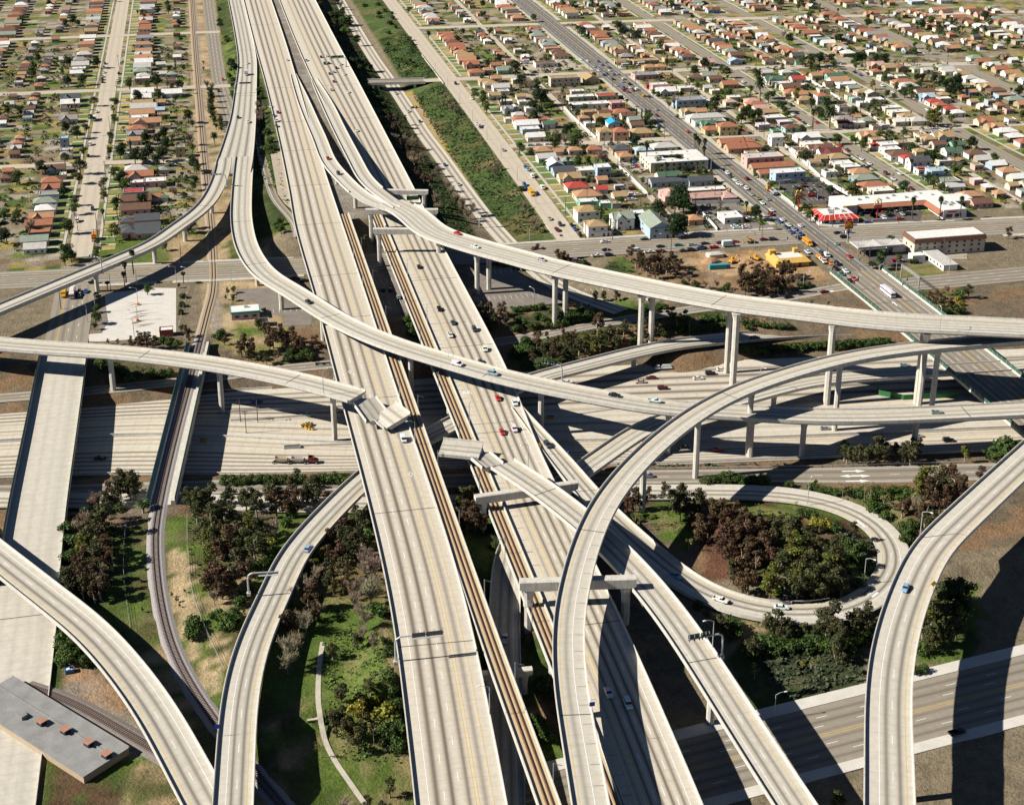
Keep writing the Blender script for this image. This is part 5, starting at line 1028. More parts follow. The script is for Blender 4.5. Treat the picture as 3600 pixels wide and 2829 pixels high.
def car_parts(kind):
    """body, glass and wheel places of one kind of vehicle, front towards +x"""
    B, G = MB(), MB(); wh = []; wr = .34; ex = None
    if kind == 'sedan':
        loft_x(B, [(-2.38, .72, .42, .78, .9), (-2.25, .86, .30, .92, .9), (-1.2, .89, .24, .97, .9), (.9, .89, .24, .94, .9), (1.9, .87, .26, .86, .9), (2.3, .80, .32, .74, .85), (2.4, .68, .4, .66, .85)])
        hexcab(G, -1.75, 1.02, -1.12, .35, .80, .62, .93, 1.37); hexcab(B, -1.16, .38, -1.08, .30, .65, .60, 1.365, 1.42); wh = [(-1.4, .78), (1.45, .78)]
    elif kind == 'wagon':
        loft_x(B, [(-2.4, .80, .40, .95, .9), (-2.3, .88, .3, 1.0, .92), (.9, .9, .26, 1.0, .92), (1.9, .88, .28, .92, .9), (2.35, .80, .36, .8, .85)])
        hexcab(G, -2.32, 1.05, -2.15, .45, .82, .68, .97, 1.52); hexcab(B, -2.18, .48, -2.1, .42, .70, .66, 1.515, 1.58); wh = [(-1.45, .8), (1.45, .8)]
    elif kind == 'suv':
        wr = .4; loft_x(B, [(-2.3, .85, .48, 1.05, .95), (-2.22, .92, .42, 1.15, .95), (.9, .93, .4, 1.14, .95), (1.9, .92, .42, 1.06, .92), (2.3, .86, .48, .96, .88)])
        hexcab(G, -2.24, 1.05, -2.12, .55, .86, .76, 1.12, 1.70); hexcab(B, -2.16, .6, -2.1, .5, .78, .74, 1.69, 1.78); wh = [(-1.4, .82), (1.42, .82)]
    elif kind == 'van':
        wr = .38; loft_x(B, [(-2.5, .92, .45, 1.2, .98), (-2.45, .95, .4, 1.25, .98), (1.2, .95, .38, 1.25, .98), (2.1, .92, .4, 1.1, .92), (2.5, .86, .46, .98, .88)])
        hexcab(G, -2.44, 1.75, -2.38, 1.05, .90, .80, 1.22, 1.86); hexcab(B, -2.43, 1.1, -2.36, .98, .83, .78, 1.84, 1.98); B.box((-.9, .0, 1.2), (2.5, 1.83, .66)); wh = [(-1.5, .85), (1.55, .85)]
    elif kind == 'pickup':
        wr = .38; loft_x(B, [(-.15, .9, .42, 1.08, .95), (.9, .9, .4, 1.06, .95), (2.0, .9, .42, 1.0, .92), (2.5, .84, .48, .9, .88)])
        B.box((-1.4, 0, .45), (2.5, 1.72, .12)); 
        for s in (-1, 1): B.box((-1.4, s*.86, .44), (2.5, .1, .64))
        B.box((-2.62, 0, .44), (.1, 1.82, .62)); B.box((-.2, 0, .5), (.1, 1.62, .55)); hexcab(G, -.18, 1.2, -.05, .72, .82, .7, 1.05, 1.6); hexcab(B, -.08, .76, -.03, .68, .72, .68, 1.595, 1.67); wh = [(-1.65, .8), (1.65, .8)]
    elif kind == 'box_truck':
        wr = .48; B.box((-1.3, 0, .9), (5.2, 2.4, 2.6)); B.box((-.2, 0, .5), (6.8, 1.0, .4)); loft_x(B, [(1.45, 1.0, .6, 1.5, .98), (2.6, 1.0, .6, 1.45, .95), (3.5, .92, .65, 1.25, .9)]); hexcab(G, 1.45, 2.75, 1.5, 2.3, .95, .85, 1.42, 2.25); hexcab(B, 1.46, 2.34, 1.5, 2.3, .88, .84, 2.24, 2.34); wh = [(-2.3, .95), (2.6, .9)]
    elif kind == 'city_bus':
        wr = .5; B.box((0, 0, .45), (12.2, 2.5, 1.15)); B.box((0, 0, 2.36), (12.2, 2.5, .58), 0, 0, .985, .94); G.box((0, 0, 1.6), (12.1, 2.44, .77)); B.box((-1, 0, 2.94), (7, 1.6, .2)); wh = [(-3.6, 1.1), (3.6, 1.1)]
        for k in range(9): B.box((-5.6+1.4*k, 0, 1.6), (.14, 2.49, .77))
    elif kind == 'school_bus':
        wr = .48; B.box((-.6, 0, .6), (8.6, 2.35, 1.1)); B.box((-.6, 0, 2.35), (8.6, 2.35, .5), 0, 0, .98, .88); G.box((-.6, 0, 1.7), (8.5, 2.28, .66)); loft_x(B, [(3.7, .95, .6, 1.6, .95), (4.7, .9, .6, 1.5, .9), (5.1, .8, .65, 1.35, .88)])
        for k in range(8): B.box((-4.8+1.2*k, 0, 1.7), (.16, 2.34, .66))
        wh = [(-2.7, 1.0), (3.9, .9)]
    elif kind == 'motorhome':
        wr = .42; B.box((-.6, 0, .6), (5.6, 2.3, 2.2)); loft_x(B, [(2.2, .95, .55, 1.3, .95), (3.3, .88, .6, 1.1, .9)]); G.box((-.6, 0, 1.55), (5.0, 2.34, .6)); hexcab(G, 2.2, 2.9, 2.2, 2.5, .9, .85, 1.3, 1.95); wh = [(-2, .95), (2.4, .9)]
    elif kind == 'tractor':
        wr = .52; loft_x(B, [(.1, 1.15, 1.0, 2.0, .98), (1.3, 1.15, .9, 1.95, .95), (2.3, 1.0, .8, 1.75, .9), (2.6, .9, .8, 1.6, .9)]); B.box((-.5, 0, 1.0), (1.4, 2.3, 1.9)); hexcab(G, -.1, 1.1, -.1, .8, 1.08, 1.0, 1.95, 2.75); hexcab(B, -1.1, .85, -1.1, .8, 1.1, 1.02, 2.74, 2.9); B.tube([(-1.25, 1.0, 1), (-1.25, 1.0, 3.6)], .1); B.box((-1.6, 0, .7), (3.4, .9, .3)); wh = [(-2.6, 1.0), (-1.4, 1.0), (1.9, 1.0)]
    elif kind == 'hopper':
        wr = .52
        B.ring([[(-1.3, -.6, .9), (1.3, -.6, .9), (1.3, .6, .9), (-1.3, .6, .9)], [(-2.2, -1.2, 1.9), (2.2, -1.2, 1.9), (2.2, 1.2, 1.9), (-2.2, 1.2, 1.9)], [(-2.5, -1.22, 2.6), (2.5, -1.22, 2.6), (2.5, 1.22, 2.6), (-2.5, 1.22, 2.6)], [(-2.35, -1.08, 2.58), (2.35, -1.08, 2.58), (2.35, 1.08, 2.58), (-2.35, 1.08, 2.58)], [(-1.7, -.7, 1.7), (1.7, -.7, 1.7), (1.7, .7, 1.7), (-1.7, .7, 1.7)]])
        B.ring([[(-3.4, -.5, .75), (-2.0, -1.1, 1.9), (-2.0, 1.1, 1.9), (-3.4, .5, .75)], [(-3.6, -.5, .75), (-2.15, -1.1, 2.1), (-2.15, 1.1, 2.1), (-3.6, .5, .75)]]); B.ring([[(2.0, -1.1, 1.9), (3.4, -.5, .75), (3.4, .5, .75), (2.0, 1.1, 1.9)], [(2.15, -1.1, 2.1), (3.6, -.5, .75), (3.6, .5, .75), (2.15, 1.1, 2.1)]])
        B.box((0, 0, .62), (7.4, .7, .22)); wh = [(-2.9, 1.0), (2.9, 1.0)]; ex = 'noglass'
    elif kind == 'dump_trailer':
        wr = .52; B.box((0, 0, 1.0), (6.5, 2.4, .12)); B.box((0, 0, .7), (6.2, .8, .28)); wh = [(-2.4, 1.0), (-1.2, 1.0)]; ex = 'noglass'
        for s in (-1, 1): B.box((0, s*1.15, 1.0), (6.5, .1, 1.5)); B.box((s*3.2, 0, 1.0), (.1, 2.2, 1.5))
    elif kind == 'flatbed':
        wr = .5; loft_x(B, [(1.5, 1.1, .7, 1.6, .98), (2.8, 1.1, .7, 1.5, .95), (3.6, 1.0, .75, 1.35, .9)]); hexcab(G, 1.5, 2.9, 1.55, 2.6, 1.05, .95, 1.5, 2.3); hexcab(B, 1.5, 2.62, 1.55, 2.55, .97, .93, 2.29, 2.4); B.box((-1.4, 0, .95), (5.4, 2.3, .22)); B.box((-1.6, -.5, 1.17), (3.8, .8, 1.0)); B.box((-1.2, .6, 1.17), (4.6, .3, .8)); wh = [(-2.6, .95), (-1.5, .95), (2.7, .95)]
    return B, G, wh, wr, ex
_w = MB(); _w.ring([[(.5*math.cos(q)*2, s, .5*math.sin(q)*2) for q in [math.pi/5*k for k in range(10)]] for s in (-.5, .5)]); WHEEL = _w.mesh('wheel', [TYRE])
_h = MB(); _h.ring([[(.5*math.cos(q)*2, s, .5*math.sin(q)*2) for q in [math.pi/4*k for k in range(8)]] for s in (-.5, .5)]); HUB = _h.mesh('hubcap', [GALV])
KN = dict(sedan='sedan', wagon='estate_car', suv='off_roader', van='van', pickup='pickup_truck', box_truck='box_truck', city_bus='city_bus', school_bus='school_bus', motorhome='motorhome', tractor='tractor_unit', hopper='hopper_trailer', dump_trailer='tipper_trailer', flatbed='flatbed_truck')
KT = {}
for k in KN:
    B, G, wh, wr, ex = car_parts(k)
    mats = [CARP]; L = max(p[0] for p in B.v); l0 = min(p[0] for p in B.v)
    bm_ = B.mesh('body', mats); gm = None if ex else G.mesh('windows', [DARKG])
    A = MB(); A.v = list(B.v); A.f = [list(f) for f in B.f]; A.m = [0]*len(A.f); A.uv = [None]*len(A.f); A.wr = [None]*len(A.f)
    if not ex:
        n0 = len(A.v); A.v += G.v; A.f += [[i+n0 for i in f] for f in G.f]; A.m += [1]*len(G.f)
    A.uv = [None]*len(A.f); A.wr = [None]*len(A.f)
    for x, y in wh:
        for s in (-1, 1): A.box((x, s*y, 0), (wr*1.9, .24, wr*1.8), 2)
    A.uv = [None]*len(A.f); A.wr = [None]*len(A.f)
    lm = MB(); hw = .62 if k in ('sedan', 'wagon', 'suv', 'pickup', 'van') else .9
    KT[k] = (bm_, gm, wh, wr, A.mesh(KN[k], [CARP, DARKG, TYRE]), L, l0)
_l = MB(); _l.box((0, 0, 0), (1, 1, 1)); HEADL = _l.mesh('headlight', [LAMPW]); TAILL = _l.mesh('tail_light', [REDL])
CARS = []
def vehicle(kind, col, p, ang, where, full=None, label=None, group='vehicles'):
    bm_, gm, wh, wr, am, L, l0 = KT[kind]; c = CC[col][0]; c = tuple(min(.75, x*random.uniform(.85, 1.12)+random.uniform(0, .006)) for x in c)
    dist = math.hypot(p[0], p[1]); full = dist < 760 if full is None else full
    if not full:
        o = link(KN[kind], am, None, p, ang, None, c); o['category'] = KN[kind].replace('_', ' ')
    else:
        o = thing(KN[kind], None, KN[kind].replace('_', ' '), p, ang)
        link('body', bm_, o, None, 0, None, c)
        if gm: link('windows', gm, o)
        for x, y in wh:
            for s in (-1, 1): 
                wq = link('wheel', WHEEL, o, (x, s*y, wr), 0, (wr, .24, wr))
                if dist < 560: link('hubcap', HUB, wq, (0, s*.5, 0), 0, (.55, .1, .55))
        if dist < 620 and kind in ('sedan', 'wagon', 'suv', 'pickup', 'van'):
            for s in (-1, 1):
                link('headlight', HEADL, o, (L-.06, s*.55, .58), 0, (.1, .3, .15)); link('tail_light', TAILL, o, (l0+.04, s*.62, .68), 0, (.1, .26, .16))
    if label: o['label'] = label
    CARS.append((o, kind, col, where, label)); return o
KL = dict(s='sedan', e='wagon', u='suv', v='van', p='pickup', b='box_truck', c='city_bus', S='school_bus', m='motorhome', f='flatbed', d='dump_trailer')
NSEW = dict(N=90, S=-90, E=0, W=180)
def cars(tl, where, dirn, s):
    """x,y,colour+kind[+direction or ~ for against the road]"""
    for q in s.split():
        a = q.split(','); x, y, ck = float(a[0]), float(a[1]), a[2]; col, k = ck[0], KL[ck[1]]; dd = ck[2:] 
        u, v = t(tl, x, y)
        if dirn in ROADS:
            p, ang = on_road(dirn, u, v, .6); 
            if '~' in dd: ang += math.pi
        else:
            ang = R_(NSEW.get(dd or dirn, 0)); X, Y, Z = P(u, v, 7.2); 
            gz = max(tz(X, Y), 6.5) if tz(X, Y) > 5.5 else tz(X, Y)
            p = (X, Y, gz+.14)
        vehicle(k, col, (p[0], p[1], p[2]+.02), ang+random.uniform(-.02, .02), where)
LW = 'on the pale street at left'
cars('00', LW, 'S', '460,90,ds 450,130,ws 447,175,ws 435,215,ss 435,242,ks 435,267,ks 590,183,ks 580,255,wu 375,552,ws 360,622,wm 318,862,wv 300,972,ds 475,982,wsN 340,1478,gu 193,1592,wv 613,68,ws')
cars('00', 'on the side street at left', 'E', '862,1025,wp 690,1065,kp 1105,1057,ws')
cars('00', 'on the road beside the railway', 'S', '1545,352,ks 1585,243,rs'); cars('00', 'on the street crossing the railway', 'E', '1690,305,ku')
cars('00', 'on the collector ramp', 'COLL', '1820,88,ws 1730,605,gp 1830,648,wp'); cars('00', 'on the collector ramp', 'COLL', '1808,195,wb')
L1W = 'on the west carriageway, far up'
cars('00', L1W, 'L1', '2040,502,ws 2110,557,rp 2075,587,bs 2100,637,wu 2100,688,ds'); cars('10', L1W, 'L1', '25,58,ws 210,60,ss')
cars('10', 'on the east carriageway, far up', 'R', '350,28,ks 400,20,ws 450,33,ds 385,93,du 425,88,ks 535,98,wp 495,133,mp 432,188,ds 470,172,ss 570,193,ws 472,263,ms 447,343,ss 610,363,ws 690,732,ws')
cars('10', 'on the left connector ramp', 'C1', '417,998,rp 517,1142,du')
cars('10', 'on the sunken ramp between green slopes', 'T', '1068,377,ss 1185,547,ss 1293,642,ds 1533,1058,bs 1665,1245,ss 1918,1543,ws'); cars('10', 'on the overbridge', 'E', '965,270,us')
GW = 'on the frontage street beside the green slope'
cars('10', GW, 'S', '1790,427,ws 1840,662,ws 1865,682,wu 1870,697,ds 2090,917,ss 1635,283,mu'); cars('20', GW, 'S', '128,1078,bs 150,1103,ls 198,1168,wv 120,1248,bu 135,1278,bs 293,1278,wv 360,1572,ss 460,1628,du 570,1632,ks 600,1668,bs 425,1672,ms'); cars('20', GW, 'S', '185,1330,yS'); cars('21', GW, 'S', '437,22,ms 470,68,ms 600,12,bs 650,68,ku')
cars('20', 'parked along the cross street', 'E', '180,870,ss 255,867,ss 345,862,ws 940,862,wv 1150,859,bp 1240,858,ss')
FWH = 'on the avenue, far half'
cars('20', FWH, 'S', '660,52,ws 722,67,ws 825,72,bsN 895,77,ssN 865,107,bsN 785,122,ss 832,137,ss 828,160,ws 930,132,dsN 932,157,wsN 905,187,bsN 880,202,ks 975,197,bsN 1010,192,ssN 965,242,ks 1062,239,wuN 1058,264,ssN 1000,300,ss 1125,289,kpN 1068,330,bv 1062,347,rp 1112,364,rs 1130,322,wsN 1160,349,msN 1188,339,wvN 1258,399,yuN 1310,407,ksN 1382,532,ssN 1385,587,ms 1395,675,bp 1680,742,rsN')
FWN = 'on the avenue, near half'
cars('20', FWN, 'S', '2020,1107,ks 2058,1140,wu 2092,1172,ds 2130,1202,ws 2160,1237,ws'); cars('30', FWN, 'S', '12,1242,ws 70,1192,muN 65,1285,wu 115,1339,ss 172,1379,ap 218,1422,ws 268,1387,ssN 305,1492,wp 297,1533,mv 408,1582,wsN 380,1600,bs 470,1634,ws 447,1652,ds 580,1639,wsN 525,1667,bs')
cars('20', 'in the yards beside the avenue', 'W', '860,427,ws 935,424,ws 1030,417,kv 410,270,ws 350,285,ws 318,222,ks 215,174,ks 405,174,ws 585,292,ws 655,287,ks 590,270,ss 440,150,ap 560,150,ku 120,88,wb 1075,118,wm 1230,105,wm')
cars('20', 'in the car park beside the courtyard flats', 'S', '1065,1018,ds 1165,1018,bs 1235,1015,ws 1272,1013,ws 1155,1072,ls 1188,1070,rs 1250,1062,bs 1240,1115,au 1340,1118,ku 1300,1118,ns'); cars('20', 'beside the grey-roofed row of flats', 'E', '1330,1257,rs 1565,1243,ks 1645,1243,ws'); cars('20', 'in a back yard by the alley', 'E', '1115,1390,ws 1155,1387,ws 1145,1342,wu 1205,1342,ws 1150,1290,mv 1030,1285,wm'); cars('20', 'in the grey car park behind the white cafe', 'E', '1835,1518,ss 1865,1553,ss 2130,1642,ws 2150,1658,ws')
CW = 'on the second street from the right'
cars('30', CW, 'S', '665,682,ws 615,657,ds 735,652,rsN 560,620,rs 510,580,ws 540,562,ks 490,490,gv 960,870,rs 1030,917,ms 1125,977,ss 1165,1002,ws 1240,1047,ws 1190,1072,bs 1398,1140,nu 1530,1142,wsN 1470,1192,ws 1560,1250,ws 1640,1282,ms 1510,1047,wsN 40,75,dsS 35,270,wuS'); cars('30', 'parked in the drive beside the grey flat', 'E', '880,822,ku')
cars('30', 'on the street nearest the right edge', 'S', '1000,177,ds 1100,174,ks 1155,200,bs 1220,170,ws 1365,305,wu 1465,364,ws 1795,532,ws'); cars('30', 'on the cross street at right', 'E', '1835,687,dp 990,95,ss 1570,150,ms')
cars('30', 'in the burger car park', 'E', '545,1268,ss 620,1264,ms 575,1297,ku 695,1324,ws 690,1352,rp 770,1370,ks'); cars('30', 'in the shops car park', 'S', '1250,1502,ks 1300,1497,ms 1355,1497,rs 1430,1487,mu 1480,1487,ws 1525,1482,wu 1440,1537,ksE 1380,1567,wu 1450,1567,ksE 1530,1572,rsE 1555,1527,ss 1620,1527,kuE 1650,1530,ksE 1150,1527,ks'); cars('30', 'at the corner restaurant', 'E', '1225,1607,bs 750,1577,mu'); cars('30', 'in the lot left of the avenue', 'E', '65,1527,ms 95,1517,rs 100,1567,ws 60,1642,ws 70,1662,ws')
BW = 'on the boulevard'
cars('21', BW, 'E', '885,132,wsW 1265,109,gsW 1595,80,wvW 1420,180,ks 1590,167,ts 1720,162,ss 1845,152,ks 1990,145,ms 2130,135,rs 900,212,ks 612,280,su 810,267,wp 925,260,du 1190,217,wv 1312,232,wp 1420,225,mp 1640,220,ds 1715,212,du 1820,192,du 1930,187,rp 1800,200,bs 2075,172,wb'); cars('01', BW, 'W', '345,522,ku'); cars('11', BW, 'E', '100,480,ds 190,505,ks')
cars('31', BW, 'E', '320,112,du 130,140,ks 940,50,ks 1050,42,wsW 1000,90,ku 230,112,ms')
cars('31', 'at the crossing of avenue and boulevard', 'S', '495,42,bs 580,64,bu 560,97,ks 520,17,ss 920,152,ssN'); cars('31', 'at the crossing of avenue and boulevard', 'S', '650,150,yS')
FB = 'on the avenue just before the bridge'
cars('31', FB, 'S', '650,234,wp 785,247,du 835,267,wv 800,292,rp 1045,272,rsN 935,347,ku 920,392,kp 1015,417,wp 980,442,ts 1095,487,rs 1060,507,ks 870,340,op'); cars('31', FB, 'S', '795,320,wf 770,300,of')
cars('31', 'on the avenue bridge', 'FIGB', '1415,625,wc~')
cars('31', 'on the petrol forecourt', 'E', '1500,313,rp'); cars('31', 'in the car park of the cream apartment block', 'N', '1885,235,mp 1990,225,ms 2050,195,mp 2085,185,wp')
cars('31', 'on the slip road to the avenue', 'Q', '325,653,ku 465,663,ku 810,612,ms'); cars('21', 'on the slip road to the avenue', 'Q', '1330,685,wu')
cars('31', 'on the curved ramp by the hedge', 'NR', '150,1058,ku 830,997,ss 1450,992,ks')
cars('11', 'on the highest flyover', 'C', '1655,54,rs 1825,180,ws'); cars('21', 'on the highest flyover', 'C', '285,304,ss')
RWH = 'on the east carriageway, middle stretch'
cars('11', RWH, 'R', '1285,374,ks 1480,777,kp 1610,907,ds 1815,972,du 1585,1027,wp 1915,1162,wu 1875,1280,ds 2040,1627,rs'); cars('12', RWH, 'R', '2080,292,rs 1660,600,ss'[:11]); cars('22', RWH, 'R', '22,267,wu 28,18,wu')
cars('11', 'on the long sweeping flyover', 'A', '230,707,ks 1650,1302,wv 1995,1392,lu'); cars('21', 'on the long sweeping flyover', 'A', '980,1597,ks 1365,1652,wp'); cars('32', 'on the long sweeping flyover', 'A', '1880,102,ss')
cars('22', 'on the ramp leaving the east carriageway', 'H', '340,417,du'); cars('22', 'on the loop ramp', 'H', '1560,1662,ls'); cars('23', 'on the loop ramp', 'H', '1995,237,wp'); cars('33', 'on the loop ramp', 'H', '400,307,ws')
I5 = 'on the sunken freeway, right part'
cars('21', I5, 'NB', '1330,1432,ms~ 1225,1472,cs~ 1440,1532,mu 1780,1437,ws 1895,1392,ku 2005,1354,ws 530,1475,ws'); cars('31', I5, 'NB', '1575,1312,ss'); cars('32', I5, 'SB', '820,257,ss 1700,330,ss 1995,372,ku'); cars('22', I5, 'SB', '1640,437,ks 1970,457,rs'); cars('22', 'on the lower frontage road', 'SF', '1290,712,sv'); cars('21', I5, 'NB', '1440,1345,wf~')
cars('02', 'on the sunken freeway, left part', 'SB', '415,540,ks'); cars('01', 'on the sunken freeway, left part', 'NB', '1915,1652,bs'); cars('12', 'on the sunken freeway, left part', 'NB', '230,127,ls')
cars('01', 'on the wide street at left', 'S', '275,607,bs 215,640,ss 215,608,ms'); cars('01', 'on the wide street at left', 'S', '148,635,wc 68,632,yS'); cars('01', LW, 'S', '355,110,ob')
cars('12', 'on the west carriageway', 'L1', '1138,362,wv'); cars('12', 'on the ramp diving under the freeway', 'NR', '225,1402,ls'); cars('33', 'on the lower right flyover', 'K', '1585,122,ls'); cars('13', 'on the low ramp below the rail viaduct', 'U', '2105,612,wp'); cars('23', 'on the east carriageway, bottom', 'R', '920,1122,ws 1108,1230,wu')
cars('11', 'in the shaded lot under the freeway', 'N', '945,592,ks 1010,592,ks 1090,662,ss'); cars('33', 'on the highway in the lower right corner', 'IMP', '2080,1500,kp'); cars('21', 'in the lot under the highest flyover', 'E', '560,690,yp 700,648,ss')
# the red tractor with its two pale hopper trailers: one rig, three coupled vehicles
for x, k, c, lab in ((262, 'tractor', 'm', 'dark red lorry tractor pulling two pale hopper trailers on the sunken freeway'), (130, 'hopper', 'c', 'front pale hopper trailer, coupled right behind the dark red tractor'), (-27, 'hopper', 'c', 'rear pale hopper trailer, last of the dark red tractor rig')):
    p, a = on_road('SB', *t('12', x, 590)); vehicle(k, c, (p[0], p[1], p[2]+.02), a, '', True, lab)
p = T('30', 275, 1300, 7); a = R_(90)
vehicle('tractor', 'y', (p[0], p[1], 6.72), a, '', True, 'yellow tipper lorry cab parked on the avenue by the burger car park wall'); vehicle('dump_trailer', 's', (p[0]+.2, p[1]-8, 6.72), a, '', True, 'grey tipper trailer behind the yellow cab on the avenue')
# diggers on the building site
def digger(x, y, ang, label):
    o = thing('excavator', label, 'digger', (x, y, tz(x, y)), ang); Y = pm('digger_yellow', (.55, .29, .03), .5, .15, 1.5)
    part(o, 'tracks', [TYRE], lambda m: (m.box((0, -1.1, 0), (3.6, .6, .8)), m.box((0, 1.1, 0), (3.6, .6, .8)))); part(o, 'body', [Y], lambda m: (m.box((-.6, 0, .8), (2.6, 2.4, 1.1)), m.box((.4, .7, 1.9), (1.3, 1.0, 1.2)))); part(o, 'cab_window', [DARKG], lambda m: m.box((1.07, .7, 2.1), (.06, .9, .9)))
    part(o, 'boom', [Y], lambda m: (m.tube([(.6, -.2, 1.6), (2.6, -.2, 4.0), (4.6, -.2, 2.8)], .22), m.tube([(4.6, -.2, 2.8), (4.2, -.2, .9)], .16))); part(o, 'bucket', [Y], lambda m: m.box((4.2, -.2, .2), (.9, 1.0, .8), 0, 0, .6))
for q in (('21', 2110, 330, .4, 'yellow excavator with raised boom amid the brown building site'), ('31', 160, 300, 2.2, 'yellow excavator beside the half-built yellow building'), ('31', 110, 140, 3.0, 'yellow excavator at the street side of the building site')):
    X, Y, _ = T(q[0], q[1], q[2], 7); digger(X, Y, q[3], q[4])
# ================================================================ trees and plants
def leaf_mat(name, hue=.06, trans=.25):
    m, n, l, b = newmat(name)
    oc = N(n, 'ObjectInfo').outputs['Color']; ri = N(n, 'NewGeometry').outputs['Random Per Island']
    k = mth(n, l, 'ADD', mth(n, l, 'MULTIPLY', ri, 1.15), .42)
    c = mixc(n, l, 1., oc, (1, 1, 1), 'MULTIPLY'); cm = N(n, 'CombineColor'); 
    for i in range(3): l.new(k, cm.inputs[i])
    c = mixc(n, l, 1., oc, cm.outputs[0], 'MULTIPLY')
    hs = N(n, 'HueSaturation'); l.new(mth(n, l, 'ADD', mth(n, l, 'MULTIPLY', mth(n, l, 'FRACT', mth(n, l, 'MULTIPLY', ri, 17.3)), hue), .5-hue/2), hs.inputs['Hue']); l.new(c, hs.inputs['Color'])
    l.new(hs.outputs[0], b.inputs['Base Color']); b.inputs['Roughness'].default_value = .6; b.inputs['Specular IOR Level'].default_value = .2
    tr = N(n, 'BsdfTranslucent'); l.new(hs.outputs[0], tr.inputs[0]); mx = N(n, 'MixShader'); mx.inputs[0].default_value = trans
    l.new(b.outputs[0], mx.inputs[1]); l.new(tr.outputs[0], mx.inputs[2]); l.new(mx.outputs[0], n['Material Output'].inputs['Surface']); MATS[name] = m; return m
LEAF = leaf_mat('leaves'); BARK = pm('bark', (.12, .085, .06), .95, .3, 2); PALEB = pm('pale_bark', (.34, .28, .22), .9, .2, 2)
TWIG = pm('twig', (1, 1, 1), .95, .25, 2, objcol=True)
rt_ = random.Random(99)
def cards(mb, c, n, rad, size, flat=1., up=.0):
    for _ in range(n):
        while True:
            p = Vector((rt_.uniform(-1, 1), rt_.uniform(-1, 1), rt_.uniform(-1, 1)))
            if .35 < p.length < 1: break
        q = Vector(c)+Vector((p.x*rad, p.y*rad, p.z*rad*flat)); nrm = (p.normalized()*1.2+Vector((rt_.uniform(-1, 1), rt_.uniform(-1, 1), rt_.uniform(-.6, 1)+up))).normalized()
        a = nrm.orthogonal().normalized(); a.rotate(Matrix.Rotation(rt_.uniform(0, 6.3), 3, nrm)); b = nrm.cross(a); s = size*rt_.uniform(.6, 1.35)
        mb.poly([q-a*s*.55-b*s*.3, q+a*s*.1-b*s*.5, q+a*s*.6, q+b*s*.5-a*s*.1], 0)
def trunk(mb, h, r, lean=(0, 0), forks=()):
    mb.tube([(0, 0, -.5), (lean[0]*.4, lean[1]*.4, h*.5), (lean[0], lean[1], h)], [r*1.25, r*.9, r*.45], 0, 7)
    for f in forks: mb.tube([(lean[0]*.5, lean[1]*.5, h*.55), tuple((Vector(f)+Vector((0, 0, h*.6)))/2+Vector((0, 0, .2))), f], [r*.6, r*.4, r*.16], 0, 5)
PROTO = {}
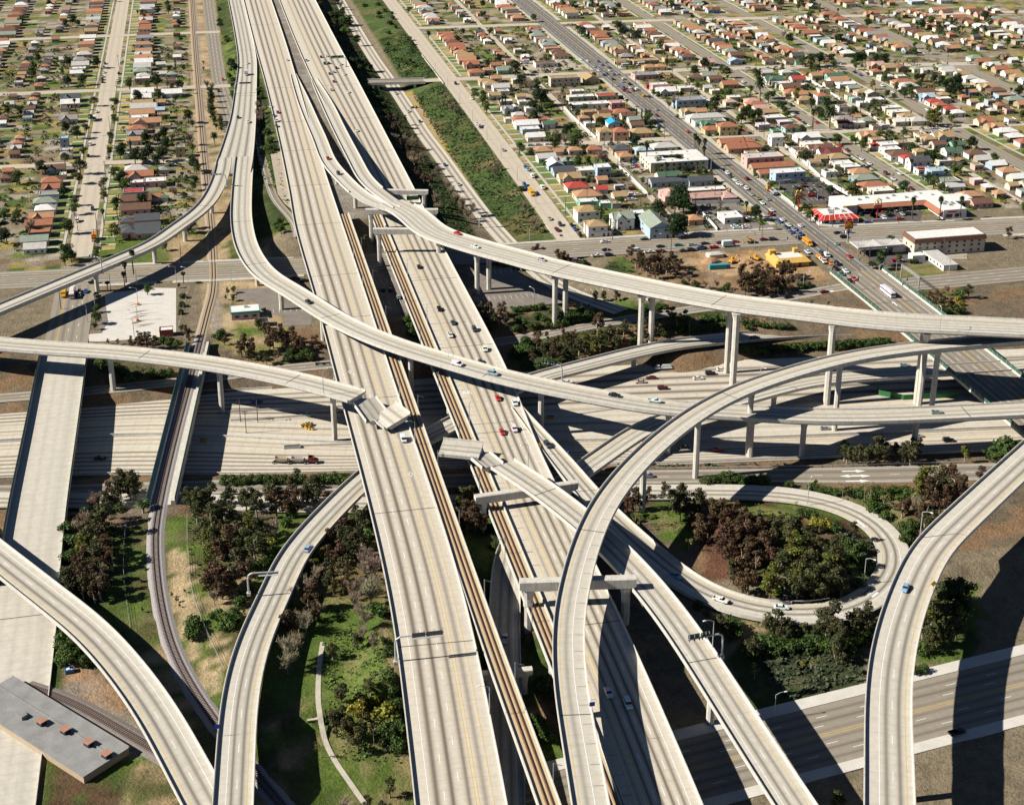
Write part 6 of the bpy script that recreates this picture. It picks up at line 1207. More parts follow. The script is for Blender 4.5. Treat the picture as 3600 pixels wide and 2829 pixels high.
def proto(kind, vi, h=1.):
    """unit plants about 10 m high (scaled when placed): (trunk mesh, crown mesh)"""
    T_, C_ = MB(), MB(); bark = BARK; leaf = LEAF
    if kind in 'ERGN':
        fk = []
        n = rt_.randint(8, 11); z0 = 3.6
        for k in range(n):
            f = k/(n-1); zz = z0+(9.2-z0)*f; sp = 2.0*math.sin(math.pi*(.22+.62*f))+.2; a = rt_.uniform(0, 6.3)
            c = (math.cos(a)*sp*rt_.uniform(.4, 1), math.sin(a)*sp*rt_.uniform(.4, 1), zz+rt_.uniform(-.4, .4)); r = rt_.uniform(1.0, 1.6)*(1-.3*abs(f-.4)); fk.append(c); cards(C_, c, int(75*r), r, .46, .8)
        trunk(T_, 7.2, .26, (rt_.uniform(-.5, .5), rt_.uniform(-.5, .5)), fk[::2]); bark = PALEB if vi % 2 else BARK
    elif kind in 'SD':
        big = kind == 'D'; fk = []
        for k in range(13 if big else 10):
            a = rt_.uniform(0, 6.3); rr = rt_.uniform(.3, 2.9 if big else 2.7); zz = rt_.uniform(3.6, 8.6)-.25*rr; c = (rr*math.cos(a), rr*math.sin(a), zz); r = rt_.uniform(1.3, 2.1); fk.append(c); cards(C_, c, int(68*r), r, .5, .75)
        cards(C_, (0, 0, 7.6), 150, 2.0, .5, .9); trunk(T_, 6, .32, (0, 0), fk[::3])
    elif kind == 'B':
        for k in range(12):
            a = rt_.uniform(0, 6.3); b = rt_.uniform(.25, .75); p0 = Vector((0, 0, rt_.uniform(1.2, 3.5))); p1 = p0+Vector((math.cos(a)*b*3.2, math.sin(a)*b*3.2, rt_.uniform(2.5, 4.2)))
            T_.tube([p0, (p0+p1)/2+Vector((0, 0, .3)), p1], [.1, .07, .04], 0, 4)
            for j in range(34):
                q = p0.lerp(p1, rt_.uniform(.3, 1)); e = q+Vector((math.cos(a)*.6+rt_.uniform(-1, 1), math.sin(a)*.6+rt_.uniform(-1, 1), rt_.uniform(.5, 1.9)))*rt_.uniform(.7, 1.5); s = Vector((rt_.uniform(-1, 1), rt_.uniform(-1, 1), 0)).normalized()*.075; C_.poly([q-s, q+s, e])
                for _ in range(3):
                    w0 = q.lerp(e, rt_.uniform(.3, .9)); w1 = w0+Vector((rt_.uniform(-1, 1), rt_.uniform(-1, 1), rt_.uniform(.2, 1.2)))*.8; C_.poly([w0-s*.8, w0+s*.8, w1])
        T_.tube([(0, 0, -.5), (0, 0, 2), (.1, 0, 4.5)], [.26, .2, .1], 0, 6); bark = TWIG; leaf = TWIG
    elif kind in 'PT':
        hh = 9.2 if kind == 'P' else 6.4; T_.tube([(0, 0, -.5), (.12, 0, hh*.5), (0, .1, hh)], [.34, .24, .22] if kind == 'P' else [.5, .42, .45], 0, 7)
        nf = 34 if kind == 'P' else 54; L = 1.5 if kind == 'P' else 3.3
        for k in range(nf):
            a = 2.4*k; e = 1.25-2.0*k/nf if kind == 'P' else 1.35-1.7*k/nf; dx = Vector((math.cos(a), math.sin(a), 0)); s = dx.cross(Vector((0, 0, 1))); p = Vector((0, .1, hh)); prev = p; w = .1
            for j in range(3):
                ee = e-.45*j*(1 if kind == 'T' else .6); nx_ = prev+(dx*math.cos(ee)+Vector((0, 0, math.sin(ee))))*L/3; w2 = (.42 if j == 0 else .45 if j == 1 else .06)*(1.3 if kind == 'P' else 1); C_.poly([prev-s*w, prev+s*w, nx_+s*w2, nx_-s*w2]); prev = nx_; w = w2
        if kind == 'P':
            for k in range(70):
                a = rt_.uniform(0, 6.3); z = hh-rt_.uniform(.2, 1.5); C_.poly([(math.cos(a)*.25, math.sin(a)*.25, z), (math.cos(a+.4)*.55, math.sin(a+.4)*.55, z-.5), (math.cos(a-.3)*.45, math.sin(a-.3)*.45, z-.8)])
        bark = PALEB if kind == 'T' else BARK
    elif kind == 'C':
        for k in range(9): cards(C_, (0, 0, 1.2+k), 60, (1.0 if k < 6 else .75-.2*(k-6))*.95, .42, 1.)
        T_.tube([(0, 0, -.5), (0, 0, 7)], [.2, .06], 0, 5)
    elif kind in 'HY':
        for k in range(6): a = rt_.uniform(0, 6.3); rr = rt_.uniform(0, 3.6); cards(C_, (rr*math.cos(a), rr*math.sin(a), rt_.uniform(2.2, 5.6)), 120, rt_.uniform(2.6, 3.6), .95, .8)
        T_.tube([(0, 0, -.5), (0, 0, 4)], [.3, .1], 0, 5)
    elif kind == 'X':
        T_.tube([(0, 0, -.3), (.1, 0, 6)], [.16, .07], 0, 5)
        for k in range(7):
            a = rt_.uniform(0, 6.3); z = rt_.uniform(3, 7); c = (math.cos(a)*1.6, math.sin(a)*1.6, z+1.5); T_.tube([(0, 0, z), c], [.07, .03], 0, 3); cards(C_, c, 26, 1.1, .34)
        bark = PALEB
    return T_.mesh('trunk', [bark]), C_.mesh('crown', [leaf])
for k in 'ERGSDBPTCHYX': PROTO[k] = [proto(k, v) for v in range({'E': 4, 'R': 4, 'G': 3, 'S': 4, 'D': 3, 'B': 4, 'P': 3, 'T': 2, 'C': 2, 'H': 4, 'Y': 2, 'X': 3}[k])]
TINT = dict(E=(.072, .076, .030), R=(.095, .060, .033), G=(.125, .135, .026), S=(.070, .105, .025), D=(.030, .052, .017), B=(.33, .265, .185), P=(.060, .080, .028), T=(.055, .085, .030), C=(.025, .045, .017), H=(.060, .098, .024), Y=(.23, .21, .035), X=(.20, .19, .05))
TK = dict(E='eucalyptus_tree', R='reddish_gum_tree', G='yellowish_gum_tree', S='street_tree', D='dense_tree', B='bare_tree', P='fan_palm', T='date_palm', C='cypress', H='shrub', Y='flowering_shrub', X='sapling')
TL = dict(E='dark olive gum tree', R='reddish brown gum tree', G='yellow green gum tree', S='round green street tree', D='big dense dark green tree', B='bare twiggy pale tree', P='tall thin fan palm', T='feathery date palm', C='narrow dark cypress', H='rounded green shrub', Y='bright yellow flowering shrub', X='thin young sapling')
TREES = []
def plant(kind, x, y, z, h, where, tint=None, rnd=rt_):
    tm, cm = PROTO[kind][rnd.randrange(len(PROTO[kind]))]; s = h/10*(1 if kind not in 'HY' else 1.25); c = tint or TINT[kind]; q = rnd.uniform(.78, 1.25)
    c = tuple(max(.004, a*q*rnd.uniform(.9, 1.1)) for a in c)
    o = thing(TK[kind], None, TK[kind].replace('_', ' '), (x, y, z), rnd.uniform(0, 6.3))
    wd = s*rnd.uniform(.92, 1.15)*(1.12 if kind in 'ERGS' else 1); 
    link('trunk', tm, o, None, 0, (wd if kind not in 'PT' else max(.55, s), wd if kind not in 'PT' else max(.55, s), s), (.24, .19, .13) if kind == 'B' else None); link('crown', cm, o, None, 0, (wd if kind not in 'PT' else max(1., s*.85), wd if kind not in 'PT' else max(1., s*.85), s), c)
    if kind in 'PT':
        k = o.children[-1]; s2 = max(1., s*.85); k.scale = (s2, s2, s2); hh = 9.2 if kind == 'P' else 6.4; k.location = (0, 0, hh*s-hh*s2)
    TREES.append((o, kind, where)); return o
def trees(tl, where, s, cf=.62):
    """x,y,kind+height: x,y is the middle of the crown"""
    for q in s.replace('\n', ' ').split():
        a = q.split(','); k = a[2][0]; h = float(a[2][1:]) if len(a[2]) > 1 else 8.
        f = .93 if k == 'P' else .62 if k == 'T' else .45 if k in 'HY' else cf
        if k == 'T': h = h*1.5
        u, v = t(tl, float(a[0]), float(a[1])); x, y, z = on_ground(u, v, h*f); plant(k, x, y, z, h, where)
trees('00', 'along the pale street at left', '350,440,S8 325,597,S6 280,697,S7 250,920,S7 215,1055,S11 205,1170,S8 175,1380,S7 160,1470,S7 110,1620,S10 560,450,S8 535,515,G6 540,605,S8 500,775,S7 510,830,B6 495,910,S7 540,1120,S8 595,1180,D9 440,1215,S7 445,1335,G9 415,1240,B6')
trees('00', 'among the gardens at left', '240,225,D10 100,240,D10 80,690,D10 185,730,D10 60,1290,D8 70,980,S8 115,60,D9 50,150,S7 310,70,S5 690,270,S9 850,285,S8 950,245,D12 960,210,G9 1105,300,S6 1130,85,C9 1065,130,S6 700,230,B8 960,370,S7 740,950,D11 870,905,D11 1010,930,D11 840,780,D10 1020,740,D10 600,920,D9 940,1000,D9 820,980,D9 700,850,C8 960,800,D9 1100,770,B9 1275,790,B10 1290,880,S7 1000,1250,B7 960,1120,S5 1280,1000,S7 1330,1080,S7 1320,1190,S7 1100,1290,S4 1210,1340,S5 1290,1250,S6 1190,290,P8 1210,120,S6 1290,650,S6 1040,600,S6')
trees('00', 'beside the railway line', '1470,345,D8 1475,400,D8 1470,455,D8 1480,510,D8 1490,570,D8 1500,620,S7 1560,615,S6 1570,700,S5 1500,785,T7 1430,270,B9 1480,290,B7 1660,75,D11 1690,120,D10 1640,200,H4 1670,240,H4 1670,370,S6 1400,75,B5 1400,130,B5 1560,660,S5 1520,680,S5')
trees('00', 'on the bank left of the freeway', '1930,560,B10 1960,520,B9 1920,470,B9 1930,610,B9 2010,740,H5 2040,820,H5 2060,890,H5 2000,900,H5 2050,940,H4 2080,1640,S6 1930,340,H4 1950,410,H4 2120,1590,S6 2140,1660,S6')
trees('10', 'on the dark bank right of the freeway', '690,70,D10 770,85,D10 640,60,D9 720,130,D8 830,120,S6 850,330,H4 900,420,H5 950,480,H4 840,380,H4 990,590,R9 1060,610,R9 1040,690,R8 1110,680,R8 960,560,H5 1150,620,E7 1060,780,B9 1150,790,B9 1230,820,B9 1110,840,R7 1200,960,B10 1240,1000,B10 1290,970,B9 1180,890,R7 1330,960,B8 1270,1120,R8 1330,1170,R8 1390,1190,R8 1430,1130,B8 1460,1090,B8 1420,1060,H5 1440,1360,B10 1590,1290,B9 1560,1230,B8 1640,1350,B9 1700,1400,B9 1750,1500,B9 1790,1450,B8 1460,1440,B8 1690,1490,R7 1620,1410,E7 1500,1500,H4')
trees('10', 'on the green slope by the frontage street', '1570,430,B8 1600,490,B9 1540,390,B7 1640,540,B7 2030,1060,B8 2010,1110,B7 1690,800,B6 1160,80,S5 1090,110,S5 1200,60,S5 1120,50,S5 1250,110,H3')
trees('20', 'on the green slope by the frontage street', '120,1430,B8 210,1580,B8 240,1640,B8 100,1500,B7')
HW = 'among the houses left of the avenue'
trees('10', HW, '1810,360,S9 1890,380,S8 1890,420,S9 1930,490,S10 2050,430,P9 2085,450,C8 2110,440,C8 1940,75,S8 2040,30,D9 1850,100,S4 1880,210,H4')
trees('20', HW, '30,110,D13 280,390,D14 240,370,D11 310,420,D10 180,290,B12 140,270,B10 210,480,D9 330,500,S7 260,520,D8 380,490,S7 410,830,S12 510,790,B10 610,780,S13 440,790,S9 580,840,S9 70,885,S9 185,920,S6 640,1010,S9 720,1000,S7 870,960,B13 820,990,B9 310,1040,S5 760,620,P10 330,770,S6 200,620,S8 420,650,B7 560,680,S7 520,700,D6 620,550,S6 690,500,S6 560,500,S6 840,530,S5 840,620,S5 920,480,P6 500,410,P7 1000,380,P6 1100,440,P6 790,190,S5 840,325,S4 820,630,S5 1060,650,S6 1400,700,S5 680,895,S6 1000,830,X6 900,1010,S5 960,1070,S6 740,1180,S5 1040,1390,S6 840,1500,S9 880,1580,S7 1200,1590,S6 930,1560,S5 500,750,D7 90,1290,H4')
trees('20', 'beside the courtyard flats and motels', '1290,870,P15 1475,1055,P14 1750,780,P14 1790,825,P14 1845,825,P14 1835,900,P13 1770,800,P12 1395,1030,G9 1380,1080,S6 1190,560,C9 1240,560,C9 1278,560,C10 1300,575,R8 1260,650,D6 1320,655,D6 1360,655,D6 1600,1320,D17 1560,1400,D12 1640,1420,D11 1400,1440,D12 1420,1520,D9 1580,1600,D14 1540,1640,D11 1640,1640,D10 1505,1575,P5 1900,1165,G7 1600,1090,D5 1660,1090,D5 1720,1090,D5 1780,1120,D4 1850,1120,D4 1900,1120,D4 1225,930,X7 1250,1200,S5 1940,1200,S4')
HE = 'among the houses right of the avenue'
trees('20', HE, '1480,55,C11 1840,70,D11 1750,140,D10 1680,80,B10 1400,380,S6 1350,360,S6 1940,450,D10 1950,400,R8 1550,430,B11 1500,460,B8 2080,355,S8 2060,210,P6 1890,145,S6 1700,250,S7 1770,290,S7 1470,390,S5 1780,370,S5 1920,490,S8 2000,350,S5 1580,590,S4 1350,100,S4 2160,620,S6 1880,770,H3 1950,760,H3')
trees('30', HE, '175,200,T11 200,280,T13 150,160,S7 690,105,G11 740,130,S9 700,40,D12 770,30,D12 830,50,R11 880,30,D9 1120,30,D12 1180,20,D11 1310,40,D11 1385,40,D12 1110,105,S7 900,90,S8 1200,100,C6 1080,75,H4 605,55,S9 280,395,S9 320,380,S7 415,485,D9 370,470,S7 460,395,B8 690,465,T10 830,470,T13 865,555,T13 705,545,P15 790,560,D9 760,540,D8 1000,330,P11 1190,390,P12 1160,500,P8 1290,470,G9 1240,480,B7 1230,530,S6 1100,530,S8 1270,580,P8 60,550,D11 180,550,D9 130,570,D10 20,600,D8 430,530,S6 460,560,S6 510,720,S4 320,640,S5 160,710,S4 640,955,S9 580,960,S7 920,800,S8 955,800,S7 1190,830,G10 1170,860,S8 1080,800,S7 1110,820,S5 1335,760,S8 1440,760,S8 1570,740,S7 1760,830,B8 1700,820,S6 1870,580,G14 1820,590,G11 1900,610,G11 2030,600,S7 2050,270,D14 2090,230,D14 2020,330,D11 2100,320,D10 1940,240,D9 1860,220,D8 1700,215,D7 1750,210,D7 1385,215,S8 1500,300,S8 1630,320,S8 1580,360,S8 1640,380,S8 1470,395,S6 1405,365,S7 1590,160,C6 1230,190,S4 1540,360,S5 1860,960,D10 1800,960,D9 1900,990,S7 1650,870,S6 1900,510,S6 1990,520,S5 2065,850,P14 2060,960,P8 1970,1120,P13 1860,1205,S9 1810,1160,D8 1920,1260,S5 1980,1290,S5 2060,1100,S7 940,1140,B9 970,1110,S7 1085,1260,G11 1050,1300,G8 1120,1290,S8 860,1060,B8 780,1060,B7 880,1080,S5 830,1120,S5 305,1240,S6 360,920,S7 160,1150,S4 1230,1080,S4 1450,820,S5 2000,560,S6 1440,640,S4 560,240,S4 650,300,S5 740,250,S6 800,330,S5 550,420,S6 110,330,S7 90,500,S5 2120,1080,S6')
trees('30', 'on the avenue and boulevard pavements', '530,1400,S7 680,1530,S8 200,1550,P9 1665,1390,P14 1930,1385,P14 2125,1380,P13 590,1490,S4 620,1440,S4')
trees('01', 'by the boulevard at left', '712,235,P14 645,345,P12 635,440,P9 1205,435,P6 480,525,P5 380,645,S5 380,755,S5 365,850,S7 360,930,S4 860,575,S6 1160,545,S3 90,205,D10 130,250,D8 70,290,S7 380,215,S6 370,260,S5 395,130,S4 1040,170,S5')
trees('01', 'beside the railway cutting', '485,1080,R3 580,1085,R3 720,1090,R7 850,1055,R9 800,1080,R7 930,1085,R7 780,1040,R7 1080,1075,H4 1010,1070,H4 1150,1110,H4 1570,1000,H4 1540,1040,H4 1600,1060,R5 1790,1090,R10 1850,1110,R9 1760,1140,R8 1850,1180,R7 1970,950,R8 2010,980,R7 2060,1030,R10 2110,970,R9 2150,1050,R9 2030,1090,R7 1920,900,S6 1980,780,H2 1930,840,H2 1200,650,H3 1190,730,H3 1180,800,H3 1240,980,R6 1250,1040,R5 1630,600,R4 1610,660,R3 1690,580,S4 1680,660,S4 1190,950,S4 2100,1210,E6 2000,1240,E6')
trees('01', 'on the shaded bank below the boulevard', '560,1330,H4 640,1380,H4 700,1430,H4 560,1420,H4 820,1340,B5 900,1400,H4 1000,1390,H4 1080,1380,H4 760,1390,H3 470,1340,H4 430,1290,H5')
trees('11', 'beside the freeway viaduct at centre', '60,1000,R9 20,1060,R8 110,1060,R8 150,1120,R7 80,1170,H4 200,1180,H4 240,1230,H4 150,1230,H4 30,1230,H4 290,1070,R6 775,85,P7 2050,820,R9 1960,770,R9 1880,770,R8 2110,860,R8 2000,870,E8 1900,850,E8 2080,760,R7 1960,940,E8 1180,870,H4 1230,930,H4 1210,1000,H4')
SL = 'on the slope between boulevard and sunken freeway'
trees('21', SL, '240,220,R9 280,230,R7 460,275,R10 500,290,R9 540,300,R7 600,330,R5 680,340,H4 1135,220,R9 1190,280,R10 1260,300,R9 1320,330,R10 1370,310,R9 1430,290,R9 1510,290,R10 1570,370,R9 1480,350,R9 1400,395,R9 1370,400,R8 1290,350,R8 1600,340,R7 1230,330,E8 1560,310,E8')
trees('21', 'on the wooded bank below the twin-column flyover', '820,880,R11 240,1050,R9 330,1020,R5 500,1030,R8 430,1100,R9 380,1170,R9 210,1220,R7 300,1150,R7 700,1080,G10 760,1060,E11 850,1040,G9 900,1050,E9 1070,940,E9 640,1110,E9 930,1000,E9 600,1030,R7 560,1060,R8 780,1130,G8 700,1150,E8 990,1050,E9 1250,1010,E8 480,950,R5 160,1160,H5 130,1080,H5 260,1330,H4 340,1280,H4 470,1200,R7 580,1170,E8 40,1180,H5 900,1130,E7 1000,1130,E6 1170,1080,H4')
trees('21', 'in the deep shade by the twin columns', '1300,900,E8 1350,930,E8 1520,820,E9 1640,850,E9 1580,910,E7 1700,910,E8 1440,930,E8 1230,950,E8 1000,640,E6 880,640,E6 800,640,E6 1440,1000,H4 1600,980,H4 1750,970,H4 1850,960,H4 1950,940,H4 2050,930,H4 1850,870,H4 1950,860,H4 2080,870,H4')
trees('21', 'in clipped rows beside the lower parking', '20,780,H3 75,775,H3 130,770,H3 180,765,H3 225,762,H3 280,750,H4 400,800,H4 440,830,H4 240,840,H4 300,870,H4 520,800,H4 560,820,H4 600,830,H4 640,800,H4 670,790,H4 560,860,H4 620,870,H4 700,860,H4 720,820,H4 100,900,H4 170,940,H4 40,960,H4 230,930,H4 350,930,H4 450,910,H4 60,880,H4 500,890,H4 1270,760,H3 1330,755,H3 1390,750,H3 1450,750,H3 1300,790,H3 1370,785,H3')
trees('21', 'on the dry bank left of the avenue bridge', '1690,480,B6 1750,540,H4 1640,520,H3 1850,520,B6 1900,570,B5 1960,520,B6 2060,560,H4 2000,600,H4 1800,590,R4 2100,600,B5 1700,440,H3')
trees('31', 'on the dry bank left of the avenue bridge', '40,420,R11 90,490,R11 20,500,R9 200,400,R10 270,410,R10 240,470,R9 340,490,R11 390,400,R10 440,370,R9 480,400,R9 480,530,R10 420,520,R8 300,540,R10 130,440,R9 160,540,R8 60,560,R8 540,470,B6 560,520,B6 210,530,E9 370,560,E8 690,690,B5 850,700,B5 600,560,H3 650,540,H3')
trees('31', 'around the petrol station', '1445,110,T5 1360,260,T7 1345,310,T6 1530,280,S5 1275,345,T3 1640,320,H3 1680,320,H3')
trees('31', 'on the bank right of the avenue bridge', '1830,650,R6 1900,640,R7 1960,690,E6 1990,580,B6 2080,680,Y3 2120,720,Y3 1880,700,R5 2050,760,H4 2110,790,H4 1960,790,H4 2100,640,H4 2020,720,R6')
trees('31', 'in the clipped hedge beside the curved ramp', ' '.join('%d,%d,H4' % (300+55*k, 1150-int(3.4*k)) for k in range(21))+' 60,1150,H4 120,1160,H4 200,1150,H4 250,1190,H4 40,900,H3 110,910,H3 180,920,H3 250,930,H3 330,935,H3 400,940,H3 470,940,H3 90,950,H3')
LB = 'in the grove left of the railway bridge'
trees('02', LB, '615,735,E12 600,800,E10 680,770,E11 740,770,E12 700,830,E9 520,850,R10 560,900,E9 470,930,E9 440,1010,E11 440,1100,E12 390,1080,E10 390,1220,E10 300,1290,E10 240,1350,G9 430,1380,R11 470,1350,R9 250,1480,R10 190,1560,R9 400,1590,R10 300,1610,R9 100,1650,E9 380,900,B8 330,940,B7 240,1120,B9 210,1160,B8 250,1030,P4 340,1160,E9 350,1400,E9 520,1500,R8 820,980,T4 500,1010,R8 340,1500,E9 120,1480,H5 130,1320,H4 90,1200,H4 590,1020,H4')
trees('03', LB, '70,60,E9 130,90,E9 210,40,R9 290,50,R9 240,110,E8 400,80,R10 460,30,R9 350,140,R8 120,170,E7 60,600,H5 120,680,H5 190,740,H4 250,820,H4 90,780,H5')
RG = 'in the grove right of the railway bridge'
trees('02', RG, '1260,890,E9 1340,930,E11 1290,960,E9 1460,870,E10 1430,950,E10 1480,1090,E12 1540,1060,E10 1590,970,E11 1660,880,E9 1680,1060,E10 1800,920,E10 1850,890,E9 1900,950,E11 2040,870,E11 2090,950,R11 2140,900,E9 1830,1140,G10 1660,1270,R11 1720,1230,R9 1790,1290,E10 1440,1320,G10 1490,1270,E9 1880,1360,E11 1450,1520,G10 1560,1600,R11 1640,1640,R9 1720,1510,E10 1830,1610,R10 1390,1240,E9 1540,1160,E9 1760,1080,B7 2090,1170,B8 2040,1230,B7 1930,1200,E9 1330,1030,E9 1580,1400,R8 1500,1390,R8 1960,1400,E7 2060,1320,Y3 1900,1560,H4 2080,1430,H4 2000,1500,H4')
trees('12', RG, '110,730,E9 70,780,E8 260,820,E11 300,780,E9 40,890,R10 140,920,R10 20,980,R9 210,880,E9 100,990,R8 290,900,E8 60,1070,H4 20,1150,H4')
trees('12', 'in the hedge along the sunken freeway', '0,745,H4 90,735,H4 170,740,H4 330,735,H4 385,735,H4 440,735,H4 500,735,H4 555,735,H4 600,735,H4')
trees('02', 'in the hedge along the sunken freeway', '1600,745,H4 1680,745,H4 1765,745,H4 1850,742,H4 1930,742,H4 2010,742,H4 2090,742,H4 2160,742,H4')
BH = 'on the hillside left of the freeway at bottom'
trees('12', BH, '690,1080,E9 740,1130,E9 780,1080,E7 560,1180,R7 520,1260,E8 680,1290,E9 620,1270,E8 730,1300,E8 440,1270,R7 520,1420,R9 640,1430,E9 590,1380,E8 340,1460,Y5 400,1430,R6 560,1580,E9 780,1460,B10 850,1540,B11 800,1590,B10 300,1620,B8 470,1490,R7 420,1560,E7 280,1560,G6 700,1400,B8 800,1180,H5 640,1240,R6 820,1250,H4 560,1100,Y4')
trees('13', BH, '260,170,R11 310,210,R8 60,410,R9 20,450,R8 200,410,B10 160,380,B9 40,690,B12 90,640,B11 20,780,B10 450,30,E9 820,120,B11 860,60,B10 680,200,B8 760,400,B9 720,330,B7 850,600,B8 460,710,E6 690,620,E6 540,1100,E7 820,1050,E6 720,1180,E5 490,1390,E9 540,1330,E8 610,1430,E9 700,1550,E8 590,1470,E7 720,1250,Y5 950,1320,Y6 1000,1290,Y5 870,1190,Y3 750,1360,X6 850,1490,X7 600,1530,X7 1060,1250,H5 1040,1020,H4 1000,990,H4 900,340,H5 970,640,H3 990,720,H3 340,1640,X6 260,80,B8 160,60,B8 90,160,B8 220,260,R7 270,340,R7 350,300,B7 560,60,R8 700,60,B9 630,120,B8 470,110,G5 400,1400,H2 330,420,H2 720,580,X4 750,520,B6 1000,1550,H4 1080,1620,H4 1100,1450,H4 950,1480,H4 1030,1400,H4 1050,100,H3')
trees('03', 'on the slope beside the curving ramp', '1590,400,G5 1640,440,H5 1700,380,H5 1540,380,H4 1750,250,H4 1770,190,H3 1460,40,R10 1520,20,R9 1570,90,R9 1600,50,R9 1300,430,H4 1320,500,H4 1280,560,H4 1860,130,H3 1500,190,B6 1450,90,G6 1680,60,E7')
trees('03', 'as dark tufts on the sandy strip', '820,325,R2 1100,180,R2 1145,230,R2 1235,520,R2 1265,595,R2.5 1220,148,R1.5 1175,285,R1.5')
trees('12', 'under the freeway between the viaducts', '1710,910,E11 1760,880,E9 1690,990,E9 1770,1050,R12 1840,1040,R11 1820,1110,R10 1700,1080,R9 1740,1130,R9 1900,1150,R7 2000,1380,H3')
LI = 'on the island inside the loop ramp'
trees('22', LI, '1140,930,R9 1180,900,R9 1230,920,R9 1300,860,R6 1465,820,R7 1120,1000,R8 1540,930,E9 1590,880,E9 1640,860,E9 1610,1010,R9 1670,1000,R9 1790,940,E11 1760,1010,E9 1830,1190,R11 1880,1160,R10 1790,1230,R9 1930,1000,R9 1990,1050,R11 2060,1100,R11 2120,1060,R10 2060,1240,R12 2130,1290,R11 2080,1400,R10 2140,1200,R10 2120,1600,E9 2010,1370,R8 2000,1300,R8 1690,1120,R7 1180,1110,X6 1220,1140,X6 1320,1110,X6 1465,1070,X7 1540,1190,X5 1595,1240,X5 1690,1340,X6 1150,1100,S4')
trees('32', LI, '30,1080,R10 60,1160,R10 100,1240,R11 30,1260,R10 190,1120,H4 250,1130,H4 200,1220,R10 260,1200,R9 390,1180,E10 350,1230,E9 560,1140,E9 540,1210,E11 490,1250,E10 650,1280,E9 280,1330,R11 230,1370,R9 550,1370,G12 510,1400,G10 590,1420,E9 750,1370,E9 890,1410,E12 860,1460,E10 300,1440,R9 440,1510,E10 380,1560,E9 700,1510,E11 650,1560,E10 960,1560,R10 860,1560,G11 820,1610,E9 1090,1210,E7 60,1370,R11 120,1430,R10 30,1460,R9 160,1510,R9 20,1580,R10 90,1620,R8 320,1640,G9 560,1640,G10 740,1630,E9 620,1650,E9 930,1650,E9 1010,1620,E8 770,1160,Y4 830,1170,Y4 720,1150,Y4 170,1000,X4 530,980,X4 700,1330,E8 730,1440,R8 480,1150,E7 1000,1480,H4 1080,1450,H4 1020,1390,H3 1150,1500,H4 980,1330,H4 620,1070,H4 700,1090,H4 920,1190,H4 1050,1350,H4 1150,1380,H4 1180,1560,H4 600,1330,S4')
trees('33', LI, '300,90,G11 270,60,G9 560,80,E11 510,50,G9 720,80,E11 680,40,E10 900,30,E10 840,70,E9 980,60,E9 30,60,R9 90,30,R9 440,30,E8 790,110,E8 380,140,S3 1100,70,H3 1160,90,H3')
trees('22', 'in the bright clipped row by the frontage road', '1875,750,H4 1935,750,H4 1990,735,H4 2030,730,H4 2075,725,H5 2110,745,H4 2160,740,H4')
trees('32', 'in the bright clipped row by the frontage road', '0,745,H4 50,750,H4 125,745,H4 190,750,H4 240,755,H4 690,810,H3 740,825,H3 800,840,H3 860,850,H3 920,865,H3 490,790,H3')
trees('32', 'in front of the sunken freeway at right', '1010,450,E9 1030,490,E8 1130,480,E9 1340,420,E12 1320,490,E9 1390,490,E9 1260,490,E9 1230,510,E8 1590,460,E9 1560,490,E8 1500,450,E7 1640,500,E8 1690,420,E10')
trees('32', 'on the green bank behind the loop ramp', '1790,740,G14 1740,820,G12 1860,830,R13 1960,690,R11 2060,710,R12 2110,790,R12 1920,800,E12 2000,820,E12 1980,890,R11 1930,930,R10 2050,880,R11 1560,1000,R8 1590,980,R7 1780,1060,R10 1830,1110,E9 1730,1050,R8 1690,960,B8 1720,920,B7 1990,960,R8 990,830,X8 1090,830,X7 1200,850,X8 1250,830,X8 1385,840,X7 1380,930,X8 1245,900,X8 1490,930,X5 1310,890,H5 1300,850,H4 1180,860,H4 1460,850,H4 1530,860,H4 1640,880,H5 1040,860,H4 1260,1000,H5 1340,1000,H4 1400,1090,H4 1560,1200,H4 1620,1250,H4 1660,1180,H4 1590,1320,H4 1560,920,H4 1420,880,H4')
trees('33', 'on the shady slope below the loop ramp', '340,410,E10 300,470,E8 390,500,E8 480,490,E8 470,560,E7 620,520,E7 760,520,E8 720,560,E6 870,370,E12 840,430,E10 890,500,E9 980,540,E9 950,620,E8 1110,400,E10 1090,450,E8 1180,440,E9 1230,330,E7 1200,380,E6 190,480,X8 920,670,E8 940,740,E7 130,660,E8 110,720,H5 280,640,H5 400,660,H4 520,680,H5 640,660,H5 740,640,H5 820,680,H5 550,620,H4 690,610,H5 1050,640,H5 1130,600,H5 1170,520,H5 730,840,X7 150,900,X6 600,840,Y2 210,640,H5 330,720,H4')
trees('33', 'right of the lower right flyover', '1800,410,G9 1760,480,E8 1900,290,E11 1850,350,E10 1780,560,E8 1820,640,E7 2050,340,E9 2100,390,G8 2100,150,D13 2000,120,D11 1960,230,E9 1990,430,E8 2080,490,E8 1720,700,H4 1680,910,H3 1760,895,H3 1900,560,E8 2000,560,E8 2130,270,D10')
trees('23', 'beneath the freeway deck at bottom', '1990,460,E8 2040,490,E7 2110,480,H5 2140,560,H4 1780,280,H3 1860,370,H2 290,1000,H3 310,1080,H4 220,1380,H4 300,1470,H4 270,1420,H4 340,1530,H4')
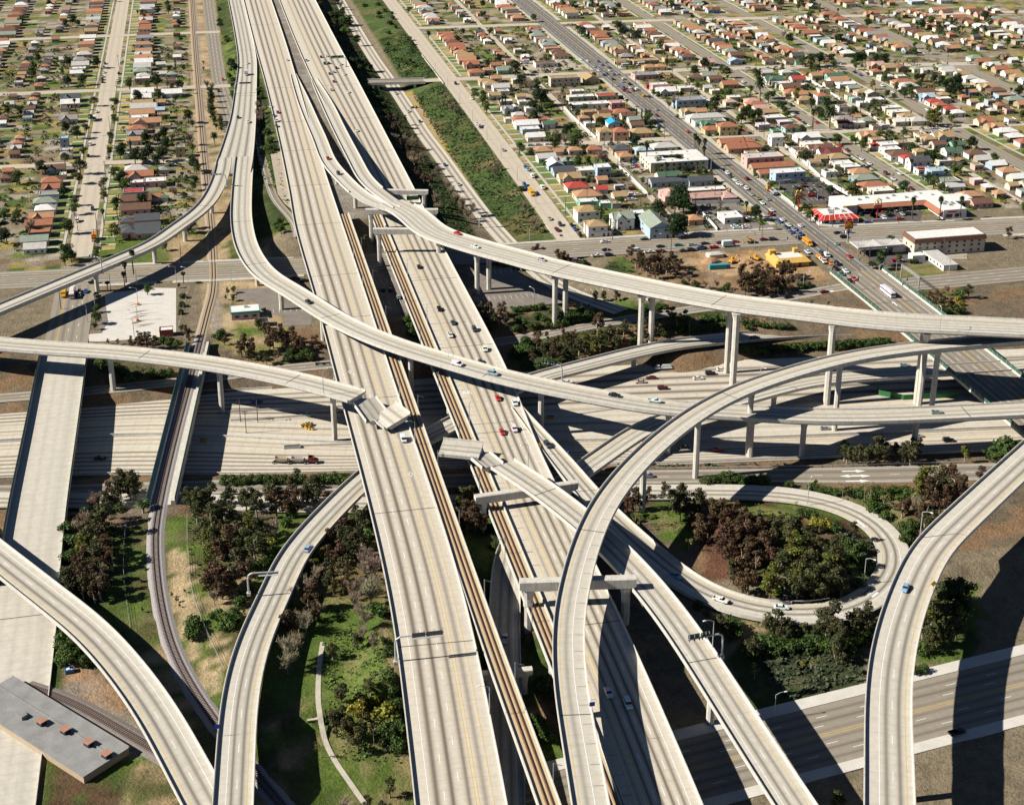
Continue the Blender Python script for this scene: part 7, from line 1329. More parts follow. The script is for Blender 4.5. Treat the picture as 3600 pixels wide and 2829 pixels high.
# plants past the edges of the picture, where the land simply goes on
def scatter(n, x0, x1, y0, y1, kinds, where, hh=(6, 11)):
    for _ in range(n):
        x, y = rt_.uniform(x0, x1), rt_.uniform(y0, y1); u, v = PX(x, y, 9)
        if 200 < u < 3390 and 185 < v < 2640 or not (-80 < u < 3680 and -80 < v < 2950): continue
        if any(np.min((o[::4, 0]-x)**2+(o[::4, 1]-y)**2) < (W_.max()/2+2)**2 for o, d, ss, W_ in ROADS.values()): continue
        plant(rt_.choice(kinds), x, y, tz(x, y), rt_.uniform(*hh), where)
scatter(150, -330, -10, 760, 1650, 'SSDSDBGP', 'in the blocks at far left'); scatter(260, 195, 860, 1120, 1650, 'SSDSPDBGT', 'among the far houses'); scatter(60, 430, 760, 720, 1000, 'SSDSPD', 'among the houses at far right'); scatter(60, -200, -60, 250, 480, 'ERGEH', 'in the lower left corner'); scatter(40, 20, 45, 230, 320, 'EBHHE', 'on the bank at the bottom edge', (3, 7)); scatter(60, 120, 330, 250, 470, 'EERGH', 'in the lower right corner'); scatter(40, 300, 520, 560, 690, 'RRHEB', 'on the bank at the right edge'); scatter(30, 114, 142, 1240, 1600, 'DEBH', 'on the banks at the top edge'); scatter(30, 155, 182, 1240, 1600, 'HHBH', 'on the banks at the top edge', (3, 5)); scatter(20, 20, 44, 1240, 1600, 'HBH', 'on the banks at the top edge', (3, 5))
# ---------------------------------------------------------------- ground cover: ivy, scrub and grass, one mass each
RGRID = {}
for _n in ('IMP', 'SF', 'H', 'Q', 'T', 'NB', 'SB', 'GRA'):
    _o, _d, _s, _w = ROADS[_n]
    if _n in ('NB', 'SB'): continue
    for _q, _ww in zip(_o[::1], _w):
        if _n == 'H' and _q[2] > 8.5: continue
        RGRID.setdefault((int(_q[0]//24), int(_q[1]//24)), []).append((_q[0], _q[1], (_ww/2+(4.6 if _n == 'IMP' else .8))**2+4))
def near_(x, y):
    i, j = int(x//24), int(y//24)
    return [q for a in (-1, 0, 1) for b in (-1, 0, 1) for q in RGRID.get((i+a, j+b), ())]
def cover(name, label, polys, n, size, tint, hgt=.5, zz=5.):
    mb = MB(); rr = random.Random(name)
    for spec in polys:
        poly = spec if isinstance(spec, list) else tp(spec, zz); xs = [p[0] for p in poly]; ys = [p[1] for p in poly]
        A = abs(sum(a[0]*b[1]-b[0]*a[1] for a, b in zip(poly, poly[1:]+poly[:1])))/2
        for _ in range(int(A*n)):
            x, y = rr.uniform(min(xs), max(xs)), rr.uniform(min(ys), max(ys)); ins = False
            for (x0, y0), (x1, y1) in zip(poly, poly[1:]+poly[:1]):
                if (y0 > y) != (y1 > y) and x < (x1-x0)*(y-y0)/(y1-y0)+x0: ins = not ins
            if not ins: continue
            if any((rx-x)**2+(ry-y)**2 < rw_ for rx, ry, rw_ in near_(x, y)): continue
            den = .5+.5*math.sin(x*.31+math.sin(y*.23)*2)*math.cos(y*.37+x*.11)
            if rr.random() > .35+.65*den: continue
            z = tz(x, y); s = size*rr.uniform(.5, 1.3)*(.7+.6*den); h = hgt*rr.uniform(.4, 1.3)*(.6+.8*den)
            for _k in range(2):
                a = rr.uniform(0, 6.3); ca, sa = math.cos(a)*s, math.sin(a)*s; tl_ = rr.uniform(-.5, .5)
                mb.poly([(x-ca, y-sa, z+h*.1), (x+sa*.7, y-ca*.7, z+h*(.6+tl_)), (x+ca, y+sa, z+h), (x-sa*.7, y+ca*.7, z+h*(.5-tl_))])
    o = link(name, mb.mesh(name, [LEAF])); o.color = (*tint, 1); tag(o, label, 'ground cover', None, 'stuff')
cover('ivy', 'dark green ivy and low scrub covering the freeway banks', [[(155, 770), (182, 750), (182, 1100), (156, 1100)], [(156, 1128), (182, 1128), (182, 1300), (156, 1300)], [(116.5, 735), (140, 760), (138, 1110), (116.5, 1110)], [(117, 1130), (136, 1130), (136, 1300), (117, 1300)], [(22, 905), (43, 800), (44, 1120), (32, 1080)]], .55, .75, (.055, .085, .028), .7)
cover('scrub', 'grey green scrub on the shaded slope beneath the loop ramp and beside it', ['33:130,620@5 500,560 1150,480 1190,1050 600,1210 300,1000', '32:900,1300@4.5 1230,1260 1300,1560 1050,1600', '33:100,200@5.5 700,215 1180,100 1270,40 1200,110 900,240 300,255', '32:1180,860@4 1660,820 1600,1080 1420,1100 1250,960', '32:0,590@1 700,600 1300,590 2174,560 2174,590 700,630 0,640', '22:1400,610@1 2174,600 2174,640 1400,650'], 1.5, .8, (.075, .092, .050), .8)
cover('weeds', 'bright green weeds and creepers on the hillside by the freeway', ['13:370,640@7 700,420 1000,760 1110,1250 1180,1672 500,1672 400,1300 350,900', '13:420,260@6 560,230 640,400 430,520', '12:220,1660@6 420,1330 640,1130 800,1100 850,1500 500,1680'], .95, .55, (.10, .15, .036), .55)
cover('undergrowth', 'patchy undergrowth below the trees on the banks', ['02:120,1050@6.5 400,900 560,1080 560,1500 300,1680 60,1680', '02:1250,1080@6.5 1900,1000 2100,1150 1980,1500 1800,1680 1280,1680', '32:0,1080@4.5 500,1100 900,1300 950,1600 33:500,150 0,150', '21:50,1080@2 700,1000 1400,870 2100,860 2100,980 1400,1060 700,1200 200,1380', '31:0,900@4 180,860 500,930 380,975 0,985', '31:1720,650@6 2174,600 2174,860 2010,860', '21:840,390@5 1090,300 1300,420 1600,480 1700,620 1200,480', '32:1480,960@4 1800,900 2000,1100 1700,1350 1550,1180'], .6, .6, (.062, .085, .028), .6)

for _k in range(330):
    x, y = (rt_.uniform(-150, -8), rt_.uniform(770, 1300)) if _k % 3 == 0 else (rt_.uniform(200, 690), rt_.uniform(740, 1300))
    u, v = PX(x, y, 10)
    if not (230 < u < 3370 and 205 < v < 860) or any(abs(o.location.x-x) < w/2+2 and abs(o.location.y-y) < 6.5 for o, nm, rt, rk, wk, st, w in HOUSES) or any(abs(x-c) < h for c, h in ((-69, 9), (188, 9), (252.3, 4), (315.5, 15), (365.5, 4), (411, 9), (459.3, 4), (503, 9), (599, 9))) or any(abs(y-c) < 11 for c in (919, 935, 1112, 1135)): continue
    plant(rt_.choice('DDSGDDPB'), x, y, 6.5, rt_.uniform(6, 11), 'in the back gardens at left' if x < 0 else 'in the back gardens at right')
# hedges, bushes and fruit trees between the houses, past counting
def garden(name, label, boxes, n, tint, hmax=3.6):
    mb = MB(); rr = random.Random(name); hs = [(o.location.x, o.location.y, w) for o, nm, rt, rk, wk, st, w in HOUSES]
    for (x0, x1, y0, y1) in boxes:
        for _ in range(int((x1-x0)*(y1-y0)*n)):
            x, y = rr.uniform(x0, x1), rr.uniform(y0, y1)
            if any(abs(a-x) < w/2+1.2 and abs(b-y) < 5.2 for a, b, w in hs): continue
            if any(abs(x-c) < hw for c, hw in ((252.3, 3), (365.5, 3), (459.3, 3), (228, 0))): continue
            R0 = rr.uniform(.7, 2.0); H0 = R0*rr.uniform(.9, 1.7); L0 = R0*rr.choice((1, 1, 1, 2.6))
            for _k in range(int(16+12*R0)):
                a = rr.uniform(0, 6.3); e = rr.uniform(.1, 1.45); q = Vector((x+L0*math.cos(a)*math.cos(e), y+R0*math.sin(a)*math.cos(e), 6.5+H0*math.sin(e))); s = .5*rr.uniform(.6, 1.4); u = Vector((rr.uniform(-1, 1), rr.uniform(-1, 1), rr.uniform(-.4, .9))).normalized()*s; v = Vector((rr.uniform(-1, 1), rr.uniform(-1, 1), rr.uniform(-.5, .7))).normalized()*s
                mb.poly([q-u, q+v, q+u, q-v])
    o = link(name, mb.mesh(name, [LEAF])); o.color = (*tint, 1); tag(o, label, 'garden greenery', None, 'stuff')
bx = [(a, b, y0, y1) for y0, y1 in ((736, 912), (926, 1104), (1124, 1306)) for a, b in ((208, 249), (255, 300), (331, 363), (368, 398), (423, 457), (462, 488), (516, 586), (606, 690))]
garden('garden_bushes', 'dark green hedges and bushes between the houses', bx, .0105, (.045, .075, .020)); garden('garden_scrub', 'olive and dry bushes between the houses', bx, .006, (.10, .09, .035))
bl_ = [(a, b, y0, y1) for y0, y1 in ((775, 930), (944, 1130), (1146, 1300)) for a, b in ((-54, -10), (-150, -88))]
garden('garden_hedges', 'dark hedges and bushes in the gardens at left', bl_, .016, (.040, .068, .019))
# ================================================================ portal frames over the carriageways
def S2(u, v, z): return Vector(P(u, v, z))
def bent(label, a, b, top, h, cols, wd=2.6, cw=2.2):
    """cross beam from picture point a to b at its top, columns at shares of its length"""
    A, B = S2(*a, top), S2(*b, top); d = B-A; L = d.length; ang = math.atan2(d.y, d.x)
    o = thing('portal_frame', label, 'portal frame', (A.x, A.y, 0), ang)
    part(o, 'cross_beam', [COLM], lambda m: m.ring([[(x, -wd/2, top-h+q), (x, wd/2, top-h+q), (x, wd/2, top-.25), (x, wd/2-.25, top), (x, -wd/2+.25, top), (x, -wd/2, top-.25)] for x, q in ((-1.2, .6), (.2, 0), (L-.2, 0), (L+1.2, .6))]))
    for c in cols:
        p = A+d*c; z0 = tz(p.x, p.y)
        part(o, 'column', [COLM], lambda m: m.ring([[(L*c+sx*r*1.1*math.cos(q), sx*r*.9*math.sin(q), z) for q in [math.pi/8+math.pi/4*k for k in range(8)]] for sx, r, z in ((1, cw/2, z0-.6), (1, cw/2, top-h-3.2), (1, cw/2*1.25, top-h-1.2), (1, cw/2*1.35, top-h+.1))]))
    return o
bent('massive portal frame straddling the east carriageway under the broken right ramp', (1681, 1740), (2018, 1692), 20.0, 3.0, (.05, .93))
bent('massive portal frame straddling the east carriageway under the quarter-circle flyover', (1840, 2038), (2223, 2026), 23.4, 3.3, (.05, .945), 3.0, 2.6)
bent('farthest of the three portal frames below the merging connectors, with a green sign', (1268, 664), (1498, 668), 22.6, 2.6, (.965, .35))
bent('middle one of the three portal frames below the merging connectors', (1293, 734), (1532, 734), 25.2, 2.8, (.04, .97))
bent('nearest of the three portal frames below the merging connectors', (1320, 802), (1545, 802), 27.2, 3.0, (.05, .98))
bent('low portal frame carrying the western rail viaduct near the bottom', (1692, 2362), (1857, 2347), 12.1, 2.2, (.16, .92), 2.2, 1.7)
# ---------------------------------------------------------------- lamps, poles, masts
LAMPS = []
def lamp(x, y, z, ang, h=9.5, arm=2.6, where='', kind='street_lamp'):
    o = thing(kind, None, 'street lamp', (x, y, z), ang)
    if 'mast' not in PROTO_L: 
        m = MB(); m.tube([(0, 0, 0), (0, 0, 8.8)], [.17, .11], 0, 6); PROTO_L['mast'] = m.mesh('mast', [GALV])
        m = MB(); m.tube([(0, 0, 8.7), (1.3, 0, 9.35), (2.6, 0, 9.5)], [.1, .08, .07], 0, 5); PROTO_L['arm'] = m.mesh('arm', [GALV])
        m = MB(); m.box((2.95, 0, 9.38), (.95, .42, .2), 0, 0, .8); PROTO_L['lamp_head'] = m.mesh('lamp_head', [LAMPW])
    for k in ('mast', 'arm', 'lamp_head'): link(k, PROTO_L[k], o, None, 0, (1, 1, h/9.5))
    LAMPS.append((o, 'tall grey street lamp', where)); return o
PROTO_L = {}
def lamp_at(tl, x, y, road, side, where, h=9.5):
    u, v = t(tl, x, y)
    if road:
        p, a = on_road(road, u, v); o, d, ss, W_ = ROADS[road]; i = near(road, p[0], p[1]); q = lat(o, d, i, side*(W_[i]/2-.2), .7); lamp(q[0], q[1], q[2], a+side*math.pi/2, h, where=where)
    else: X, Y, Z = on_ground(u, v); lamp(X, Y, max(Z, 0)+.1, R_(side), h, where=where)
for q in ((1640, 455), (1880, 890), (2155, 1355)): lamp_at('11', *q, 'R', 1, 'on the right parapet of the east carriageway')
lamp_at('22', 60, 180, 'R', 1, 'on the right parapet of the east carriageway')
for tl, x, y in (('11', 155, 330), ('11', 275, 620), ('11', 405, 1115), ('12', 685, 460), ('12', 560, 60), ('13', 1145, 1450)): lamp_at(tl, x, y, 'L1', -1, 'on the left parapet of the west carriageway')
for tl, x, y, rd, sd, w in (('23', 1610, 780, 'ER', -1, 'on the left parapet of the broken right ramp'), ('11', 372, 1585, 'EL', 1, 'on the broken left ramp'), ('12', 2095, 720, 'ER', -1, 'at the broken edge of the right ramp'), ('32', 598, 1028, 'H', -1, 'inside the loop ramp'), ('33', 1225, 85, 'H', -1, 'inside the loop ramp'), ('32', 1960, 1350, 'K', 1, 'on the lower right flyover'), ('31', 350, 1640, 'U', -1, 'on the low ramp right of centre'), ('31', 1860, 930, 'C', 1, 'on the highest flyover')): lamp_at(tl, x, y, rd, sd, w, 9.5)
for tl, x, y, a, w in (('01', 775, 738, 180, 'in the pale empty lot'), ('01', 770, 890, 180, 'in the pale empty lot'), ('01', 740, 1045, 180, 'in the pale empty lot'), ('01', 1143, 530, 180, 'on the boulevard pavement at left'), ('01', 1255, 545, 150, 'on the boulevard pavement at left'), ('01', 765, 560, 180, 'on the boulevard pavement at left'), ('01', 515, 600, 180, 'on the boulevard pavement at left'), ('01', 370, 810, 0, 'by the wide street at left'), ('01', 293, 905, 180, 'by the wide street at left'), ('01', 1665, 520, 0, 'on the boulevard pavement at left'), ('21', 213, 750, 120, 'in the lower parking'), ('21', 1910, 608, 0, 'on the dry bank'), ('21', 1465, 210, 180, 'on the boulevard'), ('21', 910, 270, 180, 'on the boulevard'), ('21', 170, 120, 180, 'on the ivy slope'), ('21', 2048, 150, 180, 'on the boulevard'), ('31', 605, 588, 0, 'on the dry bank'), ('31', 142, 190, 180, 'on the boulevard'), ('31', 548, 190, 0, 'at the crossing'), ('31', 1125, 270, 0, 'at the petrol station'), ('31', 1490, 470, 0, 'right of the avenue'), ('31', 1998, 450, 180, 'right of the avenue'), ('33', 330, 1378, 0, 'on the highway pavement'), ('30', 375, 1320, 180, 'in the burger car park'), ('30', 745, 1390, 180, 'in the burger car park'), ('30', 525, 1230, 180, 'by the white wall'), ('30', 1280, 1090, 180, 'on the second street from right'), ('30', 1615, 1270, 180, 'on the second street from right'), ('20', 50, 1210, 0, 'on the frontage street'), ('20', 228, 1440, 0, 'on the frontage street'), ('10', 1675, 475, 0, 'on the frontage street'), ('10', 1798, 640, 0, 'on the frontage street'), ('10', 1935, 820, 0, 'on the frontage street'), ('10', 2068, 995, 0, 'on the frontage street'), ('10', 1560, 315, 0, 'on the frontage street'), ('10', 1440, 190, 0, 'on the frontage street'), ('20', 1500, 790, 0, 'beside the avenue'), ('20', 1900, 1110, 0, 'beside the avenue'), ('20', 1155, 500, 180, 'beside the avenue'), ('20', 850, 230, 0, 'beside the avenue')): lamp_at(tl, x, y, None, a, w, 9.)
def upole(tl, x, y, where, h=10.5):
    X, Y, Z = on_ground(*t(tl, x, y)); o = thing('utility_pole', None, 'utility pole', (X, Y, Z), random.choice((0, R_(90))))
    if 'up' not in PROTO_L:
        m = MB(); m.tube([(0, 0, -.5), (0, 0, 10.5)], [.2, .13], 0, 6); PROTO_L['up'] = m.mesh('pole', [WOODP]); m = MB(); m.box((0, 0, 9.7), (.14, 2.4, .16)); PROTO_L['uc'] = m.mesh('crossarm', [WOODP])
        m = MB(); m.box((0, 0, 8.7), (.12, 1.8, .14)); PROTO_L['uc2'] = m.mesh('crossarm', [WOODP])
    for k, n_ in (('up', 'pole'), ('uc', 'crossarm'), ('uc2', 'crossarm')): link(n_, PROTO_L[k], o, None, 0, (1, 1, h/10.5))
    LAMPS.append((o, 'dark wooden utility pole', where))
for tl, w, s in (('00', 'along the pale street at left', '390,310 592,130 575,392 508,738 495,1018 466,1178 385,1690 547,1020 270,790 200,1690'), ('00', 'among the gardens at left', '962,1075 1157,1000 700,690 960,560 1060,330'), ('00', 'by the railway', '1270,280 1155,700 1040,1290'), ('20', 'along the alley left of the avenue', '645,690 745,765 880,900 1010,1090 1135,1200 1290,1350 1370,1430 485,540 345,360 250,270'), ('20', 'beside the avenue', '1008,150 735,175 1455,808 1180,290 1530,200 850,835 1090,690 1960,780 1750,1500 1935,1410 960,320'), ('20', 'on the near block pavements', '1228,1460 510,1530 1640,1690 965,1690 715,1430'), ('30', 'along the alley right of the avenue', '232,800 440,860 655,1080 790,1395 135,770 940,1300 965,1390'), ('30', 'among the houses at right', '155,150 340,100 1455,1300 1380,710 1270,715 1575,760 955,420 1690,160 1990,60 1070,720 1500,330 1860,1330 1550,980 700,745 1350,560'), ('30', 'by the restaurant and shops', '885,1650 1520,1620 560,1495 35,1680'), ('31', 'by the boulevard', '210,140 1235,360 830,330 1940,290'), ('21', 'by the boulevard', '1518,242 700,110 960,120'), ('01', 'on the green lot at left', '395,110 1190,335 365,190 40,780'), ('02', 'on the sunken freeway', '1755,200 1920,205 1810,310')):
    for q in s.split(): upole(tl, *map(float, q.split(',')), w)
# masts of the overhead line
def rmast(road, yy, side, where):
    o, d, ss, W_ = ROADS[road]; i = int(np.argmin(abs(o[:, 1]-yy))); p = lat(o, d, i, side*(W_[i]/2+.1), -.6); q = thing('overhead_line_mast', None, 'mast', p, 0)
    if 'rm' not in PROTO_L:
        m = MB(); m.box((0, 0, 0), (.22, .22, 7.2)); PROTO_L['rm'] = m.mesh('mast', [GALV]); m = MB(); m.tube([(0, 0, 6.6), (2.5, 0, 6.1)], .06, 0, 4); m.tube([(0, 0, 7.1), (2.2, 0, 6.2)], .04, 0, 4); PROTO_L['rb'] = m.mesh('bracket', [GALV])
    link('mast', PROTO_L['rm'], q); link('bracket', PROTO_L['rb'], q, None, 0 if side < 0 else math.pi); LAMPS.append((q, 'thin grey overhead line mast', where))
for k, yy in enumerate((300, 345, 390, 435, 480, 528, 576, 624, 672, 720)): rmast('RW', yy, 1 if ROADS['RW'][1][0, 1] > 0 else -1, 'on the western rail viaduct') if False else rmast('RW', yy, -1, 'on the western rail viaduct')
for yy in (372, 415, 458, 500, 548, 596, 644, 692, 740): rmast('RE', yy, 1, 'on the eastern rail viaduct')
# ---------------------------------------------------------------- signs on arms over the roads
def gantry(label, tl, x, y, arm, h=7.2, ang=0., road=None, panels=((.35, .62), (.64, .98)), ph=1.5, face=None, z=None, under=False):
    u, v = t(tl, x, y)
    if z is not None: X, Y, Z = P(u, v, z)
    elif road: (X, Y, Z), _a = on_road(road, u, v)
    else: X, Y, Z = on_ground(u, v)
    o = thing('sign_gantry', label, 'sign gantry', (X, Y, Z), R_(ang)); fm_ = face or SIGNB
    part(o, 'post', [GALV], lambda m: m.tube([(0, 0, -1), (0, 0, h-2), (.35, 0, h-.7), (1.5, 0, h), (3, 0, h)], [.3, .28, .27, .25, .24], 0, 8)); part(o, 'arm', [GALV], lambda m: m.tube([(2.9, 0, h), (arm, 0, h)], [.25, .2], 0, 8)); part(o, 'base_plate', [COLM], lambda m: m.box((0, 0, -1.0), (1.2, 1.2, 1.1)))
    for a, b in panels: part(o, 'sign_panel', [fm_, SIGNB], lambda m: (m.box(((a+b)/2*arm, -.32, h-.5 if not under else h-2.2), ((b-a)*arm, .08, ph), 0), [m.box((q*arm, .1, h-.6), (.1, .75, ph+.2), 1) for q in (a+.02, (a+b)/2, b-.02)]))
    part(o, 'catwalk', [GALV], lambda m: m.box((arm*.66, -.8, h-.65), (arm*.62, .7, .06)))
    return o
gantry('grey sign gantry with dark sign backs over the west carriageway at bottom', '13', 1062, 822, 14.2, 8.0, -1, z=14.2)
gantry('sign gantry with two dark panels over the ramp at lower right', '23', 2005, 770, 11, 7.6, 186, 'ER', ((.38, .62), (.66, .98)), 1.9)
gantry('sign gantry standing left of the ramp in the lower left quarter', '03', 1832, 170, 9.8, 7, -6, z=14, ph=.5)
gantry('sign gantry beside the curved ramp right of centre', '21', 478, 1465, 9, 7.2, 150, z=8)
gantry('sign gantry over the collector ramp at upper left', '00', 1702, 375, 12, 7.2, -2, z=14, panels=((.3, .98),), ph=1.2)
gantry('sign gantry at the fork of the collector ramp', '00', 1620, 1262, 8.5, 7.2, 172, z=16, panels=((.3, .98),), ph=.9)
gantry('dark sign gantry over the sunken ramp by the green slope', '10', 1332, 602, 9.5, 7, 178, z=.4, panels=((.45, .62), (.7, .95)))
gantry('sign gantry on the narrow ramp above the green lot', '01', 432, 415, 6.5, 7, 150, z=18, panels=((.4, .98),), ph=1.0)
gantry('sign gantry below the deck edge left of the freeway', '11', 478, 1445, 8, 7, 175, z=2.2, panels=((.2, .98),))
gantry('green sign gantry over the east carriageway near the top', '10', 592, 120, 11, 7.2, 180, z=14, panels=((.15, .98),), ph=2.1, face=SIGNG)
gantry('dark sign gantry over the lower end of the sunken ramp', '10', 1862, 1660, 9.5, 6.5, 2, z=.6, panels=((.1, .45), (.5, .98)))
def text(o, s, size, loc, rot, mat, name='lettering'):
    c = bpy.data.curves.new(name, 'FONT'); c.body = s; c.size = size; c.align_x = 'CENTER'; c.align_y = 'CENTER'; c.materials.append(mat); c.extrude = .01
    q = bpy.data.objects.new('tmp', c); COL.objects.link(q); me = bpy.data.meshes.new_from_object(q.evaluated_get(bpy.context.evaluated_depsgraph_get())); bpy.data.objects.remove(q)
    k = link(name, me, o, loc); k.rotation_euler = rot; return k
text(BURGER, "McDonald's", 1.5, (2, -8.55, 3.95), (R_(70), 0, 0), MWHITE, 'roof_lettering')
# green sign hung from the farthest portal frame
p = S2(1450, 692, 19.6); o = thing('overhead_sign', 'green direction sign hung below the farthest portal frame', 'road sign', (p.x, p.y-1.5, 0)); part(o, 'sign_panel', [SIGNG], lambda m: m.box((0, 0, 18.2), (7, .12, 2.5)))
text(o, 'Imperial Hwy', .95, (0, -.08, 20.05), (R_(90), 0, 0), MWHITE); text(o, 'EXIT ONLY', .7, (0, -.08, 18.9), (R_(90), 0, 0), MYEL)
# lattice gantry at the slip road
a, b = T('31', 1540, 480, 6.5), T('31', 1708, 602, 6.5); d = Vector(b)-Vector(a); o = thing('lattice_gantry', 'grey lattice sign gantry spanning the slip road right of the avenue', 'sign gantry', a, math.atan2(d.y, d.x)); L = d.length
for x in (0, L): part(o, 'post', [GALV], lambda m: m.box((x, 0, -.3), (.45, .45, 7.6)))
part(o, 'lattice_beam', [GALV], lambda m: ([m.tube([(0, s, z), (L, s, z)], .11, 0, 4) for s in (-.45, .45) for z in (6.2, 7.2)], [m.tube([(L*k/12, -.45, 6.2 if k % 2 else 7.2), (L*(k+1)/12, .45, 7.2 if k % 2 else 6.2)], .07, 0, 4) for k in range(12)]))
# the arches and the shell
AR = pm('arch_yellow', (.78, .50, .02), .4, .05, 2); RB = pm('board_red', (.45, .03, .03), .5, .08, 2)
def arches(label, tl, x, y, h):
    X, Y, Z = on_ground(*t(tl, x, y)); o = thing('restaurant_sign', label, 'restaurant sign', (X, Y, Z))
    part(o, 'post', [RB], lambda m: m.box((0, 0, 0), (.5, .5, h-2))); part(o, 'board', [RB], lambda m: m.box((0, 0, h-2.2), (4.6, .5, 1.9)))
    for s in (-1, 1): part(o, 'arch', [AR], lambda m: m.tube([(s*1.05+1.05*math.cos(q)*s*-1, 0, h-.3+3.2*math.sin(q)) for q in [math.pi*k/10 for k in range(11)]], .3, 0, 6))
    text(o, "McDonald's", .75, (0, -.27, h-1.2), (R_(90), 0, 0), MWHITE)
arches('golden double arch sign on a red board, standing in the burger car park', '30', 560, 1500, 9.5); arches('golden double arch sign on a red board, standing before the shops car park', '30', 1310, 1578, 8.5)
X, Y, Z = on_ground(*t('31', 1032, 150)); o = thing('petrol_sign', 'yellow shell sign with red rim on a post at the petrol station corner', 'petrol sign', (X, Y, Z))
part(o, 'post', [GALV], lambda m: m.box((0, 0, 0), (.7, .5, 8.2))); part(o, 'board', [pm('board_red2', (.55, .05, .02), .5, .05, 2)], lambda m: m.box((0, 0, 8.2), (4.6, .5, 4.2)))
def _shell(m):
    pts = [(-.5, 8.7)]+[((1.85+.1*(k % 2))*math.cos(q), 9.1+(2.55+.15*(k % 2))*math.sin(q)) for k, q in enumerate([R_(172-164*j/12) for j in range(13)])][::1]+[(.5, 8.7)]
    m.ring([[(x, yy, z) for x, z in pts] for yy in (-.28, -.36)], 0)
    for q in range(1, 7): a_ = R_(180-180*q/7); m.tube([(.35*math.cos(a_), -.38, 8.9), (1.7*math.cos(a_), -.38, 9.1+2.3*math.sin(a_))], .06, 1, 4)
part(o, 'shell_emblem', [AR, RB], _shell); part(o, 'price_board', [LAMPW], lambda m: m.box((0, -.05, 5.6), (3, .4, 2)))
# traffic lights
for k, (tl, x, y, lab) in enumerate((('31', 1140, 372, 'traffic light on the near right kerb before the petrol station'), ('31', 1335, 455, 'traffic light beside the pavement right of the avenue'), ('31', 1550, 610, 'traffic light at the mouth of the slip road'), ('31', 880, 460, 'traffic light at the kerb by the half-built yellow building'), ('31', 1085, 600, 'traffic light at the left end of the avenue bridge'), ('31', 452, 165, 'traffic light at the boulevard crossing by the school bus'), ('31', 955, 150, 'traffic light at the boulevard crossing by the petrol sign'))):
    X, Y, Z = on_ground(*t(tl, x, y)); o = thing('traffic_light', lab, 'traffic light', (X, Y, max(Z, 6.5)), 0); part(o, 'post', [GALV], lambda m: m.tube([(0, 0, 0), (0, 0, 5.6), (2.2, 0, 6.4)], .12, 0, 6)); part(o, 'signal_head', [SIGNB], lambda m: m.box((0, -.2, 3.2), (.5, .45, 1.4))); part(o, 'signal_head', [SIGNB], lambda m: m.box((2.2, -.1, 5.5), (.5, .45, 1.4)))
# small warning signs
for tl, x, y, rd, lab, col in (('22', 284, 512, 'R', 'yellow diamond warning sign at the gore of the leaving ramp', AR), ('33', 1850, 160, 'K', 'yellow diamond warning sign on the lower right flyover', AR), ('32', 720, 830, None, 'yellow diamond warning sign seen edge-on by the loop ramp', AR), ('22', 562, 545, 'H', 'blue roadside sign on the parapet of the leaving ramp', pm('sign_blue', (.02, .06, .35), .5, .05, 2)), ('23', 757, 1290, 'D', 'blue call-box sign on the quarter-circle flyover', pm('sign_blue', (.02, .06, .35), .5, .05, 2)), ('03', 1482, 1560, 'NR', 'blue call-box sign at the lower left ramp fork', pm('sign_blue', (.02, .06, .35), .5, .05, 2))):
    u, v = t(tl, x, y)
    if rd:
        q, a = on_road(rd, u, v); O, D_, ss, W_ = ROADS[rd]; i = near(rd, q[0], q[1]); sd = 1 if ((q[0]-O[i, 0])*D_[i, 1]-(q[1]-O[i, 1])*D_[i, 0]) > 0 else -1; q = lat(O, D_, i, sd*(W_[i]/2-.2), .6)
    else: q = on_ground(u, v)
    o = thing('road_sign', lab, 'road sign', q); part(o, 'post', [GALV], lambda m: m.box((0, 0, 0), (.12, .12, 2.2))); part(o, 'sign_panel', [col], lambda m: m.ring([[(1.05*math.cos(k), yy, 2.8+1.05*math.sin(k)) for k in (0, math.pi/2, math.pi, -math.pi/2)] for yy in (-.12, -.06)]) if col is AR else m.box((0, -.1, 2.0), (1.5, .06, 1.3)))
# ---------------------------------------------------------------- furniture of the sunken freeway
def barrier(label, spec, h=1.0, w=.6, name='concrete_barrier', mat=None):
    o, d, ss = spline(parse(spec), (0, 0), 5.); r = thing(name, label, name.replace('_', ' ')); mb = MB(); prof_loft(mb, o, d, [(-w/2-.15, -.1), (-w/2+.1, .35), (-w/2+.15, h), (w/2-.15, h), (w/2-.1, .35), (w/2+.15, -.1)][::-1]); link('barrier_wall', mb.mesh('barrier_wall', [mat or PARA]), r)
barrier('long concrete median barrier down the sunken freeway', 'W:'+' '.join('%d,%.1f@.0' % (x, pl_y(I105M, x)) for x in range(-300, 700, 20)))
barrier('concrete barrier splitting lanes left of the freeway, upper one', '02:1660,110@0 1900,92 2174,86 12:200,70 560,60'); barrier('concrete barrier splitting lanes left of the freeway, lower one', '02:1660,192@0 1900,180 2174,165 12:300,140'); barrier('concrete barrier in front of the orange barrels', '12:160,435@0 400,425 680,418')
barrier('concrete edge barrier between sunken freeway and hedge', 'W:'+' '.join('%d,%.1f@.05' % (x, pl_y(I105S, x)-.3) for x in range(-300, 700, 20)), .9)
barrier('concrete edge barrier along the far side of the sunken freeway', 'W:'+' '.join('%d,%.1f@.05' % (x, pl_y(I105N, x)+.3) for x in range(-300, 40, 20)), .9)
barrier('curved low barrier round the bare traffic island right of the freeway', '22:620,130@0 700,90 860,70 1000,75', .5, .5); barrier('kerbed edge of the bare traffic island', '22:600,140@0 700,165 850,172', .3, .6)
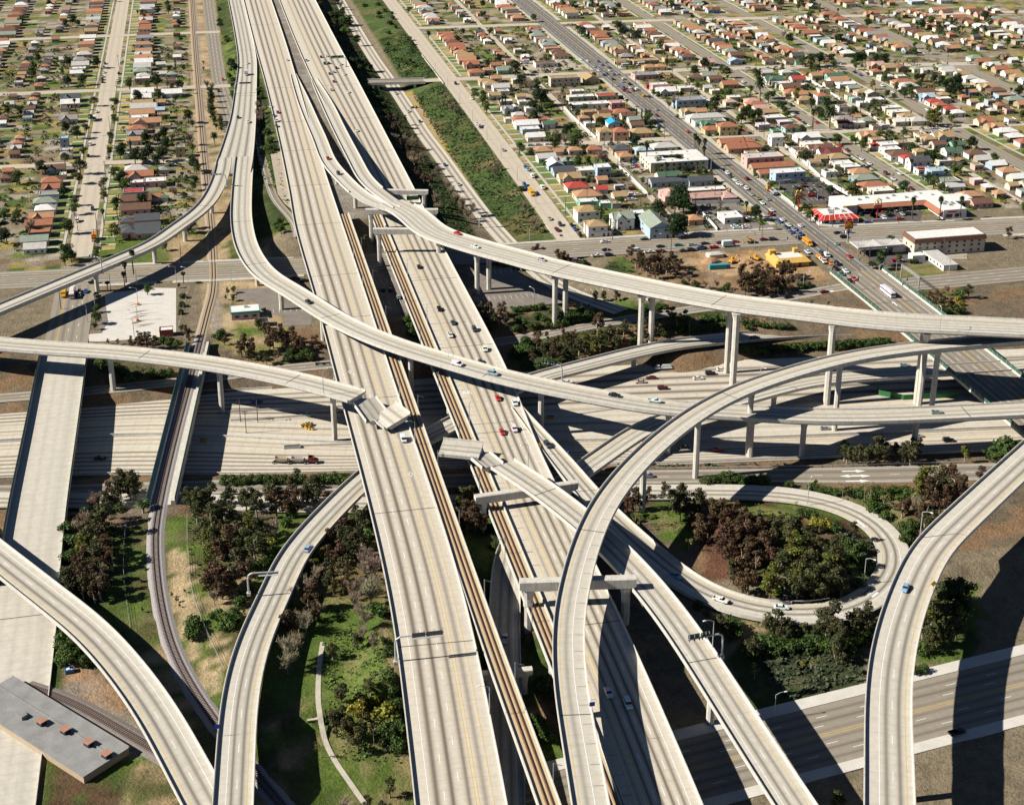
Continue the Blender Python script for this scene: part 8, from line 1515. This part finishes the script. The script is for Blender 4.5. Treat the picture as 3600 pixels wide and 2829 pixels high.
def guard(label, road, s0, s1, side):
    O, D_, ss, W_ = ROADS[road]; a, b = sorted((near(road, *T(*s0)[:2]), near(road, *T(*s1)[:2]))); r = thing('guard_rail', label, 'guard rail'); mb = MB(); prof_loft(mb, O, D_, lambda i: [(side*(W_[i]/2+.5)-.08, .45), (side*(W_[i]/2+.5)-.08, .8), (side*(W_[i]/2+.5)+.08, .8), (side*(W_[i]/2+.5)+.08, .45)][::-1], 0, (a, b)); link('rail', mb.mesh('rail', [GALV]), r)
    mp = MB()
    for i in range(a, b): q = lat(O, D_, i, side*(W_[i]/2+.55), -.3); mp.box(q, (.2, .2, 1.1))
    tag(link('posts', mp.mesh('posts', [WOODP]), r), None, None, None, 'stuff')
guard('steel guard rail between scrub strip and lower frontage road', 'SF', ('22', 1400, 690, 2), ('32', 2130, 600, 2), -1); guard('steel guard rail inside the bottom of the loop ramp', 'H', ('33', 250, 270, 6), ('33', 880, 240, 6), -1); guard('steel guard rail on the slip road above the ramps', 'Q', ('21', 340, 1015, 3), ('21', 1300, 845, 3), 1)
YD = pm('barrel_yellow', (.68, .40, .02), .5, .1, 2); DL = pm('barrel_lid', (.06, .06, .05), .7, .1, 2)
bm1 = MB(); bm1.ring([[(r*math.cos(q), r*math.sin(q), z) for q in [math.pi/4*k for k in range(8)]] for r, z in ((.45, 0), (.5, .5), (.42, 1.0))]); BD = bm1.mesh('drum', [YD]); bm1 = MB(); bm1.ring([[(r*math.cos(q), r*math.sin(q), z) for q in [math.pi/4*k for k in range(8)]] for r, z in ((.47, 1.0), (.44, 1.1))]); BL = bm1.mesh('lid', [DL])
for tl, pts, w in (('12', ((165, 235), (185, 225), (205, 240), (225, 232), (245, 240), (210, 215), (235, 210), (255, 225), (215, 255), (240, 260), (268, 262), (262, 215)), 'in the cluster on the bare island'), ('02', ((1375, 372), (1400, 372), (1425, 374)), 'in the row of three in shade'), ('22', ((345, 150), (362, 150), (379, 150), (396, 150)), 'in the shaded row at right')):
    for x, y in pts:
        X, Y, Z = T(tl, x, y, .6); o = thing('crash_barrel', None, 'barrel', (X, Y, .02)); link('drum', BD, o, None, 0, (1.1, 1.1, 1)); link('lid', BL, o, None, 0, (1.1, 1.1, 1)); LAMPS.append((o, 'yellow crash barrel with dark lid', w))
for k in range(8):
    X, Y, Z = T('12', 8+19*k, 440-1.5*k, .5); o = thing('crash_cushion', None, 'crash cushion', (X, Y, .02)); part(o, 'box', [GALV], lambda m: m.box((0, 0, 0), (1.1, 1.5+.08*k, 1.0))); part(o, 'lid', [SIGNB], lambda m: m.box((0, 0, 1.0), (.9, 1.2, .12))); LAMPS.append((o, 'grey crash cushion box', 'in the row ending the barrier'))
# ---------------------------------------------------------------- odds and ends
mb = MB(); O, D_, ss = spline(parse('13:365,640@7 345,760 325,950 318,1150 325,1330 350,1430 400,1560 475,1690 560,1800'), (0, 30), 2.5)
for i in range(len(O)): O[i, 2] = max(tz(O[i, 0]+a, O[i, 1]+b) for a in (-1.2, 0, 1.2) for b in (-1.2, 0, 1.2))+.12
O[1:-1, 2] = np.maximum(O[1:-1, 2], (O[:-2, 2]+O[2:, 2])/2)
strip(mb, O, D_, ss, -.75, .75, .0); struct('footpath', mb.mesh('footpath', [WALKM]))
X, Y, Z = on_ground(*t('13', 325, 1360)); mb = MB(); mb.box((-1.6, 0, Z-.2), (3.2, 2.6, .5)); mb.v = [(a+X, b+Y, c) for a, b, c in mb.v]; struct('paved_pad', mb.mesh('paved_pad', [WALKM]))
O, D_, ss, W_ = ROADS['IMP']; mb = MB(); prof_loft(mb, O, D_, [(-16.4, -.4), (-16.4, .3), (-12.1, .16), (-12.1, -.4)][::-1]); struct('pavement', mb.mesh('pavement', [LOTC])); mb = MB(); prof_loft(mb, O, D_, [(12.1, -.4), (12.1, .16), (16, .2), (16, -.4)][::-1]); struct('pavement', mb.mesh('pavement', [LOTC]))
X, Y, _ = T('03', 120, 915, 7); o = thing('waste_skip', 'open blue waste skip on the dirt in the lower left corner', 'skip', (X, Y, 6.35), .2); part(o, 'bin', [pm('skip_blue', (.05, .16, .38), .6, .15, 1)], lambda m: (m.box((0, 0, .1), (2.6, 1.9, .1)), m.box((0, .9, .1), (2.6, .1, 1.4)), m.box((0, -.9, .1), (2.6, .1, 1.4)), m.box((-1.25, 0, .1), (.1, 1.7, 1.4)), m.box((1.25, 0, .1), (.1, 1.7, 1.4)))); part(o, 'rubbish', [LAMPW], lambda m: (m.box((-.4, .2, .2), (1.2, .9, 1.1), 0, .3), m.box((.5, -.3, .2), (.9, .8, .9), 0, .8)))
X, Y, _ = T('03', 165, 860, 7); o = thing('timber_stack', 'untidy stack of timber boards and boxes beside the blue skip', 'timber stack', (X, Y, 6.35), .4); part(o, 'boards', [pm('raw_timber', (.40, .22, .10), .9, .25, 2)], lambda m: [m.box((.2*k % .7, -.8+.4*k, .3*(k % 3)), (3-.2*k, .5, .3), 0, .1*k) for k in range(6)]); part(o, 'crate', [pm('cardboard', (.45, .36, .26), .9, .15, 2)], lambda m: m.box((1.4, .8, 0), (1.8, 1.4, 1.6)))
for k, (tl, x, y, lab) in enumerate((('21', 1965, 395, 'row of teal storage tanks on the building site'), )):
    X, Y, Z = on_ground(*t(tl, x, y)); o = thing('storage_container', lab, 'container', (X, Y, Z), -.05); part(o, 'box', [pm('teal_paint', (.04, .27, .33), .6, .1, 1)], lambda m: (m.box((0, 0, 0), (9, 2.4, 2.5)), [m.box((-4.3+.9*q, -1.22, .1), (.12, .06, 2.3)) for q in range(10)])); part(o, 'doors', [pm('skip_blue', (.05, .16, .38), .6, .15, 1)], lambda m: m.box((5.6, 0, 0), (1.6, 1.6, 2.3)))
X, Y, Z = on_ground(*t('21', 1935, 280)); o = thing('site_shed', 'pale plywood-topped shed on the brown building site', 'shed', (X, Y, Z), .1); part(o, 'wall', [wm('C')], lambda m: m.box((0, 0, -.2), (8, 5, 2.2))); part(o, 'roof', [rm('s')], lambda m: m.box((0, 0, 2.0), (8.4, 5.4, .5), 0, 0, .6, .5))
for tl, x, y, lab, sc in (('21', 1900, 330, 'mound of brown spoil in front of the pale site shed', 1.3), ('31', 60, 340, 'mound of brown spoil near the half-built yellow building', 1.0), ('31', 120, 380, 'small mound of grey sand at the edge of the building site', .7)):
    X, Y, Z = on_ground(*t(tl, x, y)); o = thing('soil_mound', lab, 'soil heap', (X, Y, Z)); rm_ = random.Random(lab); part(o, 'heap', [pm('spoil', (.33, .2, .11), .95, .25, .8)], lambda m: m.ring([[(sc*r*4.5*math.cos(q)*rm_.uniform(.8, 1.15), sc*r*3.2*math.sin(q)*rm_.uniform(.8, 1.15), sc*z) for q in [math.pi/7*k for k in range(14)]] for r, z in ((1, -.3), (.75, .9), (.4, 1.7), (.08, 2.1))]))
X, Y, Z = on_ground(*t('30', 1030, 1440)); o = thing('play_frame', 'colourful climbing frame beside the red-roofed burger restaurant', 'climbing frame', (X, Y, Z))
for k, (c, x) in enumerate((('r', -3), ('t', -1), ('y', 1), ('b', 3))): part(o, 'tower', [pm('play_'+CC[c][1].replace(' ', '_'), CC[c][0], .5, .1, 2)], lambda m: (m.box((x, .6*(k % 2), 0), (1.6, 1.6, 2.6+.6*(k % 2))), m.box((x, .6*(k % 2), 2.6+.6*(k % 2)), (1.7, 1.7, .9), 0, 0, .1)))
part(o, 'tube_slide', [pm('play_red', CC['r'][0], .5, .1, 2)], lambda m: m.tube([(3.4, -.8, 2.2), (5, -2, 1.3), (4.2, -3.4, .5)], .5, 0, 8))

# tyre and oil smears on the pale lot
mb = MB(); rs = random.Random(4)
for x, y, n in ((740, 745, 3), (760, 800, 3), (770, 850, 4), (780, 905, 5), (800, 930, 4), (840, 830, 2)):
    for k in range(n):
        a, b, _ = T('01', x-60+rs.uniform(-25, 25), y+18+rs.uniform(-14, 14), 6.5); c, d, _ = T('01', x+70+rs.uniform(-30, 90), y-22+rs.uniform(-12, 12), 6.5); w = rs.uniform(.12, .5); q = Vector((c-a, d-b, 0)); e = Vector((-q.y, q.x, 0)).normalized()*w
        mb.poly([(a, b, 6.64+.004*k), (a+q.x*.4-e.x, b+q.y*.4-e.y, 6.64+.004*k), (c, d, 6.64+.004*k), (a+q.x*.4+e.x, b+q.y*.4+e.y, 6.64+.004*k)])
me = mb.mesh('tyre_smears', [pm('tyre_smear', (.20, .17, .135), .9, .3, 1.5)])
for f in me.polygons:
    if f.normal.z < 0: f.flip()
tag(link('tyre_smears', me), 'dark tyre smears across the pale empty lot', 'tyre marks', None, 'stuff')
for x, y in ((775, 738), (770, 890)):
    X, Y, Z = T('01', x, y, 6.6); o = thing('lamp_plinth', 'orange lamp plinth on the pale empty lot, %s one' % ('farther' if y < 800 else 'nearer'), 'plinth', (X, Y, 6.6)); part(o, 'block', [pm('plinth_orange', (.6, .17, .02), .7, .1, 2)], lambda m: m.ring([[(.75*math.cos(q), .75*math.sin(q), z) for q in [math.pi/5*k for k in range(10)]] for z in (0, .8)]))
# ================================================================ labels that single each thing out
ORD = 'first second third fourth fifth sixth seventh eighth ninth tenth eleventh twelfth thirteenth fourteenth fifteenth sixteenth seventeenth eighteenth nineteenth twentieth'.split()
def ordn(k):
    if k <= 20: return ORD[k-1]
    tens = {2: 'twenty', 3: 'thirty', 4: 'forty', 5: 'fifty', 6: 'sixty', 7: 'seventy', 8: 'eighty', 9: 'ninety', 10: 'hundred'}; tth = {2: 'twentieth', 3: 'thirtieth', 4: 'fortieth', 5: 'fiftieth', 6: 'sixtieth', 7: 'seventieth', 8: 'eightieth', 9: 'ninetieth', 10: 'hundredth'}
    a, b = divmod(k, 10); return tth[a] if not b else tens[a]+'-'+ORD[b-1]
def spot(x, y):
    if x < 100:
        c = 'west of the left street' if x < -69 else 'between left street and railway'; b = 'near block' if y < 935 else 'middle block' if y < 1133 else 'far block'
    else:
        c = 'facing the ivy slope' if x < 252 else 'just left of avenue' if x < 315 else 'just right of avenue' if x < 366 else 'second row right of avenue' if x < 411 else 'third row right of avenue' if x < 459 else 'fourth row right of avenue' if x < 503 else 'far right rows'
        b = 'near block' if y < 914 else 'middle block' if y < 1110 else 'far block'
    return c+', '+b
todo = []
for o, nm, rt, rk, wk, st, w in HOUSES:
    if o.get('label'): continue
    p = o.location; todo.append((o, '%s%s %s, %s %s roof, %s' % ('two-storey ' if st > 1 else '', WC[wk][1], 'flats' if nm == 'apartment_building' else nm, RC[rk][1], RT[rt], spot(p.x, p.y)), 'houses of the neighbourhood'))
for o, kind, col, where, lab in CARS:
    if lab: o['group'] = 'vehicles on the roads'; continue
    todo.append((o, '%s %s %s' % (CC[col][1], KN[kind].replace('_', ' '), where), 'vehicles on the roads'))
for o, kind, where in TREES: todo.append((o, '%s %s' % (TL[kind], where), 'trees and shrubs '+where))
for o, lab, where in LAMPS: todo.append((o, lab+' '+where, lab+'s'))
byl = {}
for o, l_, g in todo: byl.setdefault(l_, []).append((o, g))
def uvof(o):
    p = o.matrix_world.translation if False else o.location; return PX(p.x, p.y, p.z)
for l_, os_ in byl.items():
    os_.sort(key=lambda q: uvof(q[0])[0]); n_ = len(os_)
    for k, (o, g) in enumerate(os_):
        s = l_
        if n_ > 1: s += ', leftmost' if k == 0 else ', rightmost' if k == n_-1 else ', %s from left' % ordn(k+1)
        o['label'] = s; o['group'] = g
for o in bpy.data.objects:
    s = o.get('label')
    if s and len(s.split()) > 16: print('LONG', s)
